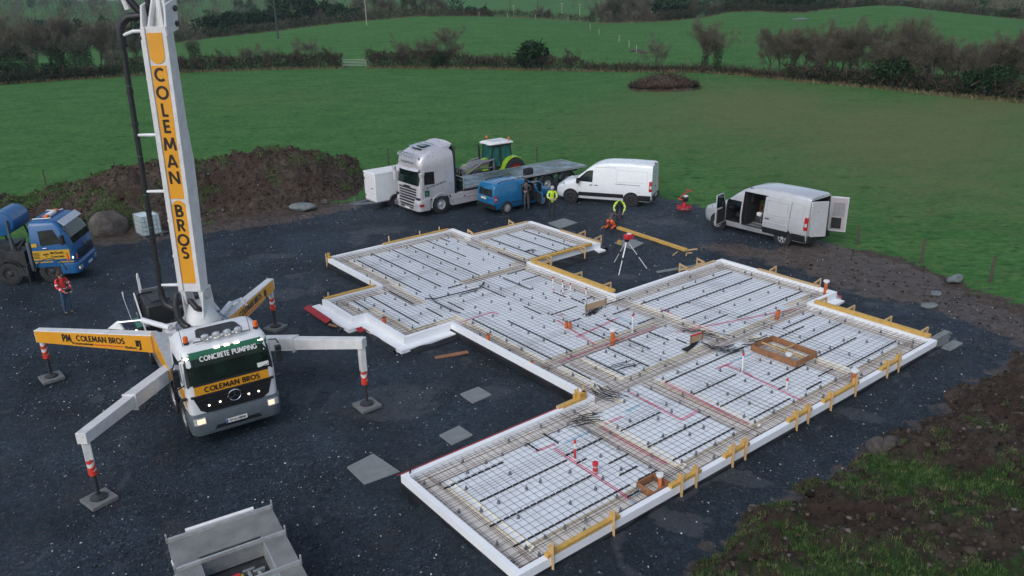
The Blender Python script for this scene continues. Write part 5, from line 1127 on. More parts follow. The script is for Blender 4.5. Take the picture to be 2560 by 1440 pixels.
for s in (-1, 1):
    for z in (.05, .45): MB().cyl(BF_(s * .39, -.25, ZT + z), BF_(s * .43, -.25, ZT + z), .08, 14).build('hinge_pin', K_, pump)
MB().box(BF_(-.75, -.1, ZT + .72), (.12, .12, .1)).build('red_cap', M['redlens'], pump)
# delivery pipe and its brackets
PX = -1.13
mb = MB(); mb.tube([BF_(PX, .0, 3.15), BF_(PX, .0, 5), BF_(PX, 0, 8), BF_(PX, 0, 10.55)], .078, 14)
for z in (3.9, 4.9, 5.75, 7.0, 8.3, 9.2, 10.2): mb.tube([BF_(PX, 0, z - .06), BF_(PX, 0, z + .06)], .098, 14)
dp = mb.build('delivery_pipe', K_, pump)
mb = MB(); mb.tube([BF_(PX, 0, 10.5), BF_(PX, 0, 10.85), BF_(PX + .06, -.02, 11.05), BF_(PX + .25, -.05, 11.2), BF_(PX + .55, -.08, 11.22), BF_(PX + .75, -.1, 11.26), BF_(PX + .9, -.1, 11.5), BF_(PX + .9, -.1, 12.2)], .115, 14)
mb.tube([BF_(PX + .35, 0, 11.7), BF_(PX + .6, -.05, 11.35), BF_(PX + .8, -.1, 11.2)], .10, 12); mb.tube([BF_(PX, 0, 10.42), BF_(PX, 0, 10.52)], .15, 14); mb.build('pipe_elbow', K_, pump)
MB().tube([BF_(PX + .2, .05, 11.9), BF_(PX + .32, .02, 11.4)], .08, 10).build('pipe_stub', M['whitedirty'], pump)
for z in (10.15, 9.35, 8.3, 7.35, 6.2, 5.2): MB().tube([BF_(PX + .088 * math.cos(a), .088 * math.sin(a), z + .02 * math.sin(a)) for a in np.linspace(0, 2 * PI, 14)], .012, 6).build('green_tie', M['green'], dp)
for py in (78, 337, 478, 712):
    z = zline(-.6, 0, py); q = MB()
    pts = [BF_(-.38, .0, z), BF_(-.75, .02, z), BF_(-1.06, .03, z - (.10 if py == 78 else .0))]
    q.tube(pts, [.045, .05, .04], 10); q.build('pipe_bracket', M['white'], pump)
for py in (198, 552, 640):
    z = zline(-.45, 0, py); MB().cyl(BF_(-.38, 0, z), BF_(-.56, 0, z), .05, 10).build('pipe_bracket', M['white'], pump)
for i, a in enumerate((-.42, -.47)): MB().tube([BF_(a, FR - .12 - i * .05, 3.2), BF_(a - .01, FR - .12 - i * .05, 7.2), BF_(a - .02, FR - .12 - i * .05, 10.6)], .018, 6).build('hydraulic_line', M['white'], pump)
q = MB(); q.tube([BF_(PX, 0, 3.2), BF_(PX, 0, 2.95), BF_(PX + .1, .05, 2.72), BF_(PX + .35, .1, 2.62), BF_(PX + .7, .1, 2.66), BF_(PX + .85, .05, 2.7)], .10, 12)
q.tube([BF_(-.45, .35, 3.2), BF_(-.46, .5, 2.9), BF_(-.42, .55, 2.5), BF_(-.28, .58, 2.28), BF_(-.1, .62, 2.2)], .10, 12); q.tube([BF_(-.2, .1, 2.85), BF_(-.05, .32, 2.95), BF_(.12, .38, 2.75), BF_(.2, .2, 2.6)], .09, 12); q.build('delivery_hose', K_, pump)
MB().tube([BF_(-.15, -.6, 2.3), BF_(-.1, -.55, 4.4)], .11, 12).build('lift_cylinder', M['whitedirty'], pump)
# ---- outriggers
def jack(par, tip, pad, ztop, lean=0):
    q = MB(); q.tube([(tip.x, tip.y, ztop), (tip.x, tip.y, .85)], .095, 16); q.tube([(tip.x, tip.y, ztop - .05), (tip.x, tip.y, ztop + .02)], .11, 12); l_ = q.build('jack_leg', M['whitedirty'], par)
    q = MB()
    for z in (1.20, .98): q.loft([[(tip.x + .098 * math.cos(a), tip.y + .098 * math.sin(a), z + .09 * math.cos(a - 2.6)) for a in np.linspace(0, 2 * PI, 17)[:-1]], [(tip.x + .098 * math.cos(a), tip.y + .098 * math.sin(a), z + .11 + .09 * math.cos(a - 2.6)) for a in np.linspace(0, 2 * PI, 17)[:-1]]])
    q.tube([(tip.x, tip.y, .90), (tip.x, tip.y, .78)], .10, 16); q.build('red_stripe', M['redink'], par)
    q = MB(); q.cyl((tip.x, tip.y, .85), (tip.x, tip.y, .16), .055, 12); q.lathe([(.20, .11), (.20, .15), (.10, .20), (.06, .22)], (tip.x, tip.y, 0), 'z', 18); q.build('jack_foot', M['chassis'], par)
def beam(root, tip, zr, zt, h0, h1, w0, w1, mat, collar=None):
    d = (tip - root).normalized(); s_ = Vector((-d.y, d.x, 0)); mb = MB()
    R0 = [root + s_ * a * w0 / 2 + Zv * b for a, b in ((-1, zr), (1, zr), (1, zr - h0), (-1, zr - h0))]; R1 = [tip + d * .12 + s_ * a * w1 / 2 + Zv * b for a, b in ((-1, zt), (1, zt), (1, zt - h1), (-1, zt - h1))]
    mb.loft([R0, R1])
    if collar is not None:
        p = root.lerp(tip, collar); z = zr + (zt - zr) * collar; mb.box((p.x, p.y, z - .20), (.03, .38, .47), math.atan2(d.y, d.x))
        mb.bar(p + Zv * (z - .17), root + Zv * (zr - .20), .34, .40)
    return mb, d, s_
def side_lettering(o_, org, xd, L, txts, par):
    for body, x, z, h, wd, mt, nm in txts: text_mesh(MB(), body, (org + xd * x + Zv * z, xd, Zv), h, bold=.022, width=wd).build(nm, M[mt], par, smooth=0)
def logo_block(par, org, xd, x, z, s_):
    nn = xd.cross(Zv)
    q = MB(); P = lambda a, b: (a, b)
    q.prism([P(x - .09 * s_, z - .10 * s_), P(x + .02 * s_, z - .10 * s_), P(x + .02 * s_, z + .02 * s_), P(x + .04 * s_, z + .02 * s_), P(x + .04 * s_, z - .16 * s_), P(x - .01 * s_, z - .18 * s_), P(x - .01 * s_, z - .22 * s_), P(x + .09 * s_, z - .20 * s_), P(x + .10 * s_, z + .11 * s_), P(x - .09 * s_, z + .11 * s_)], (org, xd, Zv), .004); q.build('emblem', M['ink'], par, smooth=0)
# rear right: folding arm with orange lettered side
def orange_arm(root, tip, zr, zt, face_out, left_is_tip, pm_logo):
    mb, d, s_ = beam(root, tip, zr, zt, .60, .42, .36, .26, None); o_ = mb.build('outrigger', M['whitedirty'], pump, bevel=.015)
    xd = -d if left_is_tip else d; nrm = xd.cross(Zv)
    L = (tip - root).length; a = (tip if left_is_tip else root); b = (root if left_is_tip else tip); za, zb = (zt, zr) if left_is_tip else (zr, zt); ha, hb = (.42, .60) if left_is_tip else (.60, .42); wa, wb = (.26, .36) if left_is_tip else (.36, .26)
    pa, pb = a + nrm * (wa / 2 + .006), b + nrm * (wb / 2 + .006); q = MB()
    A = [pa + xd * -.08 + Zv * (za - .02), pa + xd * -.08 + Zv * (za - ha + .02), pb + Zv * (zb - hb + .02), pb + Zv * (zb - .03)]
    q.loft([A, [p + nrm * .014 for p in A]]); pnl = q.build('outrigger_panel', M['orange'], o_, smooth=0)
    xr_ = (pb - pa).normalized(); yz = Vector((0, 0, 1)); slope = ((zb - hb / 2) - (za - ha / 2)) / (pb - pa).length; xt = (xr_ + Zv * slope).normalized()
    org = pa + nrm * .018 + Zv * (za - ha / 2); org2 = org
    rows = [('COLEMAN BROS', L * .56, .055, .20, L * .42, 'ink')] if pm_logo else [('COLEMAN BROS', L * .44, .05, .22, L * .50, 'ink')]
    q = MB()
    for body, x, z, h, wd, mt in rows: stroke_text(q, body, (org2 + xt * x + Zv * z, xt, Zv), h, wd)
    if pm_logo:
        stroke_text(q, 'PM', (org2 + xt * L * .265 + Zv * .03, xt, Zv), .26, .32); text_mesh(q, 'Putzmeister', (org2 + xt * L * .40 - Zv * .13, xt, Zv), .085, bold=.03, width=L * .19); text_mesh(q, 'Elefant', (org2 + xt * L * .815 - Zv * .155, xt, Zv), .08, bold=.03, width=L * .10)
    else: text_mesh(q, 'Putzmeister', (org2 + xt * L * .24 - Zv * .13, xt, Zv), .06, bold=.03, width=L * .15)
    q.build('outrigger_lettering', M['ink'], pnl, smooth=0)
    q = MB(); x0, x1 = (.50, .75) if pm_logo else (.32, .62)
    q.bar(org2 + xt * L * x0 - Zv * .135, org2 + xt * L * x1 - Zv * .145, .006, .030, up=nrm.cross(xt)); q.build('red_line', M['redink'], pnl, smooth=0)
    logo_block(pnl, org2, xt, L * (.885 if pm_logo else .78), .0, 1.0)
    return o_
V2 = lambda x, y: Vector((x, y, 0))
rr_o = orange_arm(V2(-4.45, -1.2), V2(-7.37, -4.17), 1.93, 1.80, 1, True, True); jack(rr_o, V2(-7.37, -4.17), None, 1.75)
rl_o = orange_arm(V2(-4.45, .92), V2(-7.13, 3.22), 1.95, 1.97, 1, False, False); jack(rl_o, V2(-7.13, 3.22), None, 1.92)
mb, d, s_ = beam(V2(-2.7, -1.15), V2(1.05, -3.76), 1.52, 2.0, .36, .30, .30, .26, None, .52); fr_o = mb.build('outrigger', M['whitedirty'], pump, bevel=.012)
q = MB(); q.bar(V2(1.05, -3.76) + Zv * 1.98, V2(1.05, -3.76) + Zv * 1.2, .19, .19); q.build('leg_housing', M['whitedirty'], fr_o, bevel=.02); jack(fr_o, V2(1.05, -3.76), None, 1.75)
mb, d, s_ = beam(V2(-2.9, 1.15), V2(.46, 3.63), 1.72, 2.28, .38, .30, .30, .26, None, .45); fl_o = mb.build('outrigger', M['whitedirty'], pump, bevel=.012)
q = MB(); q.bar(V2(.46, 3.63) + Zv * 2.28, V2(.46, 3.63) + Zv * 1.2, .19, .19); q.build('leg_housing', M['whitedirty'], fl_o, bevel=.02); jack(fl_o, V2(.46, 3.63), None, 2.0)
# orange side of the front outrigger housing, and the folding cylinders
A = [Vector((-4.5, -1.30, 1.95)), Vector((-4.45, -1.30, 1.30)), Vector((-2.2, -1.26, 1.25)), Vector((-2.2, -1.26, 1.55))]
MB().loft([A, [p + Vector((0, .05, 0)) for p in A]]).build('side_panel', M['orange'], pump, smooth=0)
MB().loft([[Vector((-4.5, -1.26, 1.96)), Vector((-2.2, -1.24, 1.56)), Vector((-2.2, -.6, 1.75)), Vector((-3.6, -.6, 1.98))], [Vector((-4.5, -1.26, 2.0)), Vector((-2.2, -1.24, 1.60)), Vector((-2.2, -.6, 1.79)), Vector((-3.6, -.6, 2.02))]]).build('deck_plate', M['alu'], pump)
for (a, b, c_) in ((V2(-4.2, -.75), V2(-5.4, -1.35), V2(-5.75, -2.05)), (V2(-4.3, .8), V2(-5.2, 1.35), V2(-5.5, 1.75))):
    q = MB(); q.cyl(a + Zv * 2.08, b + Zv * 2.08, .09, 14); cy = q.build('fold_cylinder', M['white'], pump); MB().cyl(b + Zv * 2.08, c_ + Zv * 2.05, .045, 12).build('cylinder_rod', M['chrome'], cy)
    q = MB(); q.loft([[c_ + Vector((-.05, -.30, 1.9)), c_ + Vector((.35, .10, 1.9)), c_ + Vector((.0, .0, 2.1))], [c_ + Vector((-.10, -.25, 1.9)), c_ + Vector((.30, .15, 1.9)), c_ + Vector((-.05, .05, 2.1))]]); q.build('cylinder_lug', M['whitedirty'], pump)
# ground pads under the four jacks
M['pad'] = pm('grey_ground_pad', (.15, .155, .155), .75, var=.2, scale=4, dirt=.4, dcol=(.10, .09, .08), bump=.2)
for x, y, rz, lb in ((-7.37, -4.17, 10, 'grey square outrigger pad under the jack of the long lettered orange arm'), (1.05, -3.76, 20, 'grey square outrigger pad under the jack nearest the cab front, by the tool trailer'), (.46, 3.63, 5, 'grey square outrigger pad under the jack nearest the white foundation'), (-7.13, 3.22, 30, 'grey square outrigger pad under the jack of the short lettered orange arm')):
    o_ = MB().box((0, 0, .055), (.66, .66, .11)).build('outrigger_pad', M['pad'], bevel=.015, loc=PMX @ Vector((x, y, 0)), rz=R(PA + rz)); tag(o_, lb, 'pad', 'grey pads under the pump outriggers')
# ================================================================ blue concrete mixer truck
mix = thing('mixer_truck', 'blue and yellow concrete mixer truck cut off by the left frame edge', 'mixer truck', (-19.32, 34.45, 0), R(8))
M['mixblue'] = pm('mixer_blue', (.010, .105, .28), .38, var=.08, scale=3, coat=.3, dirt=.2, dcol=(.06, .09, .14))
M['mixyellow'] = pm('mixer_yellow', (.62, .36, .03), .42, var=.06, scale=3, dirt=.2, dcol=(.3, .2, .06))
mc_ = Cab([(.75, -.06, -1.72, 1.16, .14), (1.10, .0, -1.72, 1.20, .18), (1.75, -.04, -1.72, 1.20, .2), (2.0, -.12, -1.72, 1.171, .2), (2.60, -.42, -1.70, 1.10, .2), (2.74, -.60, -1.68, 1.02, .16), (2.78, -.78, -1.64, .92, .12)])
mb = MB(); mc_.body(mb); mb.build('cab', M['mixblue'], mix, smooth=40)
rb = MB()
for i in range(9): rb.bar((-.85, -.8 + i * .2, 2.785), (-1.62, -.8 + i * .2, 2.785), .035, .03)
rb.build('roof_rib', M['mixblue'], mix)
g = MB(); mc_.frontgrid(g, -1.02, 1.02, 1.72, 2.52, 10, .012, .03, 0, 3); g.build('windscreen', M['glassgreen'], mix, smooth=0)
vz = MB(); vz.loft([[(-.28, -1.0, 2.52), (-.28, 1.0, 2.52), (-.50, 1.0, 2.74), (-.50, -1.0, 2.74)], [(-.22, -1.0, 2.55), (-.22, 1.0, 2.55), (-.46, 1.0, 2.77), (-.46, -1.0, 2.77)]]); vz.build('sun_visor', M['lampoff'], mix)
for s in (1, -1):
    g = MB(); mc_.side(g, [(-.42, 1.80), (-1.30, 1.72), (-1.34, 2.38), (-.72, 2.42)], s); g.build('side_window', M['glass'], mix, smooth=0)
    y_ = MB(); mc_.side(y_, [(-.22, 1.10), (-1.70, 1.10), (-1.70, 1.52), (-.18, 1.52)], s); ys = y_.build('yellow_band', M['mixyellow'], mix, smooth=0)
    y_ = MB(); mc_.side(y_, [(-.10, .93), (-.75, .93), (-.75, .98), (-.10, .98)], s); mc_.side(y_, [(-.95, .97), (-1.70, .97), (-1.70, 1.02), (-.95, 1.02)], s); y_.build('yellow_line', M['mixyellow'], mix, smooth=0)
    xd = Vector((1, 0, 0)) if s < 0 else Vector((-1, 0, 0)); yy = s * 1.226
    t_ = MB(); text_mesh(t_, 'McGrath', ((-.72, yy, 1.40), xd, Zv), .105, bold=.02, width=.52); text_mesh(t_, 'Concrete', ((-.72, yy, 1.23), xd, Zv), .105, bold=.02, width=.54)
    t_.bar((-1.28, yy, 1.34), (-1.06, yy, 1.36), .004, .05); t_.bar((-1.2, yy, 1.27), (-1.14, yy, 1.27), .004, .03)
    for k in range(5): t_.bar((-1.68, yy, 1.44 - k * .06), (-1.40 - (k % 2) * .05, yy, 1.44 - k * .06), .004, .02)
    t_.build('band_lettering', M['ink'], ys, smooth=0)
    MB().box((-1.56, yy, 1.78), (.22, .006, .16)).build('yellow_sticker', M['mixyellow'], mix, smooth=0)
    MB().bar((-1.25, s * 1.23, 1.62), (-1.05, s * 1.23, 1.62), .02, .04).build('handle', M['chrome'], mix, bevel=.01)
    mr = MB(); mr.box((-.30, s * 1.40, 2.0), (.12, .22, .40)); mr.tube([(-.4, s * 1.15, 2.4), (-.3, s * 1.38, 2.35), (-.3, s * 1.4, 2.1)], .018, 6); mr.build('mirror', K_, mix, bevel=.02)
    il = MB(); il.loft([[(-.03, s * 1.02, 1.02), (-.03, s * 1.02, 1.26), (-.34, s * 1.215, 1.40), (-.36, s * 1.215, 1.02)], [(.03, s * 1.02, 1.02), (.02, s * 1.02, 1.26), (-.32, s * 1.245, 1.36), (-.30, s * 1.245, 1.04)]]); q_ = il.build('indicator', M['amber'], mix); MB().lathe([(.05, 0), (.03, .02), (.002, .025)], (-.10, s * 1.215, 1.14), 'x', 12).build('lit_lamp', M['lampsmall'], q_)
    wheel(mix, -1.12, s * 1.0, .52, .52, .30, M['chassis'], 0, .58, s, True); wheel(mix, -2.85, s * 1.0, .52, .52, .30, M['chassis'], 0, .58, s, True)
    wheel(mix, -5.6, s * .95, .52, .52, .55, M['chassis'], 0, .58, s, True); wheel(mix, -6.95, s * .95, .52, .52, .55, M['chassis'], 0, .58, s, True)
    for x in (-1.12, -2.85):
        q = MB(); pts = [(x + .64 * math.cos(R(a)), s * 1.02, .52 + .64 * math.sin(R(a))) for a in range(5, 176, 17)]
        for a, b in zip(pts, pts[1:]): q.bar(a, b, .40, .03)
        q.build('mudguard', M['chassis'], mix)
    MB().box((-1.85, s * 1.1, 1.25), (.14, .18, 1.3)).build('air_duct', M['greyplastic'], mix, bevel=.04)
bp = Cab([(.32, -.10, -.7, 1.05, .2), (.40, .04, -.7, 1.17, .25), (.80, .07, -.7, 1.2, .25), (.88, .0, -.7, 1.18, .2)])
mb = MB(); bp.body(mb); bm2 = mb.build('bumper', M['mixblue'], mix, smooth=40)
for s in (1, -1):
    q = MB(); bp.frontgrid(q, s * .74, s * 1.04, .52, .70, 4, .012, .05); h_ = q.build('headlight', M['lampoff'], mix, smooth=0); q = MB(); q.lathe([(.10, 0), (.07, .02), (.002, .03)], (.02, s * .98, .61), 'x', 16); q.build('lit_lamp', M['lamp'], h_)
plate_part(mix, ((.085, .1, .55), (0, 1, 0), (0, 0, 1)), .5, .11, '', blue=False)
g = MB()
for z in (1.0, 1.1, 1.2, 1.32): g.bar((.02, -.85, z), (.02, .85, z), .03, .06)
gm_ = g.build('grille', K_, mix); MB().lathe([(.10, 0), (.10, .02), (.06, .02)], (.045, 0, 1.48), 'x', 18).build('badge', M['chrome'], gm_)
lb = MB(); lb.box((-1.1, 0, 2.86), (.24, .75, .13)); bb_ = lb.build('beacon_bar', M['whitepipe'], mix, bevel=.03)
for s in (1, -1): MB().box((-1.1, s * .50, 2.86), (.22, .26, .15)).build('beacon_lens', M['amber'], bb_, bevel=.04)
for y in (-.82, .70): MB().tube([(-1.55, y, 2.86), (-1.0, y, 2.86), (-.86, y, 2.86), (-.80, y, 2.86)], [.02, .022, .035, .07], 10).build('air_horn', M['chrome'], mix)
ch = MB()
for s in (1, -1): ch.box((-4.6, s * .42, .92), (7.6, .1, .28))
ch.box((-2.5, -.6, 1.15), (.8, .9, .7)); ch.box((-3.6, .3, 1.3), (1.6, 1.2, .6)); ch.tube([(-2.3, -.7, .9), (-2.4, -.8, 1.6), (-2.2, -.5, 1.9)], .07, 8); ch.tube([(-3.0, -.9, 1.0), (-2.9, -.95, 1.5), (-3.4, -.8, 1.8)], .05, 8); ch.box((-2.2, -1.0, .60), (.5, .4, .4))
for x in (-2.4, -3.4): ch.bar((x, -.8, 1.0), (x - .3, -.8, 2.5), .07, .07); ch.bar((x, .8, 1.0), (x - .3, .8, 2.5), .07, .07)
ch.box((-2.0, -1.12, .55), (.05, .5, .8)); ch.build('chassis', M['chassis'], mix, bevel=.01)
MB().lathe([(.10, -.90), (.50, -.84), (.53, -.80), (.53, -.2), (.54, -.19), (.54, -.15), (.53, -.14), (.53, .80), (.50, .84), (.10, .90)], (-2.85, -.05, 2.72), 'y', 28).build('water_tank', M['mixblue'], mix)
MB().tube([(-2.55, -.98, 1.6), (-2.55, -.98, 2.9)], .05, 10).build('exhaust', M['greyplastic'], mix)
rg = []
for t_, r_ in ((0, .5), (.06, .75), (.35, 1.12), (.6, 1.14), (1, .62)): rg.append((t_, r_))
a, b = Vector((-3.75, 0, 1.75)), Vector((-7.9, 0, 2.75)); dd = (b - a); ud = dd.normalized(); yv = Vector((0, 1, 0)); zv = ud.cross(yv)
mb = MB(); mb.loft([[a + dd * t_ + yv * r_ * math.cos(2 * PI * k / 28) + zv * r_ * math.sin(2 * PI * k / 28) for k in range(28)] for t_, r_ in rg]); mb.build('drum', M['mixblue'], mix)
# ================================================================ silver tractor unit, flatbed trailer
SO = (-5.70, 43.43, 0)
lor = thing('tractor_unit', 'tall silver lorry cab with a roof lamp bar, hitched to the flatbed trailer', 'lorry', SO, R(218))
M['lorry'] = pm('lorry_silver', (.60, .58, .60), .32, .3, var=.05, scale=2, coat=.5, dirt=.12, dcol=(.22, .2, .19))
lc = Cab([(.95, .0, -2.38, 1.20, .22), (1.55, -.02, -2.38, 1.24, .24), (1.72, -.04, -2.38, 1.24, .26), (2.55, -.20, -2.38, 1.22, .28), (2.72, -.10, -2.38, 1.22, .30), (3.10, -.16, -2.38, 1.20, .34), (3.38, -.42, -2.38, 1.14, .34), (3.56, -.80, -2.20, 1.06, .34), (3.66, -1.25, -2.15, 1.0, .3)])
mb = MB(); lc.body(mb); mb.build('cab', M['lorry'], lor, smooth=40)
g = MB(); lc.frontgrid(g, -1.10, 1.10, 1.74, 2.52, 12, .012, .03, 0, 2); g.build('windscreen', M['glassgreen'], lor, smooth=0)
vz = MB()
for i in range(8):
    y0, y1 = -1.1 + i * .275, -1.1 + (i + 1) * .275; f = lambda y: .06 - .12 * (abs(y) / 1.1) ** 2
    vz.loft([[(f(y0), y0, 2.54), (f(y1), y1, 2.54), (f(y1) - .05, y1, 2.66), (f(y0) - .05, y0, 2.66)], [(f(y0) - .12, y0, 2.60), (f(y1) - .12, y1, 2.60), (f(y1) - .12, y1, 2.70), (f(y0) - .12, y0, 2.70)]])
vz.build('sun_visor', M['lorry'], lor)
hb = MB(); lc.frontgrid(hb, -.86, .86, 2.82, 3.08, 8, .012, .03); hbx = hb.build('head_board', M['silver'], lor, smooth=0)
q = MB()
for k, w0 in enumerate((.05, .16, .1, .2, .12, .18, .08, .16, .14)): q.box((-.085, -.62 + k * .15, 2.95), (.006, w0 * .6, .07))
q.build('worn_lettering', M['greyplastic'], hbx, smooth=0)
rb = MB(); rb.tube([(-.30, -1.02, 3.05), (-.20, -1.05, 3.30), (-.18, -.9, 3.42), (-.10, -.5, 3.46), (-.08, 0, 3.47), (-.10, .5, 3.46), (-.18, .9, 3.42), (-.20, 1.05, 3.30), (-.30, 1.02, 3.05)], .032, 10); br_ = rb.build('lamp_bar', M['chrome'], lor)
for k in range(6): y = -.75 + k * .3; l_ = MB(); l_.lathe([(.03, -.07), (.10, .0), (.105, .03)], (-.03, y, 3.33), 'x', 16); o_ = l_.build('spotlight', M['chrome'], lor); MB().lathe([(.095, .028), (.002, .05)], (-.03, y, 3.33), 'x', 16).build('lens', M['lampoff'], o_)
rb = MB(); rb.tube([(-.75, -.75, 3.66), (-.75, .75, 3.66), (-1.55, .6, 3.80), (-1.55, -.6, 3.80), (-.75, -.75, 3.66)], .024, 8); rb.build('roof_rail', M['chrome'], lor)
MB().box((-1.22, 0, 3.70), (.6, .62, .06)).box((-.82, 0, 3.60), (.25, .9, .04)).build('roof_hatch', M['glass'], lor, bevel=.02)
sp = MB(); sp.loft([[(-1.5, -1.0, 3.60), (-1.5, 1.0, 3.60), (-2.38, 1.08, 3.80), (-2.38, .5, 3.90), (-2.38, -.5, 3.90), (-2.38, -1.08, 3.80)], [(-1.5, -1.0, 3.56), (-1.5, 1.0, 3.56), (-2.2, 1.08, 3.60), (-2.2, .5, 3.62), (-2.2, -.5, 3.62), (-2.2, -1.08, 3.60)]]); sp.build('roof_deflector', M['lorry'], lor)
MB().box((-2.46, 0, 2.3), (.12, 2.40, 2.7)).build('cab_rear_seal', K_, lor, bevel=.04)
for s in (1, -1):
    g = MB(); lc.side(g, [(-.30, 1.80), (-1.02, 1.76), (-1.02, 2.46), (-.42, 2.48)], s); g.build('side_window', M['glass'], lor, smooth=0)
    q = MB(); pts = [(-1.12, 1.72), (-1.12, 2.52), (-1.66, 2.50), (-1.72, 2.1), (-1.5, 1.86), (-1.12, 1.72)]
    for a, b in zip(pts, pts[1:]): q.bar((a[0], s * (lc.at(a[1], 3) + .003), a[1]), (b[0], s * (lc.at(b[1], 3) + .003), b[1]), .02, .012)
    for a, b in (((-1.08, 1.0), (-1.08, 2.6)), ((-.18, 1.0), (-.2, 2.6)), ((-.1, 2.68), (-2.2, 2.68)), ((-1.8, 1.0), (-1.85, 3.4)), ((-.3, 1.35), (-2.2, 1.35))): q.bar((a[0], s * (lc.at(a[1], 3) + .001), a[1]), (b[0], s * (lc.at(b[1], 3) + .001), b[1]), .014, .010)
    q.build('panel_seams', M['silver'], lor, smooth=0)
    mr = MB(); mr.box((-.10, s * 1.42, 2.0), (.16, .24, .62)); mr.box((-.06, s * 1.42, 2.42), (.16, .24, .22)); mr.bar((-.12, s * 1.2, 2.2), (-.1, s * 1.40, 2.2), .05, .05); mr.build('mirror', M['lorry'], lor, bevel=.04)
    q = MB(); lc.side(q, [(-.36, 1.12), (-.66, 1.12), (-.66, 1.46), (-.36, 1.46)], s); gs = q.build('green_badge', M['green'], lor, smooth=0)
    q = MB(); xd = Vector((-1, 0, 0)) if s > 0 else Vector((1, 0, 0)); text_mesh(q, 'L', ((-.50, s * 1.252, 1.29), xd, Zv), .15); q.build('badge_lettering', M['silver'], gs, smooth=0)
    q = MB(); k_ = Vector((-1, 0, .16)) if s > 0 else Vector((1, 0, -.16))
    for k, w0 in enumerate((.10, .05, .09, .12, .06, .10, .08, .11, .07, .1, .09)): q.bar((-.50 - k * .12, s * 1.246, 1.60 + k * .018), (-.50 - k * .12 - w0 * .9, s * 1.246, 1.60 + k * .018 + w0 * .14), .006, .075)
    q.build('worn_lettering', M['greyplastic'], lor, smooth=0)
    q = MB(); text_mesh(q, 'FJ', ((-1.05, s * 1.25, 1.30), xd, Zv), .13, bold=.0); q.build('side_lettering', M['whitepipe'], lor, smooth=0)
    wheel(lor, -1.42, s * 1.06, .52, .52, .33, M['silver'], 0, .56, s, True); wheel(lor, -5.0, s * .98, .52, .52, .58, M['silver'], 0, .56, s, True)
    q = MB(); pts = [(-1.42 + .64 * math.cos(R(a)), s * 1.10, .52 + .64 * math.sin(R(a))) for a in range(-8, 189, 14)]
    for a, b in zip(pts, pts[1:]): q.bar(a, b, .30, .05)
    q.build('wheel_arch', M['lorry'], lor, smooth=50)
    q = MB(); q.loft([[(-2.12, s * 1.22, .34), (-2.12, s * 1.22, .98), (-2.12, s * .9, 1.02), (-2.12, s * .9, .34)], [(-4.35, s * 1.22, .34), (-4.35, s * 1.22, .98), (-4.35, s * .9, 1.02), (-4.35, s * .9, .34)]]); q.bar((-2.12, s * 1.23, .72), (-4.35, s * 1.23, .72), .02, .04); q.build('side_skirt', M['lorry'], lor, bevel=.02)
    MB().box((-3.0, s * 1.235, .76), (.12, .03, .05)).build('side_marker', M['redlens'], lor)
bp = Cab([(.28, -.02, -.72, 1.14, .22), (.34, .08, -.72, 1.22, .28), (.80, .10, -.72, 1.25, .3), (.96, .04, -.72, 1.24, .26)])
mb = MB(); bp.body(mb); mb.build('bumper', M['lorry'], lor, smooth=40)
g = MB()
for z, w in ((.42, .66), (.56, .72), (.74, .78), (.88, .80), (1.02, .82), (1.17, .86), (1.32, .88), (1.47, .90)): (bp if z < .9 else lc).frontgrid(g, -w, w, z, z + .09, 8, .010, .04)
g.build('grille', K_, lor, smooth=0)
tw = MB()
for k, w0 in enumerate((.09, .08, .09, .09, .05, .09)): tw.box((.025, -.28 + k * .11, 1.62), (.02, w0, .07))
tw.build('bonnet_badge', K_, lor, smooth=0)
for s in (1, -1):
    q = MB(); bp.frontgrid(q, s * .86, s * 1.20, .60, .76, 4, .014, .06); o_ = q.build('headlight', M['lampoff'], lor, smooth=0); q = MB(); q.box((-.12, s * 1.255, .68), (.26, .02, .14)); q.build('indicator', M['redlens'], o_)
    MB().box((.0, s * 1.06, 1.04), (.12, .28, .12)).build('corner_vent', K_, lor, bevel=.02)
plate_part(lor, ((.115, .05, .42), (0, 1, 0), (0, 0, 1)), .52, .11, '', blue=False)
ch = MB()
for s in (1, -1): ch.box((-4.0, s * .4, .80), (5.0, .1, .3))
ch.box((-3.3, 0, 1.0), (2.2, 2.1, .04)); ch.lathe([(.5, 1.05), (.5, 1.12), (.3, 1.14)], (-4.6, 0, 0), 'z', 24); ch.box((-2.55, 0, 1.2), (.3, 1.2, .6)); ch.build('chassis', M['chassis'], lor, bevel=.01)
tr = thing('flatbed_trailer', 'long flatbed trailer with a wet grey green deck behind the silver lorry cab', 'trailer', (-3.27, 45.34, 0), R(214.8))
M['deck'] = NT('wet_deck'); _m = M['deck']; c_ = _m.ramp(_m.noise(1.2, 6, .65), [(.3, (.045, .075, .078)), (.7, (.10, .145, .15))]); w2 = _m.n('TexWave', {'Scale': 1.3, 'Distortion': .0}, bands_direction='Y'); _m.put(w2.inputs['Vector'], _m.obj()); c_ = _m.mix(_m.ramp(w2.outputs['Fac'], [(.94, 0), (.97, .75)]), c_, (.34, .38, .39)); st = _m.ramp(_m.noise(.7, 5, .6), [(.5, 0), (.62, 1)]); c_ = _m.mix(_m.math('MULTIPLY', st, .5), c_, (.075, .065, .055)); _m.set(col=c_, rough=_m.ramp(_m.noise(2, 4), [(.35, .18), (.65, .5)])); M['deck'] = _m.m
M['trailgreen'] = pm('dark_green_steel', (.010, .035, .032), .5, var=.2)
TL = -9.05
MB().box((TL / 2, 0, 1.22), (abs(TL), 2.42, .07)).build('deck', M['deck'], tr, smooth=0)
q = MB()
for s in (1, -1): q.box((TL / 2, s * 1.235, 1.20), (abs(TL), .05, .13))
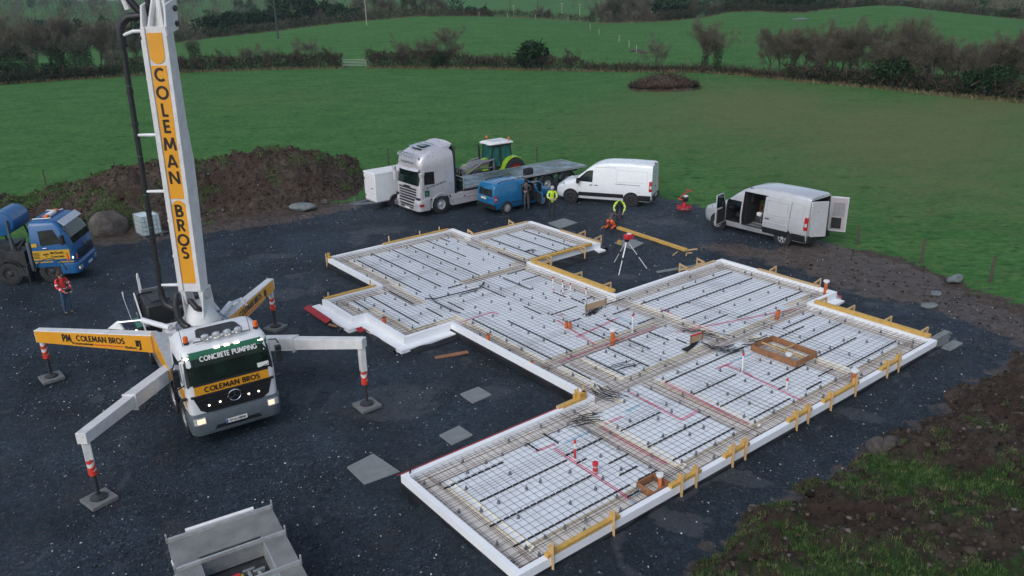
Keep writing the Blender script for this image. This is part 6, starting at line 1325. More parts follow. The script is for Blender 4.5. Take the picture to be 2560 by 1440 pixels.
q.box((TL + .02, 0, 1.2), (.05, 2.5, .13)); q.build('edge_rail', M['alu'], tr, bevel=.005)
q = MB(); q.box((.06, 0, 1.42), (.07, 2.46, .72)); hd = q.build('headboard', M['trailgreen'], tr, bevel=.01)
q = MB(); q.bar((.06, -1.23, 1.79), (.06, 1.23, 1.79), .06, .05); q.bar((.06, 1.22, 1.1), (.06, 1.22, 1.8), .06, .05); q.bar((.06, -1.22, 1.1), (.06, -1.22, 1.8), .06, .05); q.box((.105, .85, 1.62), (.02, .5, .08)); q.build('headboard_trim', M['alu'], hd)
ch = MB()
for s in (1, -1): ch.box((TL / 2 - .2, s * .42, 1.0), (abs(TL) - .6, .12, .36))
for x in np.arange(-.6, TL, -.9): ch.box((x, 0, 1.12), (.08, 2.3, .12))
ch.box((-3.4, .95, .85), (.9, .5, .4)); ch.bar((-2.0, 1.1, .62), (-2.0, .6, 1.05), .10, .10); ch.build('chassis', M['chassis'], tr)
for s in (1, -1):
    MB().bar((-3.9, s * 1.18, .80), (-5.2, s * 1.18, .80), .04, .12).build('side_guard', M['alu'], tr)
    for x in (-6.0, -7.6):
        wheel(tr, x, s * 1.0, .50, .50, .42, M['silver'], 0, .56, s, True)
        q = MB(); pts = [(x + .62 * math.cos(R(a)), s * 1.03, .50 + .62 * math.sin(R(a))) for a in range(15, 166, 15)]
        for a, b in zip(pts, pts[1:]): q.bar(a, b, .40, .02)
        q.build('mudguard', M['greyplastic'], tr)
o_ = MB().box((0, 0, .17), (.55, .36, .34)).box((0, 0, .36), (.5, .1, .06)).build('crate', K_, bevel=.03, loc=tr.matrix_basis @ Vector((-4.75, .92, 1.258)), rz=R(40)); tag(o_, 'small black plastic crate on the edge of the flatbed trailer', 'crate')
# ================================================================ farm tractor behind the trailer
ft = thing('farm_tractor', 'bright green farm tractor with a white cab roof standing behind the flatbed trailer', 'tractor', (-1.0, 50.9, 0), R(213))
M['clgreen'] = pm('tractor_green', (.27, .46, .025), .4, var=.08, scale=3, coat=.2); M['clred'] = pm('tractor_red', (.40, .03, .025), .45, var=.1); M['clgrey'] = pm('tractor_grey', (.17, .165, .18), .5, var=.1)
q = MB(); q.loft([[(.55, -.45, .95), (.55, .45, .95), (.55, .42, 1.62), (.55, .2, 1.74), (.55, -.2, 1.74), (.55, -.42, 1.62)], [(1.6, -.42, .95), (1.6, .42, .95), (1.6, .40, 1.52), (1.6, .2, 1.64), (1.6, -.2, 1.64), (1.6, -.40, 1.52)], [(2.45, -.38, .95), (2.45, .38, .95), (2.45, .34, 1.36), (2.45, .16, 1.46), (2.45, -.16, 1.46), (2.45, -.34, 1.36)], [(2.58, -.30, 1.0), (2.58, .30, 1.0), (2.56, .26, 1.28), (2.55, .12, 1.34), (2.55, -.12, 1.34), (2.56, -.26, 1.28)]])
bn = q.build('bonnet', M['clgrey'], ft, smooth=50)
q = MB(); q.loft([[(.56, -.22, 1.735), (.56, .22, 1.735), (.56, .22, 1.76), (.56, -.22, 1.76)], [(2.42, -.18, 1.455), (2.42, .18, 1.455), (2.42, .18, 1.48), (2.42, -.18, 1.48)]]); q.build('bonnet_stripe', M['clgreen'], bn)
for s in (1, -1): MB().loft([[(.7, s * .452, 1.05), (2.4, s * .40, 1.0), (2.4, s * .39, 1.22), (.7, s * .45, 1.40)], [(.7, s * .47, 1.05), (2.4, s * .42, 1.0), (2.4, s * .41, 1.22), (.7, s * .47, 1.40)]]).build('side_louvre', M['clgreen'], bn)
q = MB(); q.box((.4, 0, .85), (3.2, .5, .5)); q.box((-.9, 0, .9), (.8, 1.6, .3)); q.box((1.75, 0, .62), (.25, 1.5, .2)); q.box((-.3, 0, 1.1), (1.5, 1.3, .4)); q.build('chassis', M['chassis'], ft, bevel=.02)
cbt = MB()
PL = {(-1, 1): (.62, .55), (1, 1): (.62, .55)}
for s in (1, -1):
    for (a, b) in (((.60, s * .55, 1.25), (.38, s * .62, 2.62)), ((-.15, s * .78, 1.20), (-.12, s * .70, 2.62)), ((-1.0, s * .74, 1.7), (-.95, s * .66, 2.62))): cbt.bar(a, b, .07, .08)
    cbt.bar((.6, s * .55, 1.25), (-.15, s * .78, 1.2), .06, .1); cbt.bar((-.15, s * .78, 1.2), (-1.0, s * .74, 1.7), .06, .08)
cbt.bar((.6, -.55, 1.3), (.6, .55, 1.3), .08, .1); cbt.box((-.3, 0, 2.63), (1.5, 1.4, .08)); cbt.box((-.3, 0, 1.15), (1.2, 1.2, .25)); cbt.build('cab_frame', K_, ft)
gl = MB(); gl.loft([[(.60, -.52, 1.32), (.60, .52, 1.32), (.40, .58, 2.6), (.40, -.58, 2.6)], [(.58, -.52, 1.32), (.58, .52, 1.32), (.38, .58, 2.6), (.38, -.58, 2.6)]])
for s in (1, -1): gl.loft([[(.56, s * .56, 1.3), (-.12, s * .77, 1.25), (-.96, s * .73, 1.74), (-.92, s * .67, 2.58), (.38, s * .62, 2.58)], [(.56, s * .54, 1.3), (-.12, s * .75, 1.25), (-.96, s * .71, 1.74), (-.92, s * .65, 2.58), (.38, s * .60, 2.58)]])
M['tglass'] = glassm('tractor_glass', (.02, .10, .085), .06); gl.build('cab_glass', M['tglass'], ft, smooth=0)
q = MB(); q.loft([[(.62, -.70, 2.68), (.62, .70, 2.68), (-1.15, .74, 2.68), (-1.15, -.74, 2.68)], [(.68, -.74, 2.75), (.68, .74, 2.75), (-1.22, .78, 2.77), (-1.22, -.78, 2.77)], [(.48, -.60, 2.86), (.48, .60, 2.86), (-1.05, .64, 2.88), (-1.05, -.64, 2.88)]]); rf = q.build('cab_roof', M['whitepipe'], ft, bevel=.04)
MB().box((-.1, 0, 2.885), (.7, .7, .02)).build('roof_hatch', M['lampoff'], rf, bevel=.01)
for y in (-.5, -.3, .3, .5): MB().box((.66, y, 2.70), (.05, .12, .07)).build('work_lamp', M['lampoff'], ft, bevel=.01)
for (x, y) in ((.1, -.62), (-.85, .70)):
    o_ = MB().cyl((x, y, 2.84), (x, y, 2.98), .02, 8).build('beacon_stem', K_, ft); MB().lathe([(.07, 2.97), (.075, 3.08), (.05, 3.13), (.002, 3.14)], (x, y, 0), 'z', 14).build('beacon_lens', M['amber'], o_)
MB().tube([(.75, -.60, 1.4), (.75, -.62, 2.2), (.75, -.62, 2.5), (.85, -.64, 2.62)], [.06, .07, .06, .05], 10).build('exhaust', K_, ft)
for s in (1, -1):
    wheel(ft, -1.05, s * .95, .86, .86, .55, M['clred'], 0, .60, s); wheel(ft, 1.75, s * .88, .62, .62, .42, M['clred'], 0, .58, s)
    q = MB(); pts = [(-1.05 + .96 * math.cos(R(a)), s * .92, .86 + .96 * math.sin(R(a))) for a in range(0, 125, 10)]
    for a, b in zip(pts, pts[1:]): q.bar(a, b, .62, .05)
    q.build('fender', M['clgreen'], ft, smooth=50)
    q = MB(); q.tube([(.35, s * .62, 1.0), (.40, s * .66, 1.72), (1.3, s * .66, 1.60), (2.75, s * .62, .85)], .085, 8); q.tube([(.5, s * .66, 1.2), (1.6, s * .66, 1.3)], .05, 8); q.bar((2.75, s * .62, .5), (2.75, s * .62, 1.35), .10, .14); q.build('loader_arm', M['clgrey'], ft)
    q = MB(); q.tube([(.9, s * .70, 1.1), (2.0, s * .66, 1.05), (2.5, s * .64, .7)], .06, 8); q.build('loader_link', M['clgreen'], ft)
q = MB(); q.bar((2.8, -.62, 1.3), (2.8, .62, 1.3), .07, .07); q.bar((2.8, -.62, .7), (2.8, .62, .7), .07, .07)
for y in (-.3, 0, .3): q.bar((2.8, y, .7), (2.8, y, 1.3), .05, .05)
q.build('loader_headstock', K_, ft)
# ================================================================ white box trailer
bt = thing('box_trailer', 'plain white box trailer with a single door, left of the silver lorry cab', 'trailer', (-7.66, 44.46, 0), R(218))
BW, BL = 1.30, 3.2   # the near corner is the origin; the body runs back and to the left of it
q = MB(); q.box((-BL / 2, -BW / 2, 1.24), (BL, BW, 1.62)); q.build('body', M['vanwhite'], bt, bevel=.03)
q = MB(); q.loft([[(.02, .02, 2.05), (.02, -BW - .02, 2.05), (-BL, -BW - .02, 2.05), (-BL, .02, 2.05)], [(-.02, -.02, 2.12), (-.02, -BW + .02, 2.12), (-BL, -BW + .02, 2.12), (-BL, -.02, 2.12)]]); q.build('roof', M['whitepipe'], bt)
q = MB(); q.box((.012, -BW * .5, 1.22), (.02, BW * .80, 1.44)); dr = q.build('door', M['whitepipe'], bt, bevel=.008)
MB().box((.03, -BW * .28, 1.2), (.03, .22, .03)).build('handle', K_, dr)
for z in (.72, 1.70): MB().box((.03, -BW * .88, z), (.03, .05, .12)).build('hinge', K_, dr)
q = MB(); q.box((-BL / 2, -BW / 2, .40), (BL, BW * .9, .08)); q.bar((0, -BW * .2, .40), (1.15, -BW / 2, .40), .07, .09); q.bar((0, -BW * .8, .40), (1.15, -BW / 2, .40), .07, .09); q.cyl((1.0, -BW / 2 - .1, .06), (1.0, -BW / 2 - .1, .75), .035, 10); q.lathe([(.10, -.04), (.10, .04)], (1.0, -BW / 2 - .1, .10), 'y', 14); q.bar((1.1, -BW / 2, .45), (1.35, -BW / 2, .47), .08, .08); q.build('drawbar', M['steel'], bt)
for y, s in ((.06, 1), (-BW - .06, -1)):
    wheel(bt, -1.25, y, .33, .33, .20, M['alu'], 0, .6, s)
    q = MB(); pts = [(-1.25 + .42 * math.cos(R(a)), y, .33 + .42 * math.sin(R(a))) for a in range(10, 171, 20)]
    for a, b in zip(pts, pts[1:]): q.bar(a, b, .24, .02)
    q.build('mudguard', K_, bt)

resize(ft, .94)
# ================================================================ people
M['skin'] = pm('skin', (.46, .27, .20), .6, var=.08); M['hivis'] = pm('hivis_yellow', (.52, .74, .03), .6, var=.08); M['orangecloth'] = pm('hivis_orange', (.85, .13, .02), .6, var=.08); M['redcloth'] = pm('hivis_red', (.72, .035, .03), .6, var=.08)
M['darkcloth'] = pm('dark_cloth', (.022, .023, .027), .85, var=.25); M['greycloth'] = pm('grey_cloth', (.06, .055, .06), .85, var=.25); M['browncloth'] = pm('brown_cloth', (.075, .060, .058), .85, var=.2); M['jeans'] = pm('denim', (.032, .075, .135), .85, var=.25); M['boot'] = pm('work_boot', (.12, .085, .055), .8, var=.2)
M['reflect'] = pm('reflective_band', (.74, .76, .76), .4, var=.05); M['hair'] = pm('dark_hair', (.045, .030, .022), .8, var=.2); M['beanie'] = pm('grey_beanie', (.42, .42, .48), .9, var=.1); M['cap'] = pm('dark_beanie', (.012, .012, .015), .9)
PARTS = ('torso', 'arm', 'skin', 'leg', 'boot')
def person(name_label, loc, rz, J, mats, hat=None, hair=None, group=None, cat='person', band=True, bandmat='reflect'):
    """J: joints in local metres, x forward; one continuous skin surface coloured by body part"""
    t = thing('person', name_label, cat, loc, R(rz), group)
    V, E, RAD, KIND = [], [], [], []
    def add(p, r, k, prev=None):
        V.append(Vector(p)); RAD.append(r); KIND.append(k)
        if prev is not None: E.append((prev, len(V) - 1))
        return len(V) - 1
    pel = add(J['pelvis'], .135, 'leg'); ch_ = add(J['chest'], .150, 'torso', None); sp_ = len(V)
    mid = add(Vector(J['pelvis']).lerp(Vector(J['chest']), .5), .135, 'torso', pel); E.append((mid, ch_))
    up = add(Vector(J['chest']).lerp(Vector(J['neck']), .62), .118, 'torso', ch_)
    nk = add(J['neck'], .062, 'skin', up); hd0 = add(Vector(J['neck']).lerp(Vector(J['head']), .45), .068, 'skin', nk); hd = add(J['head'], .100, 'skin', hd0); add(Vector(J['head']) + (Vector(J['head']) - Vector(J['neck'])).normalized() * .075, .078, 'skin', hd)
    for s in ('L', 'R'):
        sh = add(J['sh' + s], .075, 'torso', up); el = add(J['el' + s], .054, 'arm', sh); w0 = add(Vector(J['el' + s]).lerp(Vector(J['wr' + s]), .86), .043, 'arm', el); w1 = add(J['wr' + s], .033, 'skin', w0)
        d = (Vector(J['wr' + s]) - Vector(J['el' + s])).normalized(); add(Vector(J['wr' + s]) + d * .085, .040, 'skin', w1)
        hp = add(J['hip' + s], .105, 'leg', pel); kn = add(J['kn' + s], .075, 'leg', hp); md_ = add(Vector(J['kn' + s]).lerp(Vector(J['an' + s]), .35), .070, 'leg', kn); an = add(J['an' + s], .052, 'leg', md_)
        toe = J.get('toe' + s) or (Vector(J['an' + s]) + Vector((.16, 0, -.045))); hl = Vector(J['an' + s]) * 1.0 + (Vector(J['an' + s]) - Vector(toe)).normalized() * .03 + Vector((0, 0, -.035)); f0 = add(hl, .046, 'boot', an); add(toe, .040, 'boot', f0)
    me = bpy.data.meshes.new('person_rig'); me.from_pydata(V, E, []); o = bpy.data.objects.new('person_rig', me); C.objects.link(o)
    sk = o.modifiers.new('skin', 'SKIN'); sk.use_smooth_shade = True; sk.branch_smoothing = .4
    for i, r_ in enumerate(RAD): me.skin_vertices[0].data[i].radius = (r_ * .92, r_ * .92)
    me.skin_vertices[0].data[0].use_root = True
    ss_ = o.modifiers.new('sub', 'SUBSURF'); ss_.levels = 2; ss_.render_levels = 2
    bpy.context.view_layer.update()
    m2 = bpy.data.meshes.new_from_object(o.evaluated_get(bpy.context.evaluated_depsgraph_get())); bpy.data.objects.remove(o); m2.name = 'body'
    order = ['torso', 'arm', 'skin', 'leg', 'boot']; m2.materials.clear()
    for k in order: m2.materials.append(M[mats[k]])
    segs = [(V[a], V[b], KIND[b], RAD[b]) for a, b in E]; idx = []
    for p in m2.polygons:
        c = p.center; best, bd = 'torso', 1e9
        for a, b, k, r_ in segs:
            ab = b - a; u = max(0, min(1, (c - a).dot(ab) / max(ab.length_squared, 1e-9))); dd = (c - (a + ab * u)).length / r_
            if dd < bd: bd, best = dd, k
        idx.append(order.index(best))
    m2.polygons.foreach_set('material_index', idx); m2.polygons.foreach_set('use_smooth', [True] * len(m2.polygons))
    b_ = bpy.data.objects.new('body', m2); C.objects.link(b_); b_.parent = t
    hv = Vector(J['head']); fwd = Vector(J.get('face', (1, 0, 0))).normalized(); upv = (hv - Vector(J['neck'])).normalized(); sdv = upv.cross(fwd).normalized(); fwd = sdv.cross(upv).normalized()
    fc = MB(); fc.loft([[hv + fwd * .085 + sdv * a * .016 + upv * .02 for a in (-1, 1)] + [hv + fwd * .09 - upv * .03 + sdv * .02, hv + fwd * .09 - upv * .03 - sdv * .02], [hv + fwd * .105 + sdv * a * .008 + upv * .015 for a in (-1, 1)] + [hv + fwd * .122 - upv * .028 + sdv * .014, hv + fwd * .122 - upv * .028 - sdv * .014]])
    for s in (-1, 1): fc.loft([[hv + sdv * s * .092 + fwd * (.02 * math.cos(a)) + upv * (.032 * math.sin(a)) for a in np.linspace(0, 2 * PI, 9)[:-1]], [hv + sdv * s * .112 - fwd * .01 + fwd * (.024 * math.cos(a)) + upv * (.034 * math.sin(a)) for a in np.linspace(0, 2 * PI, 9)[:-1]]])
    fc.build('face', M[mats['skin']], t, smooth=60)
    ey = MB()
    for s in (-1, 1): ey.bar(hv + fwd * .092 + sdv * (s * .022) + upv * .028, hv + fwd * .088 + sdv * (s * .048) + upv * .028, .012, .012)
    ey.bar(hv + fwd * .098 - sdv * .022 - upv * .055, hv + fwd * .098 + sdv * .022 - upv * .055, .010, .010); ey.build('eyes_and_mouth', M['hair'], t)
    if hat or hair:
        q = MB(); rings = []
        for a in (0, 22, 45, 68, 86): rr_ = .116 * math.cos(R(a)); rings.append([hv + upv * (.028 + .118 * math.sin(R(a))) - fwd * .012 + (fwd * math.cos(u) + sdv * math.sin(u)) * rr_ for u in np.linspace(0, 2 * PI, 17)[:-1]])
        low = [[hv - upv * (.03 if hat else .05) * (1 - .9 * max(0, math.cos(u))) + upv * .01 - fwd * .014 + (fwd * math.cos(u) + sdv * math.sin(u)) * .113 for u in np.linspace(0, 2 * PI, 17)[:-1]]]
        q.loft(low + rings); q.build('hat' if hat else 'hair', M[hat or hair], t, smooth=60)
    for s in ('L', 'R'):   # fingers and thumb, curled
        w1 = Vector(J['wr' + s]); d = (w1 - Vector(J['el' + s])).normalized(); side_ = Vector((0, 1 if s == 'L' else -1, 0)); pn = d.cross(side_); pn = pn.normalized() if pn.length > .1 else Vector((0, 0, 1)); ac = pn.cross(d).normalized(); q = MB(); base = w1 + d * .095
        for k, L_ in enumerate((.062, .072, .068, .052)):
            r0 = base + ac * (.027 - k * .018); q.tube([r0 - d * .02, r0 + d * L_ * .45 - pn * .008, r0 + d * L_ * .8 - pn * .03, r0 + d * L_ * .85 - pn * .05], [.0095, .009, .008, .006], 6)
        r0 = w1 + d * .04 + ac * .032; q.tube([r0, r0 + ac * .028 + d * .03, r0 + ac * .03 + d * .06 - pn * .012], [.011, .010, .007], 6); q.build('fingers', M[mats['skin']], t, smooth=60)
    def ringband(p, q_, u, r_, w, nm='reflective_band', dp=1.0):
        p, q_ = Vector(p), Vector(q_); d = (q_ - p).normalized(); c = p.lerp(q_, u); a = d.orthogonal().normalized(); b = d.cross(a); mb = MB()
        mb.loft([[c + d * w * e + (a * math.cos(k) + b * math.sin(k)) * r_ for k in np.linspace(0, 2 * PI, 19)[:-1]] for e in (-.5, .5)], False); mb.build(nm, M[bandmat], t, smooth=60)
    if band:
        pe, cc = Vector(J['pelvis']), Vector(J['chest']); ringband(pe, cc, .35, .147, .055); 
        for s in ('L', 'R'): ringband(J['sh' + s], J['el' + s], .62, .064, .045); ringband(J['el' + s], J['wr' + s], .45, .056, .045)
    return t
def stand(h=1.76, lean=0.0, armL=None, armR=None, gap=.10, face=(1, 0, 0), headf=.03, lookup=0):
    k = h / 1.76; J = dict(pelvis=(0, 0, .93), chest=(lean * .6, 0, 1.24), neck=(lean, 0, 1.49), head=(lean + headf, 0, 1.62 + lookup), hipL=(0, gap * .9, .88), hipR=(0, -gap * .9, .88), knL=(.03, gap, .49), knR=(.02, -gap, .49), anL=(0, gap + .01, .09), anR=(-.02, -gap - .01, .09), shL=(lean, .19, 1.41), shR=(lean, -.19, 1.41))
    J['elL'], J['wrL'] = armL or ((-.02, .26, 1.13), (.06, .24, .88)); J['elR'], J['wrR'] = armR or ((-.02, -.26, 1.13), (.06, -.24, .88))
    J['face'] = face; return {a: (tuple(c * k for c in b) if a != 'face' else b) for a, b in J.items()}
# operator in red, looking up and to the right, control box at his waist
pr = person('man in red reflective jacket and jeans by the mixer truck, holding a remote control', gp(172, 782), -35, stand(1.76, -.05, ((.06, .25, 1.13), (.30, .13, 1.02)), ((.06, -.25, 1.13), (.30, -.12, 1.00)), face=(1, .35, .3), headf=.0), dict(torso='redcloth', arm='redcloth', skin='skin', leg='jeans', boot='boot'), hair='hair')
rc = thing('remote_control', 'dark control box held at the waist by the man in red', 'remote control', pr.matrix_basis @ Vector((.31, 0, 1.03)), R(-35)); MB().box((0, 0, 0), (.17, .24, .11)).build('case', M['black'], rc, bevel=.02)
for y in (-.06, .06): MB().tube([(0, y, .05), (0, y, .10)], [.010, .014], 8).build('joystick', M['amber'], rc)
MB().tube([(-.06, .12, .02), (-.20, .16, .30), (-.34, .10, .47), (-.40, 0, .49), (-.34, -.10, .47), (-.20, -.16, .30), (-.06, -.12, .02)], .014, 6).build('strap', M['darkcloth'], rc)
# man in dark clothes at the blue van
person('man in dark clothes and dark cap looking at his hands by the blue van', gp(1317, 525), -100, stand(1.80, .04, ((.10, .26, 1.16), (.32, .06, 1.13)), ((.10, -.26, 1.16), (.32, -.06, 1.13)), face=(1, 0, -.5), headf=.06), dict(torso='greycloth', arm='darkcloth', skin='skin', leg='greycloth', boot='darkcloth'), hat='cap', band=False)
# man in yellow jacket and grey woollen hat
person('man in yellow reflective jacket and grey woollen hat standing between blue and white vans', gp(1380, 541), -80, stand(1.74, .05, ((.08, .28, 1.15), (.30, .14, 1.08)), ((.08, -.28, 1.15), (.30, -.14, 1.08)), gap=.13, face=(1, 0, -.6), headf=.07), dict(torso='hivis', arm='hivis', skin='skin', leg='darkcloth', boot='darkcloth'), hat='beanie')
# bending worker
Jb = dict(pelvis=(-.10, 0, .88), chest=(.22, 0, 1.02), neck=(.45, 0, 1.06), head=(.57, 0, 1.05), hipL=(-.10, .10, .84), hipR=(-.10, -.10, .84), knL=(.04, .14, .47), knR=(.02, -.14, .47), anL=(-.06, .15, .09), anR=(-.08, -.15, .09), shL=(.38, .20, 1.02), shR=(.38, -.20, 1.02), elL=(.46, .30, .78), wrL=(.52, .20, .54), elR=(.46, -.30, .78), wrR=(.52, -.22, .54), face=(.6, 0, -1))
person('man in a yellow reflective jacket and dark hat bending over the yellow timber', gp(1548, 549), -98, Jb, dict(torso='hivis', arm='hivis', skin='skin', leg='darkcloth', boot='darkcloth'), hat='cap')
# kneeling worker, seen from behind: orange trousers, brown jacket leaning forward
Jk = dict(pelvis=(0, 0, .46), chest=(.26, 0, .66), neck=(.50, 0, .70), head=(.62, 0, .64), hipL=(0, .11, .42), hipR=(0, -.11, .42), knL=(.34, .18, .10), knR=(.30, -.18, .10), anL=(-.10, .17, .09), anR=(-.12, -.17, .09), toeL=(-.26, .17, .05), toeR=(-.28, -.17, .05), shL=(.44, .20, .66), shR=(.44, -.20, .66), elL=(.56, .27, .42), wrL=(.72, .18, .22), elR=(.56, -.27, .42), wrR=(.74, -.14, .22), face=(.5, 0, -1))
person('man in bright orange trousers kneeling at the end of the yellow timber', gp(1524, 572), 60, Jk, dict(torso='browncloth', arm='browncloth', skin='skin', leg='orangecloth', boot='boot'), hat='cap', band=False)
# ================================================================ formwork boards along the rim
FW = 'formwork boards braced along the foundation edge'
def on_edge(i, t, out=0.0, z=0.0):
    p, q = Vector(OUT[i]), Vector(OUT[(i + 1) % len(OUT)]); d = (q - p).normalized(); n_ = Vector((d.y, -d.x)); m_ = (p + q) / 2 + n_ * .05
    if sdist(np.array([m_.x]), np.array([m_.y]), OUT)[0] > 0: n_ = -n_
    c = p + d * t + n_ * out; return SL(c.x, c.y, z)
def edge_t(i, px, py, z=.45):
    u = UV(gp(px, py, z)); p, q = Vector(OUT[i]), Vector(OUT[(i + 1) % len(OUT)]); return (Vector(u) - p).dot((q - p).normalized())
def formwork(label, i, t0, t1, stakes=(), braces=(), bm='timber', zb=.44, h=.09, wide=.12, blocks=True, off=-.06, shgt=.78):
    if t1 < t0: t0, t1 = t1, t0
    c = on_edge(i, (t0 + t1) / 2, 0, 0); e = thing('formwork_board', label, 'formwork', c, 0, FW)
    P = lambda t, o_, z: on_edge(i, t, o_, z) - c
    MB().bar(P(t0, off, zb + h / 2), P(t1, off, zb + h / 2), wide, h).build('board', M[bm], e, bevel=.006)
    for t in stakes:
        k = MB(); k.bar(P(t, .045, -.02), P(t + rnd.uniform(-.01, .01), .045 + rnd.uniform(-.02, .02), shgt + rnd.uniform(-.06, .06)), .075, .055, up=(1, 0, 0)); k.build('stake', M['timberpale'], e, bevel=.005)
        if blocks: MB().bar(P(t, -.05, zb + h + .07), P(t + .10, -.05, zb + h + .07), .10, .15).build('block', M[bm], e, bevel=.005)
    for t in braces:
        b = MB(); b.bar(P(t, .42, -.02), P(t, .42, .62), .06, .06, up=(1, 0, 0)); b.bar(P(t, .42, .58), P(t, .0, zb + h + .02), .05, .07); b.bar(P(t, .46, .30), P(t, .05, zb + .04), .05, .07); b.build('brace', M['timberpale'], e, bevel=.004)
    return e
def et(i, *pts): return [edge_t(i, *p) for p in pts]
fr_pts = [((1372, 1392), (1390, 1400), (1530, 1305), 'long yellow formwork board with two stakes at the near corner of the foundation'), ((1696, 1228), (1704, 1212), (1742, 1192), 'short yellow formwork piece between two stakes beside the small square timber box'),
          ((1828, 1150), (1838, 1143), (1870, 1126), 'short yellow formwork piece on the front edge, second along from the small square box'), ((1982, 1058), (1994, 1050), (2022, 1034), 'short yellow formwork piece on the front edge, third along from the small square box'),
          ((2068, 1008), (2080, 1002), (2138, 966), 'yellow formwork piece in front of the white capped orange pipe'), ((2206, 926), (2214, 920), (2243, 905), 'short yellow formwork piece on the front edge nearest the right hand corner')]
for a, b, c_, lb in fr_pts:
    t = et(0, a, b, c_); formwork(lb, 0, t[0] - .05, t[2] + .25, (t[1], t[2]))
t = et(18, (1140, 822), (1146, 826), (1163, 838)); formwork('short yellow formwork piece with two stakes at the inner corner by the orange pipe', 18, t[0], t[0] + .9, (t[1], t[2] + .1))
t = et(18, (1350, 935), (1440, 985)); formwork('yellow formwork board with two tall stakes leading to the lower inner corner', 18, t[0] if t[0] < t[1] else t[1], t[1] if t[0] < t[1] else t[0], et(18, (1353, 934), (1421, 972)))
L19 = (Vector(OUT[18]) - Vector(OUT[19])).length
t = et(18, (1446, 990)); formwork('stubby yellow formwork piece wedged in the lower inner corner by the red membrane', 18 if False else 18, L19 + 0, L19 - .8, (L19 - .3,), shgt=.62) if False else None
t14 = (Vector(OUT[19]) - Vector(OUT[18])).length
L_ = et(5, (1543, 738), (1326, 657)); formwork('long yellow formwork beam along the inner edge behind the four white upright pipes', 5, 0.15, 5.2, (), et(5, (1360, 664), (1435, 694), (1510, 720)), wide=.20, h=.11, off=.02)
formwork('yellow formwork beam on the inner edge running up to the far corner, by the tripod', 6, .1, 3.6, (), et(6, (1352, 640), (1450, 622)), wide=.18, h=.11, off=.02)
formwork('pale formwork strip with two triangular braces on the far corner by the black membrane', 7, *et(7, (1495, 606), (1400, 576)), (), et(7, (1448, 588), (1490, 600)), bm='timberpale', h=.05)
formwork('pale formwork strip with two braces on the far edge below the blue van', 8, *et(8, (1320, 555), (1185, 588)), (), et(8, (1188, 588), (1290, 563)), bm='timberpale', h=.05)
formwork('yellow formwork board with three stakes on the far left edge', 10, *et(10, (1120, 573), (960, 612)), et(10, (1102, 578), (1053, 589), (978, 607)), h=.06, blocks=False, shgt=.70)
formwork('short yellow formwork post piece at the far left corner', 11, .05, .35, (.15,), shgt=.62)
formwork('yellow formwork board with two stakes on the left step of the foundation', 12, *et(12, (938, 714), (812, 748)), et(12, (928, 716), (825, 744)), h=.06, blocks=False, shgt=.68)
formwork('pale formwork strip with two triangular braces by the grey plank', 4, *et(4, (1795, 655), (1725, 678)), (), et(4, (1770, 662), (1725, 676)), bm='timberpale', h=.05)
formwork('long pale formwork strip with two braces on the far right edge with red membrane', 3, *et(3, (1890, 675), (2042, 720)), (), et(3, (1918, 682), (2030, 714)), bm='timberpale', h=.05)
formwork('long yellow formwork beam on the right hand edge up to the grey concrete block', 1, .25, 4.5, (), et(1, (2048, 760), (2120, 780), (2213, 808), (2300, 838)), wide=.18, h=.11, off=.0)
formwork('stubby yellow formwork piece wedged in the lower inner corner by the red membrane', 18, *et(18, (1438, 996), (1385, 1018)), (), ()) if False else None
e_ = thing('formwork_board', 'stubby yellow formwork piece wedged in the lower inner corner by the red membrane', 'formwork', SL(13.9, -15.05, .0), 0, FW)
MB().bar(SL(14.2, -15.1, .47) - e_.location, SL(13.1, -15.1, .47) - e_.location, .12, .07).build('board', M['timberpale'], e_, bevel=.005)
MB().bar(SL(13.9, -15.2, .1) - e_.location, SL(13.9, -15.2, .72) - e_.location, .09, .07, up=(1, 0, 0)).build('stake', M['timber'], e_, bevel=.005); MB().bar(SL(13.75, -15.12, .58) - e_.location, SL(13.85, -15.12, .58) - e_.location, .09, .16).build('block', M['timber'], e_, bevel=.005)
# ================================================================ timber boxes, pipes and conduits on the raft
def frame_box(label, pts, h, z0, bars=()):
    c = sum((Vector(SL(*p)) for p in pts), Vector()) / 4; e = thing('timber_box', label, 'timber box', c + Vector((0, 0, z0)))
    P = [SL(*p) - c for p in pts]
    for a, b in zip(P, P[1:] + P[:1]):
        d = (b - a).normalized(); MB().bar(a - d * .015 + Vector((0, 0, h / 2)), b - d * .035 + Vector((0, 0, h / 2)), .035, h).build('side_board', M['timberbrown'], e, bevel=.004)
    for (i, j, u) in bars:
        a, b = P[i].lerp(P[(i + 1) % 4], u), P[j].lerp(P[(j + 1) % 4], 1 - u); MB().bar(a + Vector((0, 0, h * .7)), b + Vector((0, 0, h * .7)), .04, .05).build('cross_bar', M['timberpale'], e)
    return e
frame_box('large brown timber box divided by thin cross bars, standing on the raft', [(20.60, -14.0), (21.75, -14.0), (21.75, -12.35), (20.60, -12.35)], .20, Z_FLOOR + .06, ((0, 2, .45), (1, 3, .5)))
frame_box('small square brown timber box near the front edge of the raft', [(12.22, -11.15), (12.82, -11.15), (12.82, -10.62), (12.22, -10.62)], .20, Z_FLOOR - .08)
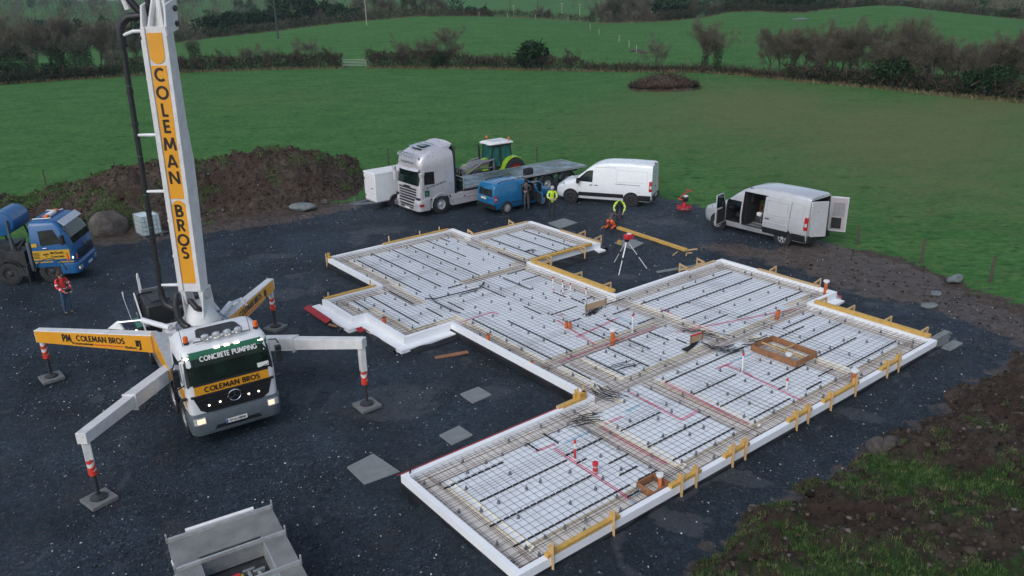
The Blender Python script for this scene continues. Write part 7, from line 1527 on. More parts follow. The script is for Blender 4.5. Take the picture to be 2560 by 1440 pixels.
def pipe(label, px, py, h, r, mat, cap=None, tilt=(0, 0), collar=None, bands=(), group=None, z=Z_FLOOR - .1, name='drain_pipe', cat='pipe'):
    p = gp(px, py, Z_FLOOR); e = thing(name, label, cat, (p.x, p.y, z), 0, group); top = Vector((tilt[0], tilt[1], h + (Z_FLOOR - z)))
    mb = MB(); mb.tube([(0, 0, 0), top], r, 16); 
    if collar: mb.tube([top * .80, top], r * 1.18, 16)
    mb.build('pipe_wall', M[mat], e)
    if cap == 'white': MB().lathe([(r * 1.1, -.01), (r * 1.65, .04), (r * 1.7, .08), (r * 1.5, .10), (.004, .09)], tuple(top), 'z', 18).build('cap', M['whitepipe'], e)
    if cap == 'red': MB().lathe([(r * 1.2, -.05), (r * 1.25, .02), (r * .5, .04)], tuple(top), 'z', 12).build('cap', M['redtape'], e)
    if cap == 'open': MB().lathe([(r * .86, .001), (.003, .002)], tuple(top), 'z', 14).build('opening', M['black'], e)
    for a, b, m_ in bands: MB().tube([top * a, top * b], r * 1.06, 16).build('band', M[m_], e)
    return e
OG = 'orange drain pipes standing in the raft'
pipe('orange drain pipe stub in the left wing of the raft', 961, 811, .28, .075, 'drain', 'open', collar=1, group=OG)
pipe('orange drain pipe by the formwork at the long inner edge', 1220, 855, .30, .07, 'drain', 'open', group=OG)
pipe('left one of the twin orange drain pipes in mid raft', 1416, 820, .27, .06, 'drain', 'open', group=OG); pipe('right one of the twin orange drain pipes in mid raft', 1425, 822, .27, .06, 'drain', 'open', group=OG)
e_ = pipe('tall orange drain pipe with a side branch and white cap in mid raft', 1531, 857, .42, .07, 'drain', 'white', group=OG); MB().tube([(0, 0, .16), (.14, .06, .26)], .07, 14).build('branch', M['drain'], e_)
pipe('leaning orange drain pipe stub on the pink line, right of mid raft', 1942, 792, .26, .07, 'drain', 'open', tilt=(.04, 0), group=OG)
pipe('orange drain pipe with a wide white cap by the red edged far right corner', 2063, 732, .42, .07, 'drain', 'white', group=OG)
pipe('orange drain pipe with a white cap near the front edge', 2133, 960, .38, .075, 'drain', 'white', group=OG)
pipe('short orange drain pipe with a white cap inside the large timber box', 1970, 905, .20, .07, 'drain', 'white', group=OG)
pipe('tilted orange drain pipe with a white cap at the small timber box', 1652, 1220, .20, .055, 'drain', 'white', tilt=(.0, .16), group=OG)
pipe('orange stub pipe by the stake beside the inner trench', 1330, 915, .18, .055, 'drain', 'open', group=OG)
WG = 'thin white upright pipes in the raft'
for i, (x, y, yt, lb) in enumerate(((1383, 728, 689, 'thin white upright pipe with red bands, first from the left of four'), (1407, 738, 697, 'thin white upright pipe with red bands, second from the left of four'), (1426, 745, 704, 'thin white upright pipe with red bands, third from the left of four'), (1465, 757, 718, 'thin white upright pipe standing next to the plywood board'))):
    pipe(lb, x, y, .60, .026, 'whitepipe', 'red', bands=((.22, .30, 'redtape'), (.52, .57, 'redtape')), group=WG, name='water_pipe')
pipe('thin white upright pipe with a red cap in mid raft', 1581, 828, .62, .03, 'whitepipe', 'red', group=WG, name='water_pipe'); pipe('thin white upright pipe with a red cap left of the large timber box', 1855, 930, .62, .03, 'whitepipe', 'red', group=WG, name='water_pipe')
pipe('short thin white upright pipe with a red cap below the large timber box', 1966, 977, .38, .028, 'whitepipe', 'red', group=WG, name='water_pipe')
pipe('thin red and white banded pipe in the near wing', 1437, 1147, .52, .03, 'whitepipe', 'red', bands=((.2, .66, 'redtape'),), group=WG, name='water_pipe')
pipe('fat red pipe with silver bands in the near wing', 1488, 1183, .30, .062, 'redtape', 'red', bands=((.34, .44, 'silver'), (.72, .80, 'silver')), name='banded_pipe')
# plywood conduit boards
def conduit_board(label, a, b, hb, zb, n, red, bundle):
    p, q = gp(*a, zb + hb), gp(*b, zb + hb); q.z = p.z; c = Vector(((p.x + q.x) / 2, (p.y + q.y) / 2, Z_FLOOR)); e = thing('conduit_board', label, 'plywood board', c)
    d = (q - p).normalized(); P = p - c; Q = q - c; MB().bar(P + Vector((0, 0, -hb / 2)), Q + Vector((0, 0, -hb / 2)), .025, hb).build('plywood', M['ply'], e)
    for t in (.04, .96): k = P.lerp(Q, t); MB().bar(k + d.cross(Zv) * .02 + Vector((0, 0, .06)), (k.x, k.y, -.05), .018, .018).build('steel_pin', M['rebar'], e)
    mb, bk = MB(), MB(); nrm = d.cross(Zv)
    if nrm.y > 0: nrm = -nrm
    for i in range(n):
        k = P.lerp(Q, .18 + .7 * i / (n - 1)) - nrm * .03; mb.tube([k + Vector((0, 0, .05)), (k.x, k.y, .12)], .012, 6)
        s = bundle * (.5 + .5 * (i / n)); k0 = Vector((k.x, k.y, .13)); f = -d * (.55 * s) + nrm * (.05 + .22 * rnd.random())
        bk.tube([k0 + Vector((0, 0, .14)), k0, k0 + f * .25 + Vector((0, 0, -.06)), k0 + f * .65 + Vector((0, 0, -.09)), k0 + f * 1.3 + Vector((0, 0, -.09))], .014, 6)
    mb.build('white_conduit', M['whitepipe'], e); bk.build('black_conduit', M['strip'], e)
    if red: MB().bar(P + Vector((0, 0, .02)), Q + Vector((0, 0, .02)), .04, .05).build('red_ends', M['redtape'], e)
conduit_board('plywood board on pins with white conduits hanging below, left of the two', (1463, 762), (1516, 747), .25, .42, 14, False, 1.0)
conduit_board('plywood board on pins with a red topped fringe of conduits, right of the two', (1726, 842), (1757, 832), .25, .42, 16, True, 1.35)
# loose black conduits
def conduits(label, lines, n, sp, r=.012, z=.385):
    c = gp(*lines[0], z); e = MB(); nn = [gp(*p, z) for p in lines]
    d = (nn[-1] - nn[0]).normalized(); s_ = Vector((-d.y, d.x, 0))
    for i in range(n):
        o_ = s_ * (i - (n - 1) / 2) * sp; k = rnd.uniform(-.25, .25); e.tube([p + o_ + d * k + Vector((0, 0, rnd.uniform(-.01, .03))) - c for p in nn], r, 6)
    tag(e.build('conduit_bundle', M['strip'], loc=c), label, 'conduit', 'loose black conduit bundles on the mesh')
conduits('long dark conduit curving up at its right end in the upper raft', [(1080, 744), (1100, 744), (1150, 732), (1190, 722), (1212, 716), (1222, 702)], 1, .1, .026)
conduits('thin dark conduit curving down to the inner trench from the long curved one', [(1080, 742), (1092, 756), (1120, 772), (1145, 784), (1158, 788)], 1, .1, .022)
conduits('sheaf of black conduits crossing the inner trench below mid raft', [(1532, 922), (1555, 915), (1582, 910)], 5, .09, .012)
conduits('sheaf of black conduits bent over the beam crossing', [(1496, 972), (1510, 984), (1530, 992), (1552, 996)], 8, .075, .012)
conduits('sheaf of black conduits across the trench of the near wing', [(1432, 1056), (1462, 1050), (1494, 1046)], 7, .085, .012)
conduits('sheaf of black conduits trailing right from the red topped board', [(1762, 862), (1785, 872), (1815, 876), (1842, 868)], 8, .06, .012)
conduits('sheaf of black conduits over the beams right of the red topped board', [(1718, 826), (1760, 832), (1805, 842)], 5, .09, .012); conduits('group of short black conduits by the cream edge above the large timber box', [(1865, 858), (1890, 856), (1912, 846)], 4, .10, .016)
conduits('tangle of thin conduit ends in the far wing', [(1325, 628), (1336, 624), (1346, 626)], 3, .06, .014)
for x, y, lb in ((1024, 1190, 'dark stake standing up at the left corner of the near wing'), (838, 642, 'dark bent rod at the far left corner of the raft')):
    tag(MB().tube([(0, 0, 0), (.05, .05, .32), (.09, .05, .36)], .022, 8).build('corner_rod', M['strip'], loc=gp(x, y, .36)), lb, 'rod')
# ================================================================ loose things on the gravel
def slab_pad(label, pts, th=.05):
    P = [gp(*p, th) for p in pts]; c = sum(P, Vector()) / 4; c.z = 0; mb = MB(); mb.loft([[Vector((p.x - c.x, p.y - c.y, 0)) for p in P], [Vector((p.x - c.x, p.y - c.y, th)) for p in P]])
    tag(mb.build('grey_slab', M['slabgrey'], bevel=.01, loc=c), label, 'slab', 'grey slabs lying on the gravel')
M['slabgrey'] = pm('grey_slab', (.20, .215, .215), .8, var=.15, scale=3, dirt=.5, dcol=(.12, .11, .10), bump=.2)
slab_pad('largest grey slab on the gravel, at the left corner of the near wing', [(867, 1167), (933, 1133), (1000, 1178), (911, 1210)])
slab_pad('middle one of the three grey slabs between the pump truck and the raft', [(1098, 1087), (1148, 1063), (1183, 1087), (1130, 1111)])
slab_pad('grey slab on the gravel nearest the yellow formwork of the lower inner corner', [(1150, 984), (1196, 966), (1230, 986), (1181, 1007)])
slab_pad('grey slab on the gravel beyond the far corner of the raft', [(1370, 557), (1410, 545), (1443, 556), (1400, 571)])
slab_pad('grey slab on the gravel behind the tripod', [(1536, 606), (1573, 595), (1611, 607), (1580, 622)])
def plank(label, a, b, w, h, mat, z=.0, name='plank', cat='timber'):
    p, q = gp(*a, z), gp(*b, z); c = (p + q) / 2; tag(MB().bar(p - c + Vector((0, 0, h / 2)), q - c + Vector((0, 0, h / 2)), w, h).build(name, M[mat], bevel=.004, loc=c), label, cat)
plank('long yellow I section timber beam lying on the gravel by the kneeling man', (1545, 572), (1715, 628), .20, .12, 'timber', name='timber_beam', cat='beam')
plank('short timber offcut lying across the end of the yellow beam', (1708, 628), (1743, 624), .10, .05, 'timberpale'); plank('thin timber offcut on the gravel below the yellow beam', (1682, 640), (1694, 630), .05, .04, 'timberpale')
e_ = MB(); c_ = gp(1722, 636); e_.bar(gp(1715, 640) - c_, gp(1717, 634) - c_, .05, .05); e_.bar(gp(1716, 634) - c_, gp(1730, 633) - c_, .05, .05); tag(e_.build('timber_offcut', M['timberpale'], loc=c_ + Vector((0, 0, .025))), 'tiny L shaped timber offcut on the gravel by the yellow beam', 'timber')
plank('long grey weathered plank lying on the gravel by the pale formwork strip', (1643, 682), (1772, 660), .20, .05, 'slabgrey'); plank('rusty brown plank on the gravel in front of the left wing', (1088, 896), (1170, 881), .18, .04, 'timberbrown'); plank('brown timber plank leaning on the white footing of the left wing', (916, 822), (980, 856), .22, .05, 'timberbrown', .10); plank('short brown timber piece on the red membrane of the left wing', (822, 812), (842, 818), .12, .04, 'timberbrown', .05)
plank('small timber piece on the black membrane at the far corner', (1452, 638), (1464, 634), .10, .06, 'timber', .03); plank('brown stick on the gravel at the kneeling man\'s feet', (1505, 572), (1512, 568), .12, .08, 'timberbrown')
# concrete block and slab at the right corner
p = gp(2348, 872); k = MB(); a, b = SL(25.72, -10.55, 0), SL(26.75, -10.55, 0); d = (b - a).normalized(); c_ = (a + b) / 2
tag(MB().bar(a - c_ + Vector((0, 0, .22)), b - c_ + Vector((0, 0, .22)), .22, .44).build('concrete_block', M['slabgrey'], bevel=.01, loc=c_ + Vector((0, 0, .0))), 'grey concrete block standing at the right hand corner of the raft', 'block')
tag(MB().bar((-.48, 0, .04), (.48, 0, .04), .34, .08).build('concrete_slab', M['slabgrey'], bevel=.01, loc=gp(2378, 868), rz=math.atan2(d.y, d.x)), 'low grey concrete slab lying in front of the standing concrete block', 'slab')
# tripod with red case
tp = thing('tripod', 'white legged surveying tripod standing in the dark pit beside the raft', 'tripod', gp(1565, 676)); top = Vector((0, 0, 1.38))
for (x, y) in ((1547, 688), (1617, 671), (1536, 655)):
    f_ = gp(x, y) - tp.location; l_ = MB(); l_.bar(f_, f_.lerp(top, .52), .030, .035); l_.bar(f_.lerp(top, .45), top + (f_ - top) * .04, .05, .03); o_ = l_.build('leg', M['whitepipe'], tp); MB().bar(f_.lerp(top, .42), f_.lerp(top, .50), .055, .05).build('clamp', K_, o_)
MB().lathe([(.10, -.05), (.11, .02), (.06, .05)], tuple(top), 'z', 14).build('head', K_, tp)
cs = thing('laser_level', 'red boxed laser level on top of the tripod', 'laser level', tp.location + Vector((.05, 0, 1.43)), R(25)); M['casered'] = pm('red_plastic', (.55, .02, .03), .4, var=.1)
MB().box((0, 0, .11), (.34, .26, .22)).build('case', M['casered'], cs, bevel=.04); MB().box((.06, .02, .23), (.16, .16, .05)).build('lid', M['whitepipe'], cs, bevel=.02); MB().tube([(.17, -.11, .05), (.22, -.11, .15), (.17, -.11, .24)], .02, 8).build('handle', M['casered'], cs)
o_ = MB().box((0, 0, .12), (.16, .12, .18)).tube([(-.05, 0, .2), (0, 0, .3), (.05, 0, .2)], .012, 6).build('power_tool', M['timber'], bevel=.02, loc=gp(1548, 612), rz=.5); tag(o_, 'small yellow power tool standing on the slab behind the tripod', 'tool')
# red power trowel
pt = thing('power_trowel', 'red power trowel on its round guard ring at the far edge of the gravel', 'power trowel', gp(1710, 523), R(30))
q = MB(); q.tube([(.40 * math.cos(a), .40 * math.sin(a), .06) for a in np.linspace(0, 2 * PI, 29)], .02, 6); q.tube([(.40 * math.cos(a), .40 * math.sin(a), .16) for a in np.linspace(0, 2 * PI, 29)], .02, 6)
for k in range(6): a = k * PI / 3; q.bar((.4 * math.cos(a), .4 * math.sin(a), .06), (.4 * math.cos(a), .4 * math.sin(a), .16), .02, .02); q.bar((0, 0, .16), (.4 * math.cos(a), .4 * math.sin(a), .16), .03, .03)
q.build('guard_ring', M['casered'], pt); MB().lathe([(.12, .1), (.10, .40), (.06, .5)], (0, 0, 0), 'z', 12).build('gearbox', M['casered'], pt); MB().box((.02, 0, .56), (.32, .28, .22)).build('engine', K_, pt, bevel=.03); MB().box((.12, .04, .72), (.22, .2, .10)).build('fuel_tank', M['whitepipe'], pt, bevel=.03)
MB().tube([(-.05, 0, .5), (-.35, 0, .72), (.35, .05, 1.0)], .03, 8).tube([(.35, -.25, 1.0), (.35, .28, 1.02)], .025, 8).tube([(-.3, -.2, .6), (-.42, 0, .66), (-.3, .2, .6)], .03, 8).build('handle', M['casered'], pt)
for a in range(4): MB().bar((0, 0, .03), (.36 * math.cos(a * PI / 2 + .3), .36 * math.sin(a * PI / 2 + .3), .03), .12, .01).build('blade', M['steel'], pt)
# white caged tank
ib = thing('caged_tank', 'white caged liquid tank on a pallet beside the brown boulder', 'tank', gp(374, 588), R(42)); M['ibcwhite'] = pm('tank_plastic', (.62, .72, .72), .4, var=.08)
q = MB(); q.box((0, 0, .66), (.94, 1.12, .98)); q.lathe([(.12, 1.15), (.12, 1.20), (.02, 1.21)], (0, 0, 0), 'z', 16); q.build('tank_body', M['ibcwhite'], ib, bevel=.05)
q = MB()
for x in (-.49, .49):
    for y in np.linspace(-.58, .58, 7): q.bar((x, y, .16), (x, y, 1.17), .016, .016)
    for z in (.18, .42, .66, .90, 1.16): q.bar((x, -.58, z), (x, .58, z), .016, .02)
for y in (-.58, .58):
    for x in np.linspace(-.49, .49, 6): q.bar((x, y, .16), (x, y, 1.17), .016, .016)
    for z in (.18, .42, .66, .90, 1.16): q.bar((-.49, y, z), (.49, y, z), .016, .02)
q.build('cage', M['alu'], ib); q = MB()
for z in (.02, .13): q.box((0, 0, z), (1.0, 1.2, .03))
for x in (-.44, 0, .44):
    for y in (-.5, 0, .5): q.box((x, y, .075), (.12, .12, .1))
q.build('pallet', M['steel'], ib); MB().tube([(.50, 0, .2), (.58, 0, .2), (.6, 0, .1)], .05, 10).build('valve', K_, ib)
plank('grey board lying on the ground at the foot of the caged tank', (385, 590), (415, 578), .4, .03, 'slabgrey')
# boulders and stones
M['rock'] = NT('boulder_rock'); _m = M['rock']; c_ = _m.ramp(_m.noise(2.2, 8, .7, dist=.5), [(.3, (.05, .043, .038)), (.55, (.12, .105, .095)), (.75, (.19, .175, .165))]); _m.set(col=c_, rough=.9, spec=.2); _m.bump(_m.noise(6, 9, .75), .9, .08); M['rock'] = _m.m
M['palerock'] = NT('pale_rock'); _m = M['palerock']; c_ = _m.ramp(_m.noise(2.2, 8, .7), [(.3, (.10, .12, .12)), (.7, (.24, .27, .27))]); _m.set(col=c_, rough=.85, spec=.2); _m.bump(_m.noise(8, 8, .7), .6, .04); M['palerock'] = _m.m
def rock(label, loc, dims, seed, mat, rz=0, name='boulder', n=36):
    th = np.linspace(0, PI, n // 2); ph = np.linspace(0, 2 * PI, n, endpoint=False); T, Pp = np.meshgrid(th, ph, indexing='ij'); r_ = np.random.default_rng(seed); d = np.stack([np.sin(T) * np.cos(Pp), np.sin(T) * np.sin(Pp), np.cos(T)], -1); rad = np.ones(T.shape)
    for _ in range(14):   # facets
        nv_ = r_.normal(size=3); nv_ /= np.linalg.norm(nv_); h = r_.uniform(.68, .95); dt = d @ nv_; rad = np.minimum(rad, np.where(dt > 1e-3, h / np.maximum(dt, 1e-3), 9))
    rad = rad * (1 + .10 * (fbm(Pp * 2.5 + seed, T * 3.2, seed, 4) - .5) * np.sin(T)); V = d * rad[..., None] * np.array(dims) + np.array([0, 0, dims[2] * .62]); ii = np.arange(V.shape[0] * n).reshape(-1, n); F = np.stack([ii[:-1], np.roll(ii, -1, 1)[:-1], np.roll(ii, -1, 1)[1:], ii[1:]], -1).reshape(-1, 4)
    o_ = np_mesh(name, V.reshape(-1, 3), F, M[mat], smooth=True); o_.location = loc; o_.rotation_euler = (0, 0, rz); bm_fix(o_.data); return tag(o_, label, 'rock')
rock('big brown grey boulder between the mixer truck and the caged tank', gp(264, 590) + Vector((.1, .45, -.15)), (1.02, .80, .92), 3, 'rock', .3)
rock('flat pale grey boulder at the foot of the spoil bank', gp(757, 527), (.80, .45, .32), 8, 'palerock', .1); rock('small grey stone right of the flat pale boulder', gp(812, 511), (.24, .2, .2), 9, 'rock')
rock('angular grey rock on the edge of the near soil bank', gp(2222, 1128), (.42, .26, .26), 21, 'rock', .5, 'rock'); rock('brown rock leaning on the angular grey one at the bank edge', gp(2192, 1128), (.36, .30, .24), 22, 'rock', 1.2, 'rock'); rock('pale grey stone on the mud track', gp(2388, 706), (.45, .25, .22), 23, 'palerock', .4, 'rock'); rock('flat grey stone at the mud and gravel edge', gp(2322, 768), (.35, .2, .12), 24, 'palerock', .1, 'rock')
rock('grey stone in the bare soil near the right frame edge', gp(2455, 1040, .5), (.22, .16, .14), 25, 'rock', 0, 'rock'); rock('low stone on the brown ground by the mud track', gp(2340, 737), (.30, .2, .1), 26, 'palerock', .8, 'rock')
# near tool trailer (cut off by the lower frame edge)
ut = thing('tool_trailer', 'aluminium chequer plate tool trailer with an open tray, cut off by the bottom frame edge', 'trailer', (-6.46, 14.35, 0), R(120.5))
M['chplate'] = NT('chequer_plate'); _m = M['chplate']; c_ = _m.ramp(_m.noise(2, 5, .6), [(.3, (.21, .215, .20)), (.7, (.33, .33, .31))]); _m.set(col=c_, rough=.5, metal=.45); _m.bump(_m.ramp(_m.vor(26, feature='DISTANCE_TO_EDGE', out='Distance'), [(.1, 1), (.3, 0)]), .5, .01); M['chplate'] = _m.m
ZT_ = 1.05
def upl(name, c, d, mat='chplate', bv=.006): return MB().box(c, d).build(name, M[mat], ut, bevel=bv)
HW_ = 1.08
q = MB(); q.box((-.62, 0, ZT_), (.85, HW_ * 2, .03)); q.box((-2.6, HW_ - .22, ZT_), (3.1, .44, .03)); q.box((-2.6, -HW_ + .22, ZT_), (3.1, .44, .03)); q.box((-.62 - .425 - .18, .0, ZT_), (.001, .001, .001)); q.build('top_deck', M['chplate'], ut, bevel=.006)
q = MB(); q.box((-1.12, 0, ZT_ - .22), (.03, 1.28, .42)); q.box((-2.6, HW_ - .45, ZT_ - .3), (3.1, .03, .6)); q.box((-2.6, -HW_ + .45, ZT_ - .3), (3.1, .03, .6)); q.build('well_side', M['alu'], ut)
upl('well_floor', (-2.6, 0, ZT_ - .58), (3.0, 1.3, .04))
for x in (-.20, -1.25, -2.35):
    q = MB(); q.box((x, 0, ZT_ + .05), (.05, HW_ * 2 + .04, .09)); q.box((x, HW_ + .01, ZT_ + .10), (.05, .03, .22)); q.box((x, -HW_ - .01, ZT_ + .10), (.05, .03, .22)); q.build('cross_rail', M['alu'], ut, bevel=.006)
MB().cyl((-.08, -.72, ZT_ + .06), (-.08, .70, ZT_ + .06), .05, 12).build('roller', M['whitepipe'], ut)
q = MB(); q.box((-2.2, HW_ - .02, ZT_ - .35), (4.0, .03, .66)); q.box((-2.2, -HW_ + .02, ZT_ - .35), (4.0, .03, .66)); q.box((-.21, 0, ZT_ - .35), (.03, HW_ * 2, .66)); q.build('side_panel', M['alu'], ut, bevel=.01)
for x in (-.9, -2.0): MB().box((x, HW_ + .02, ZT_ - .02), (.16, .03, .05)).build('latch', M['whitepipe'], ut, bevel=.01)
q = MB(); q.box((-2.2, 0, .52), (3.8, 1.5, .12)); q.build('chassis', M['chassis'], ut)
for s in (1, -1): wheel(ut, -2.6, s * .98, .33, .33, .2, M['alu'], 0, .6, s)
def intray(name, label, cat, x, y, build, rz=0):
    e = thing(name, label, cat, ut.matrix_basis @ Vector((x, y, ZT_ - .56)), R(120.5 + rz)); build(e)
M['pinkcloth'] = pm('pink_cloth', (.62, .03, .12), .6, var=.15); M['tealcloth'] = pm('teal_cloth', (.16, .34, .33), .7, var=.15)
def _bag(e): MB().box((0, 0, .16), (.30, .52, .32)).build('bag_body', M['darkcloth'], e, bevel=.05); MB().box((.10, 0, .335), (.10, .50, .02)).build('red_trim', M['casered'], e); MB().box((-.12, .0, .33), (.10, .36, .04)).build('pink_flap', M['pinkcloth'], e, bevel=.01); MB().box((0, .28, .2), (.28, .05, .2)).box((0, -.28, .2), (.28, .05, .2)).build('lime_end', M['hivis'], e, bevel=.01)
intray('tool_bag', 'dark tool bag with red trim and pink flap in the tray of the near trailer', 'bag', -1.85, .22, _bag, 8)
def _jack(e): MB().tube([(-.8, 0, .1), (.25, 0, .12)], .045, 10).build('shaft', M['alu'], e); MB().box((.28, 0, .13), (.06, .24, .14)).build('end_plate', M['steel'], e, bevel=.01)
intray('prop_bar', 'grey metal bar with a plate end in the tray, right one of two', 'bar', -1.75, -.22, _jack); intray('prop_bar', 'grey metal bar with a plate end in the tray, left one of two', 'bar', -1.85, -.42, _jack, 4)
def _rag(e): MB().loft([[(.16 * math.cos(a), .2 * math.sin(a), 0) for a in np.linspace(0, 2 * PI, 13)[:-1]], [(.18 * math.cos(a) + .02 * math.sin(3 * a), .2 * math.sin(a), .10) for a in np.linspace(0, 2 * PI, 13)[:-1]], [(.08 * math.cos(a), .1 * math.sin(a), .15) for a in np.linspace(0, 2 * PI, 13)[:-1]]]).build('cloth', M['tealcloth'], e, smooth=60)
intray('cloth_bundle', 'pale teal bundle beside the metal bars in the near tray', 'bundle', -1.80, -.62 + .04, _rag)
ordn = 'first second third fourth fifth sixth seventh eighth ninth tenth eleventh twelfth thirteenth fourteenth fifteenth sixteenth seventeenth eighteenth nineteenth twentieth'.split()
# ================================================================ posts, poles, far vegetation
M['postwood'] = pm('fence_post_wood', (.085, .07, .055), .9, var=.3); M['polewood'] = pm('pole_wood', (.045, .05, .055), .85, var=.2); M['polepale'] = pm('pole_pale', (.34, .33, .26), .85, var=.1)
FG = 'wooden fence posts along the field edge'
def post(px, py, top, r, label, mat='postwood', group=FG, name='fence_post', zg=None):
    p = gp(px, py); p.z = tz(p.x, p.y); d = math.hypot(p.x, p.y); mb = MB(); mb.tube([(0, 0, -.2), (rnd.uniform(-.02, .02), 0, top * .6), (rnd.uniform(-.04, .04), 0, top)], [r, r * .95, r * .8], 8); tag(mb.build(name, M[mat], loc=p), label, 'post', group)
for px, py, h, lb in ((116, 470, 1.25, 'thin fence post in the grass far left, behind the spoil bank'), (292, 445, 1.2, 'fence post sticking up behind the spoil bank, left of the boom'), (972, 412, 1.25, 'fence post in the grass behind the white box trailer'), (1342, 404, 1.1, 'fence post behind the flatbed trailer deck'), (2143, 612, .95, 'fence post at the grass edge right behind the open silver van'), (2302, 660, 1.15, 'fence post at the grass edge, middle one right of the silver van'), (2476, 706, 1.15, 'fence post at the grass edge nearest the right frame edge')):
    post(px, py, h, .07 if px > 2000 else .055, lb)
def at_range(px, r):
    a, _ = ray(px, 100); x, y = r * math.sin(a), r * math.cos(a); return Vector((x, y, tz(x, y)))
def pole(label, px, r, h, rad, mat, arm=True):
    p = at_range(px, r); e = thing('utility_pole', label, 'utility pole', p, 0, 'utility poles across the fields'); MB().tube([(0, 0, -.5), (0, 0, h)], [rad, rad * .7], 8).build('pole_shaft', M[mat], e)
    if arm: MB().bar((-.8, 0, h - .4), (.8, 0, h - .4), .10, .12).build('cross_arm', M[mat], e)
pole('dark utility pole standing on the left hand field', 696, 205, 12.5, .22, 'polewood'); pole('pale thin utility pole on the grassy hill, left of centre', 920, 215, 9.0, .12, 'polepale')
pole('pale utility pole in the far field, left one of three close together', 1285, 330, 9, .12, 'polepale'); pole('pale utility pole in the far field, middle one of three close together', 1405, 330, 10, .13, 'polepale'); pole('pale utility pole in the far field, right one of three close together', 1449, 310, 10, .14, 'polepale')
for i, (px, r) in enumerate(((1200, 233), (1270, 233), (1340, 232), (1420, 231), (1475, 205), (1497, 190), (1548, 172), (1573, 160), (1592, 150))):
    p = at_range(px, r); tag(MB().tube([(0, 0, -.1), (0, 0, 1.35)], .07, 6).build('fence_post', M['polepale'], loc=p), (ordn[i] + ' pale fence post from the left along the crest of the grassy hill') if r > 230 else (ordn[i - 4] + ' pale fence post from the top in the line running down the hill'), 'post', 'pale fence posts on the hill crest' if r > 230 else 'pale fence posts down the hill')
# ---- bare trees
def vegmat(name, stops, rough=.95):
    m = NT(name); sh = m.attr('shade'); c = m.ramp(sh, stops); m.set(col=c, rough=rough, spec=.1); return m.m
M['twig'] = vegmat('bare_twigs', [(0, (.050, .046, .036)), (.5, (.115, .100, .074)), (1, (.195, .165, .118))]); M['twigred'] = vegmat('bramble_twigs', [(0, (.024, .018, .016)), (.5, (.062, .042, .034)), (1, (.12, .080, .058))]); M['twiggrey'] = vegmat('grey_twigs', [(0, (.045, .042, .034)), (.5, (.12, .105, .080)), (1, (.20, .175, .13))])
M['ivy'] = vegmat('ivy_leaves', [(0, (.007, .018, .009)), (.5, (.018, .042, .018)), (1, (.045, .085, .030))]); M['bark'] = pm('bark', (.085, .074, .06), .9, var=.3, scale=4); M['drygrass'] = vegmat('dry_grass', [(0, (.12, .10, .05)), (1, (.28, .23, .13))])
def quads(P, D, W, shade, rgen):
    """thin quads: base points P, vectors D, widths W"""
    n = len(P); a = rgen.normal(size=(n, 3)); s = np.cross(D, a); s /= np.linalg.norm(s, axis=1, keepdims=True) + 1e-9; s *= W[:, None] / 2
    V = np.stack([P - s, P + s, P + D + s * .35, P + D - s * .35], 1).reshape(-1, 3); return V, np.arange(n * 4).reshape(n, 4), np.repeat(shade, 4)
def leaf_blob(rgen, c, rad, n, size, shade0=.0, shade1=1.0):
    d = rgen.normal(size=(n, 3)); d /= np.linalg.norm(d, axis=1, keepdims=True); rr_ = rgen.uniform(.35, 1, n) ** .5; P = np.array(c) + d * rr_[:, None] * np.array(rad); D = rgen.normal(size=(n, 3)) * size; sh = rgen.uniform(shade0, shade1, n)
    return quads(P, D, rgen.uniform(.6, 1.2, n) * size, sh, rgen)
def cat_(parts):
    V, F, S, o = [], [], [], 0
    for v, f, s in parts: V.append(v); F.append(f + o); S.append(s); o += len(v)
    return np.concatenate(V), np.concatenate(F), np.concatenate(S)
TREES = {}
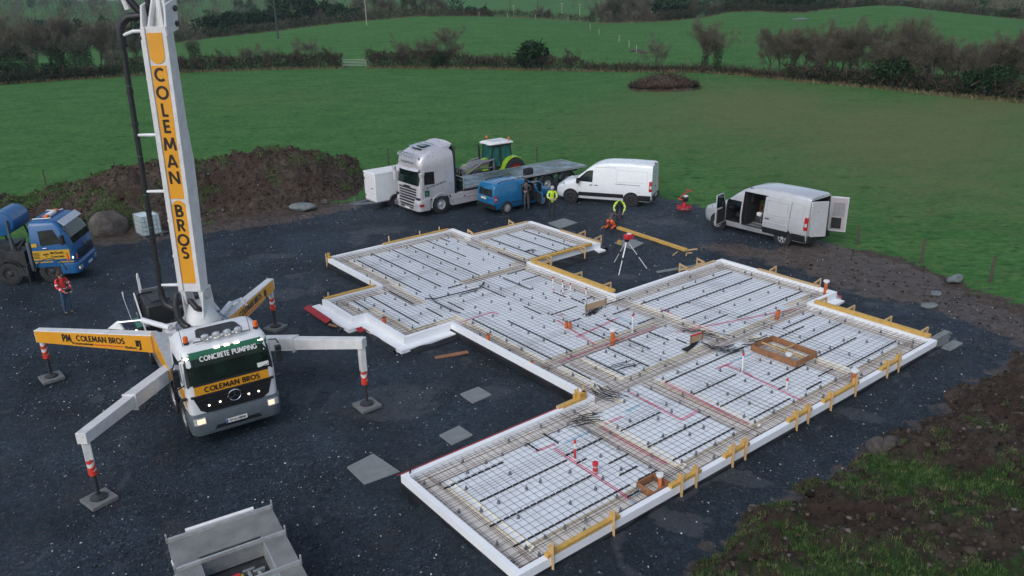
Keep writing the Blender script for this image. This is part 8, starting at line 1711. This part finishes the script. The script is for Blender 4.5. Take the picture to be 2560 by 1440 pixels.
def bare_tree(seed, h=8.0, spread=.55, nmain=9, twigs=1500, ivy=0.0, stems=1, twmat='twig', tw=.028, low=.28):
    g_ = np.random.default_rng(seed); tr_ = MB(); ends = []
    for s in range(stems):
        base = Vector((g_.uniform(-.5, .5) * (stems > 1), g_.uniform(-.3, .3) * (stems > 1), 0)); lean = Vector((g_.uniform(-.22, .22) * (1 + (stems > 1)), g_.uniform(-.2, .2), 1)).normalized(); th = h * g_.uniform(.5, .62)
        pts = [base + lean * (th * t) + Vector((g_.uniform(-.1, .1), g_.uniform(-.1, .1), 0)) * h * .06 * t for t in np.linspace(0, 1, 6)]; r0 = h * .017 / stems ** .4; tr_.tube([pts[0] - Vector((0, 0, .3))] + pts, [r0 * 1.3] + [r0 * (1 - .6 * t) for t in np.linspace(0, 1, 6)], 7); ends.append((pts[-1], lean, r0 * .4, .8))
        for k in range(nmain // stems + 1):
            t = g_.uniform(low, .98); p = pts[0].lerp(pts[-1], t); a = g_.uniform(0, 2 * PI); d = Vector((math.cos(a) * spread, math.sin(a) * spread, g_.uniform(.45, 1.0))).normalized(); L = h * g_.uniform(.28, .46) * (1.25 - t * .5); q = [p, p + d * L * .5 + Vector((0, 0, L * .03)), p + d * L + Vector((0, 0, L * .14))]; tr_.tube(q, [r0 * .45, r0 * .3, r0 * .12], 5)
            for _ in range(4):
                u = g_.uniform(.25, 1); b = q[0].lerp(q[2], u); d2 = (d + Vector(g_.normal(size=3)) * .55).normalized(); d2.z = abs(d2.z) * .8 + .1; L2 = L * g_.uniform(.3, .6); tr_.tube([b, b + d2 * L2], [r0 * .16, r0 * .05], 4); ends.append((b + d2 * L2 * .45, d2, L2, .6)); ends.append((b + d2 * L2, d2, L2 * .7, .5))
    E_ = [(np.array(p), np.array(d), L) for p, d, L, _ in ends]; k = twigs // len(E_) + 1; P, D = [], []
    for p, d, L in E_:
        dd = d + g_.normal(size=(k, 3)) * .62; dd /= np.linalg.norm(dd, axis=1, keepdims=True); ln = g_.uniform(.25, .8, k) * h * .12; P.append(p + g_.normal(size=(k, 3)) * h * .028); D.append(dd * ln[:, None] + np.array([0, 0, .10]) * h * .1)
    P, D = np.concatenate(P), np.concatenate(D); tq = quads(P, D, g_.uniform(.6, 1.4, len(P)) * tw, g_.uniform(0, 1, len(P)), g_)
    iv = None
    if ivy:
        parts = []
        for t in np.linspace(.05, .95, 9): parts.append(leaf_blob(g_, tuple(pts[0].lerp(pts[-1], t)), (h * .07 * ivy, h * .07 * ivy, h * .07), int(130 * ivy), .10))
        iv = cat_(parts)
    return dict(trunk=tr_, twigs=tq, ivy=iv, mat=twmat)
def place_tree(key, name, label, p, s, rz, group, cat='tree', sz=1.0):
    T = TREES[key]
    if 'src' not in T:
        e = thing(name, label, cat, p, rz, group); T['src'] = e
        if T.get('trunk') and T['trunk'].v: T['trunk'].build('trunk', M['bark'], e, smooth=60)
        if T.get('twigs') is not None: v, f, sh = T['twigs']; np_mesh('crown', v, f, M[T['mat']], e, attrs={'shade': sh})
        if T.get('ivy') is not None: v, f, sh = T['ivy']; np_mesh('ivy_growth' if T.get('trunk') and T['trunk'].v else 'foliage', v, f, M['ivy'], e, attrs={'shade': sh})
    else:
        e = copy_tree(T['src']); e.name = name
    e.location = p; e.rotation_euler = (0, 0, rz); e.scale = (s, s, s * sz); e['label'] = label; e['category'] = cat
    if group: e['group'] = group
    elif 'group' in e: del e['group']
    return e
for k in range(4): TREES['bare%d' % k] = bare_tree(100 + k, 8.6, .60, 11, 6500, 0, 1 + (k == 3), tw=.026)
for k in range(3): TREES['ivy%d' % k] = bare_tree(120 + k, 8.6, .50, 10, 4500, 1.0 + .5 * k, 1, tw=.026)
TREES['ivycol'] = bare_tree(130, 8, .35, 6, 900, 2.3, 1)
for k in range(2): TREES['thorn%d' % k] = bare_tree(140 + k, 4, .9, 10, 1700, 0, 3, 'twigred', .03, .05)
for k in range(2): TREES['sallow%d' % k] = bare_tree(150 + k, 4.5, .6, 12, 2200, 0, 5, 'twiggrey', .026, .05)
def bush(seed, rad=1.0, n=900, size=.16, blobs=7, trunk=True):
    g_ = np.random.default_rng(seed); parts = []; tr_ = MB()
    if trunk: tr_.tube([(0, 0, -.2), (0, 0, rad * .8)], [.12 * rad, .06 * rad], 6)
    for _ in range(blobs): c = g_.normal(size=3) * np.array([.42, .42, .26]) * rad + np.array([0, 0, rad * .95]); parts.append(leaf_blob(g_, c, np.array([.42, .42, .40]) * rad * g_.uniform(.7, 1.15), n // blobs, size * rad, g_.uniform(0, .35), g_.uniform(.6, 1)))
    return dict(trunk=tr_, ivy=cat_(parts), mat='ivy')
for k in range(3): TREES['ever%d' % k] = bush(160 + k, 1.0, 1400, .13, 9)
def hpos(px, off=0.0):
    a, _ = ray(px, 180); r = float(np.interp(a, _hz[:, 0], _hz[:, 1])) + off; x, y = r * math.sin(a), r * math.cos(a); return Vector((x, y, tz(x, y)))
# hedges: long brambly rows along the field boundary
def hedge(label, px0, px1, hfun, wid, n, mat, seed, off=1.0, cat='hedge', ev=.12, path=None, name='field_hedge'):
    g_ = np.random.default_rng(seed); u = g_.uniform(0, 1, n); px = px0 + (px1 - px0) * u; az_ = np.array([ray(q, 180)[0] for q in np.linspace(px0, px1, 200)]); A = np.interp(px, np.linspace(px0, px1, 200), az_)
    rr_ = (np.interp(A, _hz[:, 0], _hz[:, 1]) + off) if path is None else np.interp(px, [p[0] for p in path], [p[1] for p in path]); rr_ = rr_ + g_.normal(size=n) * wid * .4; x, y = rr_ * np.sin(A), rr_ * np.cos(A)
    H = np.array([hfun(q) for q in px]) * (.72 + .55 * fbm(px / 14.0, px * 0 + seed, seed, 3)); zt = H * g_.uniform(0, 1, n) ** .8; zg = terrain(x, y); P = np.stack([x, y, zg + zt - .1], -1); D = g_.normal(size=(n, 3)) * np.array([.38, .38, .42]) + np.array([0, 0, .28]); D *= g_.uniform(.5, 1.2, n)[:, None]
    sh = np.clip(g_.uniform(0, 1, n) * .7 + .5 * fbm(px / 9.0, zt * 2, seed + 3, 3) - .05, 0, 1); v, f, s = quads(P, D, g_.uniform(.05, .12, n), sh, g_)
    c = Vector((float(x.mean()), float(y.mean()), float(zg.mean()))); e = thing(name, label, cat, c); np_mesh('branches', v - np.array(c), f, M[mat], e, attrs={'shade': s})
    k = g_.random(n) < ev
    if k.sum() > 20: P2 = np.repeat(P[k], 5, 0) + g_.normal(size=(k.sum() * 5, 3)) * .25; D2 = g_.normal(size=P2.shape) * .16; v, f, s = quads(P2, D2, g_.uniform(.08, .2, len(P2)), g_.uniform(0, .8, len(P2)), g_); np_mesh('evergreen_growth', v - np.array(c), f, M['ivy'], e, attrs={'shade': s})
    g2 = np.random.default_rng(seed + 1); m_ = n // 5; px2 = g2.uniform(px0, px1, m_); A = np.interp(px2, np.linspace(px0, px1, 200), az_); rr_ = (np.interp(A, _hz[:, 0], _hz[:, 1]) + off if path is None else np.interp(px2, [p[0] for p in path], [p[1] for p in path])) - wid * g2.uniform(.5, 1.0, m_); x, y = rr_ * np.sin(A), rr_ * np.cos(A); P = np.stack([x, y, terrain(x, y)], -1); D = np.stack([g2.normal(size=m_) * .2, g2.normal(size=m_) * .2, g2.uniform(.2, .55, m_)], -1); v, f, s = quads(P, D, g2.uniform(.04, .10, m_), g2.uniform(0, 1, m_), g2); np_mesh('dry_grass', v - np.array(c), f, M['drygrass'], e, attrs={'shade': s})
    return e
hedge('dark mixed hedge along the field left of the boom', -120, 300, lambda q: 1.6, 1.8, 4600, 'twigred', 201, ev=.4)
hedge('dark brambly hedge between the boom and the field gateway', 300, 858, lambda q: 2.4 if q > 420 else 2.8, 2.2, 6500, 'twigred', 202, ev=.16)
hedge('brown hedge along the middle of the field right of the gateway', 918, 1360, lambda q: 2.6 if q < 1150 else 2.0, 2.2, 5600, 'twigred', 203, ev=.12)
hedge('low brown hedge right of the dark round evergreen', 1360, 1960, lambda q: 1.9 if q < 1460 else (1.0 if q < 1600 else .75), 1.8, 4800, 'twigred', 204, ev=.08)
hedge('dark scrub at the foot of the right hand tree thicket', 1960, 2700, lambda q: 1.7, 3.0, 6500, 'twigred', 205, ev=.22)
hedge('long reddish hedge beyond the crest of the grassy hill', 1130, 1660, lambda q: 1.7 if q < 1480 else 2.6, 3.0, 5200, 'twigred', 206, path=[(1100, 240), (1660, 240)], ev=.1); hedge('dark hedge beyond the crest of the right hand hill', 1640, 2080, lambda q: 3.0 if q < 1900 else 2.0, 3.5, 5200, 'twigred', 207, path=[(1600, 243), (2080, 243)], ev=.35)
hedge('dark hedge behind the hill on the far left of the boom', 430, 1130, lambda q: 2.6, 4.0, 7000, 'twig', 208, path=[(430, 246), (1130, 244)], ev=.4); hedge('brown hedge line on the slope behind the right hand hill', 2080, 2640, lambda q: 2.2, 4.0, 4200, 'twigred', 209, path=[(2080, 255), (2640, 250)], ev=.25)
# field gate
gt = thing('field_gate', 'thin grey metal field gate in the gap of the hedge', 'gate', hpos(888, 1.5), R(0)); q = MB()
for z in (.3, .55, .8, 1.05, 1.3): q.bar((-1.9, .0, z), (1.9, 0, z), .05, .05)
q.build('gate_bars', M['alu'], gt); q = MB(); q.bar((-2.0, 0, -.2), (-2.0, 0, 1.6), .16, .16); q.bar((2.0, 0, -.2), (2.0, 0, 1.5), .14, .14); q.build('gate_post', M['polepale'], gt)
# mid-distance trees and bushes: (kind, px, offset from the hedge line, height scale, label)
HG = 'bare trees in the field hedges'
mids = [('ivycol', 498, 3, .80, 'leaning ivy clad tree standing right of the boom'), ('thorn0', 560, 1, .8, 'brown thorn bush right of the leaning ivy clad tree'), ('sallow0', 630, 1, .85, 'light brown shrub in the hedge, right of the thorn bush'), ('sallow1', 672, 1, .8, 'light brown shrub in the hedge, by the white speck'), ('thorn1', 735, 1, .9, 'brown thorn bush near the gateway end of the hedge'), ('sallow0', 775, 1, 1.05, 'tallest reddish shrub near the gateway end of the hedge'), ('thorn0', 825, 1, .8, 'dark thorn bush next to the field gateway'),
        ('thorn1', 945, 1, .75, 'dark low bush right of the field gateway'), ('sallow1', 1005, 1, 1.0, 'grey brown shrub in the middle hedge, left one of the tall pair'), ('thorn0', 1045, 1, .95, 'brown thorn bush between the two tall grey brown shrubs'), ('sallow0', 1080, 1.5, 1.0, 'pale shrub in the middle hedge'), ('bare0', 1120, 2, .62, 'thin bare tree in the middle hedge, in front of the hill'), ('ever0', 1095, .5, 1.3, 'dark evergreen bush low in the middle hedge'),
        ('ever1', 1332, 1, 2.2, 'dark round evergreen tree in the middle of the hedge'), ('thorn1', 1365, 1, .7, 'brown bush right of the dark round evergreen'), ('thorn0', 1425, 1, .72, 'dark brown bush at the end of the taller hedge'), ('sallow1', 1640, 4, .95, 'pale shrub in front of the stones on the hill'),
        ('ivy0', 1757, 1, .78, 'bare tree with ivy on its trunk, left one of the pair in mid field hedge'), ('ivy1', 1790, 1, .66, 'leaning ivy clad bare tree, right one of the pair in the mid field hedge')]
for i, (k, px, off, s, lb) in enumerate(mids): place_tree(k, 'hedge_tree' if 'bare' in k or 'ivy' in k else 'hedge_shrub', lb, hpos(px, off), s * 1.22, i * 1.3, HG, 'tree' if 'bare' in k or 'ivy' in k or k == 'ever1' else 'shrub', 1.0)
seq = [(1925, 'bare0', .70), (1950, 'bare1', .80), (1978, 'ivy0', .82), (2005, 'bare2', .85), (2030, 'bare3', .88), (2052, 'ivy1', .80), (2075, 'bare1', .80), (2100, 'bare0', .72), (2128, 'bare2', .80), (2155, 'bare3', .84), (2180, 'ivy2', .82), (2205, 'bare1', .82), (2230, 'ivy0', .78), (2262, 'bare0', .88), (2285, 'bare3', .88), (2310, 'ivy1', .78), (2335, 'bare2', .76), (2365, 'bare1', .66), (2395, 'bare0', .62), (2425, 'bare3', .66), (2455, 'bare2', .74), (2490, 'bare1', .78), (2520, 'ivy2', .72), (2548, 'ivycol', .75), (2580, 'bare0', .75)]
seq = seq[:25]
for i, (px, k, s) in enumerate(seq):
    w = ordn[i] + ' from the left' if i < 13 else ordn[24 - i] + ' from the right'
    place_tree(k, 'thicket_tree', ('bare brown tree' if 'bare' in k else 'ivy clad bare tree') + ' in the right hand thicket, ' + w, hpos(px, rnd.uniform(.5, 5)), s * rnd.uniform(.95, 1.08), i * 2.1, 'trees of the right hand thicket')
place_tree('ever2', 'thicket_bush', 'dark holly bush in the middle of the right hand thicket', hpos(2240, 1), 2.2, .3, 'evergreen bushes in the thicket', 'bush'); place_tree('ever0', 'thicket_bush', 'dark evergreen bush at the right end of the thicket', hpos(2470, 1), 1.9, 1.3, 'evergreen bushes in the thicket', 'bush'); place_tree('ever1', 'thicket_bush', 'small dark bush with a bare stem gap beside the holly', hpos(2285, 1.5), 1.9, 2.3, 'evergreen bushes in the thicket', 'bush')
# trees left of the boom, on and behind the hedge
left = [(10, 'ivycol', 6, .95), (45, 'ivy2', 10, 1.0), (85, 'ivycol', 4, .72), (130, 'bare1', 14, 1.15), (165, 'ivy1', 12, 1.2), (190, 'ivycol', 6, .85), (225, 'ivycol', 8, .92), (255, 'bare2', 14, 1.0), (120, 'ever0', 2, 1.5), (300, 'bare0', 12, .9), (75, 'ivycol', 12, .8), (150, 'ivycol', 9, 1.0), (275, 'ivycol', 10, .62), (-30, 'bare1', 14, 1.3), (30, 'ever1', 3, 1.6), (350, 'bare1', 20, .7), (395, 'sallow0', 4, .9), (290, 'sallow1', 3, 1.1), (445, 'thorn1', 3, .8)]
cnt = {}
for i, (px, k, off, s) in enumerate(sorted(left)):
    kind = {'iv': 'ivy clad tree', 'ba': 'bare brown tree', 'ev': 'dark evergreen bush', 'sa': 'light brown shrub', 'th': 'brown thorn bush'}[k[:2]]; cnt[kind] = cnt.get(kind, 0) + 1
    place_tree(k, 'hedge_tree' if k[:2] in ('iv', 'ba') else 'hedge_shrub', '%s %s from the left on the field edge left of the boom' % (ordn[cnt[kind] - 1], kind), hpos(px, off), s * 1.1, i * 1.7, 'trees on the left hand field edge', 'tree' if k[:2] in ('iv', 'ba') else 'shrub')
# skyline trees behind the hill crest
sky_ = [(560, 'ever0', 250, 4.2), (590, 'ever1', 256, 4.6), (620, 'ever2', 252, 4.4), (655, 'ever0', 254, 4.2), (545, 'ever1', 262, 3.6), (740, 'ever2', 262, 7.0), (765, 'ever0', 268, 6.2), (715, 'bare1', 258, 1.1), (800, 'bare2', 262, 1.0), (850, 'ever1', 258, 4.2), (880, 'ever2', 260, 3.8), (905, 'bare0', 262, .95), (940, 'bare3', 258, .95), (975, 'bare1', 256, .95), (1015, 'ivy2', 254, 1.15), (1045, 'ivy1', 254, 1.1), (1075, 'bare0', 258, 1.0), (1105, 'bare2', 258, .9), (1150, 'ever0', 300, 4.6), (1180, 'ever1', 296, 5.0), (1210, 'ever2', 300, 4.4),
        (1478, 'ivycol', 246, .75), (1500, 'bare1', 250, .95), (1528, 'bare2', 250, 1.0), (1540, 'ivy2', 248, 1.1), (1575, 'bare0', 254, 1.0), (1605, 'bare3', 254, 1.05), (1350, 'bare2', 262, .7), (1370, 'bare1', 264, .7), (1655, 'ever0', 262, 5.4), (1690, 'ever1', 266, 5.8), (1720, 'bare2', 262, 1.0), (1750, 'thorn0', 256, 1.4), (1790, 'sallow0', 256, 1.3), (1830, 'ever2', 268, 4.6), (1880, 'ever0', 262, 4.4), (1925, 'ever1', 262, 4.8), (1965, 'ever2', 266, 4.6), (2010, 'ever0', 266, 4.6), (2050, 'ever1', 266, 4.0), (2100, 'bare1', 268, .8), (2160, 'ever2', 275, 3.4), (2260, 'thorn1', 272, 1.5), (2350, 'thorn0', 268, 1.5), (2520, 'ever0', 258, 2.2)]
cnt = {}
for i, (px, k, r, s) in enumerate(sorted(sky_)):
    kind = {'iv': 'ivy clad tree', 'ba': 'bare brown tree', 'ev': 'dark evergreen tree', 'sa': 'light brown shrub', 'th': 'brown thorn bush'}[k[:2]]
    side = 'left of the dark pole' if px < 700 else ('between the dark and pale poles' if px < 920 else ('right of the pale pole' if px < 1140 else ('left of the three far poles' if px < 1300 else ('right of the three far poles' if px < 1640 else ('over the dip between two hills' if px < 1860 else 'on the right hand hill'))))); cnt[kind, side] = cnt.get((kind, side), 0) + 1
    place_tree(k, 'skyline_tree', '%s %s from the left behind the crest, %s' % (ordn[cnt[kind, side] - 1], kind, side), at_range(px, r) - Vector((0, 0, .3)), s, i * 2.3, 'trees behind the hill crest')
# mound of brush in the field
mp = gp(1660, 222); g_ = np.random.default_rng(77); n = 3600; u = g_.normal(size=(n, 2)); u /= np.maximum(1, np.linalg.norm(u, axis=1, keepdims=True)); x, y = u[:, 0] * 4.0, u[:, 1] * 2.6; hh = 1.75 * np.clip(1 - (x / 4.4) ** 2 - (y / 2.9) ** 2, 0, 1) ** .8 * (.75 + .5 * fbm(x, y, 5, 3)); P = np.stack([x, y, hh * g_.uniform(.55, 1, n)], -1); D = g_.normal(size=(n, 3)) * .30; D[:, 2] = np.abs(D[:, 2]); v, f, s = quads(P, D, g_.uniform(.05, .12, n), g_.uniform(0, 1, n), g_)
e = thing('brush_mound', 'brown mound of cut brush and soil standing alone in the field', 'mound', (mp.x, mp.y, tz(mp.x, mp.y))); np_mesh('brush', v, f, M['twigred'], e, attrs={'shade': s})
gx2, gy2 = np.meshgrid(np.linspace(-5, 5, 60), np.linspace(-3.4, 3.4, 40), indexing='ij'); gz2 = 1.6 * np.clip(1 - (gx2 / 4.4) ** 2 - (gy2 / 2.9) ** 2, -.1, 1) + (fbm(gx2 * 1.3, gy2 * 1.3, 8, 4) - .5) * .5; ii = np.arange(gx2.size).reshape(gx2.shape); F = np.stack([ii[:-1, :-1], ii[1:, :-1], ii[1:, 1:], ii[:-1, 1:]], -1).reshape(-1, 4); np_mesh('soil_heap', np.stack([gx2, gy2, gz2], -1).reshape(-1, 3), F, M['spoil'], e, smooth=True, attrs={'grassy': gx2.ravel() * 0})
# far-off woods and hedged slopes that read as one mass
def woods(name, label, spec, mat, seed, hgt, nper, leaf=False):
    g_ = np.random.default_rng(seed); parts = []
    for (px0, px1, r0, r1, n) in spec:
        px = g_.uniform(px0, px1, n); rr_ = g_.uniform(r0, r1, n)
        for q, r in zip(px, rr_):
            p = at_range(q, r); h = hgt * g_.uniform(.7, 1.25)
            if leaf: parts.append(leaf_blob(g_, (p.x, p.y, p.z + h * .5), (h * .42, h * .42, h * .5), nper, h * .10))
            else:
                m_ = nper; d = g_.normal(size=(m_, 3)); d /= np.linalg.norm(d, axis=1, keepdims=True); c0 = np.array([p.x, p.y, p.z + h * .58]); P = c0 + d * np.array([h * .34, h * .34, h * .36]) * g_.uniform(.2, 1, m_)[:, None]; D = (d * .5 + np.array([0, 0, .6]) + g_.normal(size=(m_, 3)) * .3) * h * .12; parts.append(quads(P, D, g_.uniform(.08, .2, m_), np.clip(g_.uniform(0, 1, m_) + g_.uniform(-.2, .2), 0, 1), g_)); parts.append(quads(np.array([[p.x, p.y, p.z]]), np.array([[0, 0, h * .6]]), np.array([h * .06]), np.array([.1]), g_))
    v, f, s = cat_(parts); tag(np_mesh(name, v, f, M[mat], attrs={'shade': s}), label, 'woodland', kind='stuff')
woods('bare_woodland', 'bare brown woodland covering the slopes beyond the fields', [(-100, 520, 262, 340, 90), (-100, 900, 330, 620, 330), (-100, 1150, 600, 900, 420), (900, 1150, 300, 420, 50), (1500, 1700, 270, 420, 60), (1250, 2000, 480, 800, 260), (2050, 2700, 300, 420, 120), (1900, 2700, 430, 800, 220), (300, 720, 270, 330, 40)], 'twig', 301, 9, 150)
woods('evergreen_woodland', 'dark evergreen clumps scattered through the far woodland', [(-100, 560, 230, 420, 26), (600, 1150, 300, 560, 40), (1500, 2100, 300, 520, 40), (2050, 2700, 300, 600, 30), (-100, 1100, 600, 880, 60)], 'ivy', 302, 8, 160, True)
# stones and litter on the hill, small far things
for px, r, d, lb in ((1590, 152, (1.2, .5, .35), 'low dark rock heap on the hill beside the fence line'), (1612, 150, (1.0, .4, .3), 'second low rock heap right of the one by the fence line'), (1995, 205, (2.2, .6, .25), 'pale streak of stones on the right hand hill')): rock(lb, at_range(px, r), d, int(px), 'palerock' if px > 1900 else 'rock', 0, 'rock_heap', 20)
# ---------------------------------------------------------------- air: thin even haze round the whole place
hz_m = bpy.data.materials.new('thin_haze'); hz_m.use_nodes = True; ht = hz_m.node_tree; ht.nodes.clear()
pv = ht.nodes.new('ShaderNodeVolumePrincipled'); pv.inputs['Color'].default_value = (.66, .80, .90, 1); pv.inputs['Density'].default_value = .0002; pv.inputs['Anisotropy'].default_value = .2
ho = ht.nodes.new('ShaderNodeOutputMaterial'); ht.links.new(pv.outputs[0], ho.inputs['Volume'])
hb_ = MB().box((0, 560, 24), (2500, 1250, 80)).build('haze', hz_m, smooth=0); tag(hb_, 'thin grey blue haze over the fields', 'haze', kind='stuff')
scene.cycles.volume_bounces = 1; scene.cycles.volume_max_steps = 32
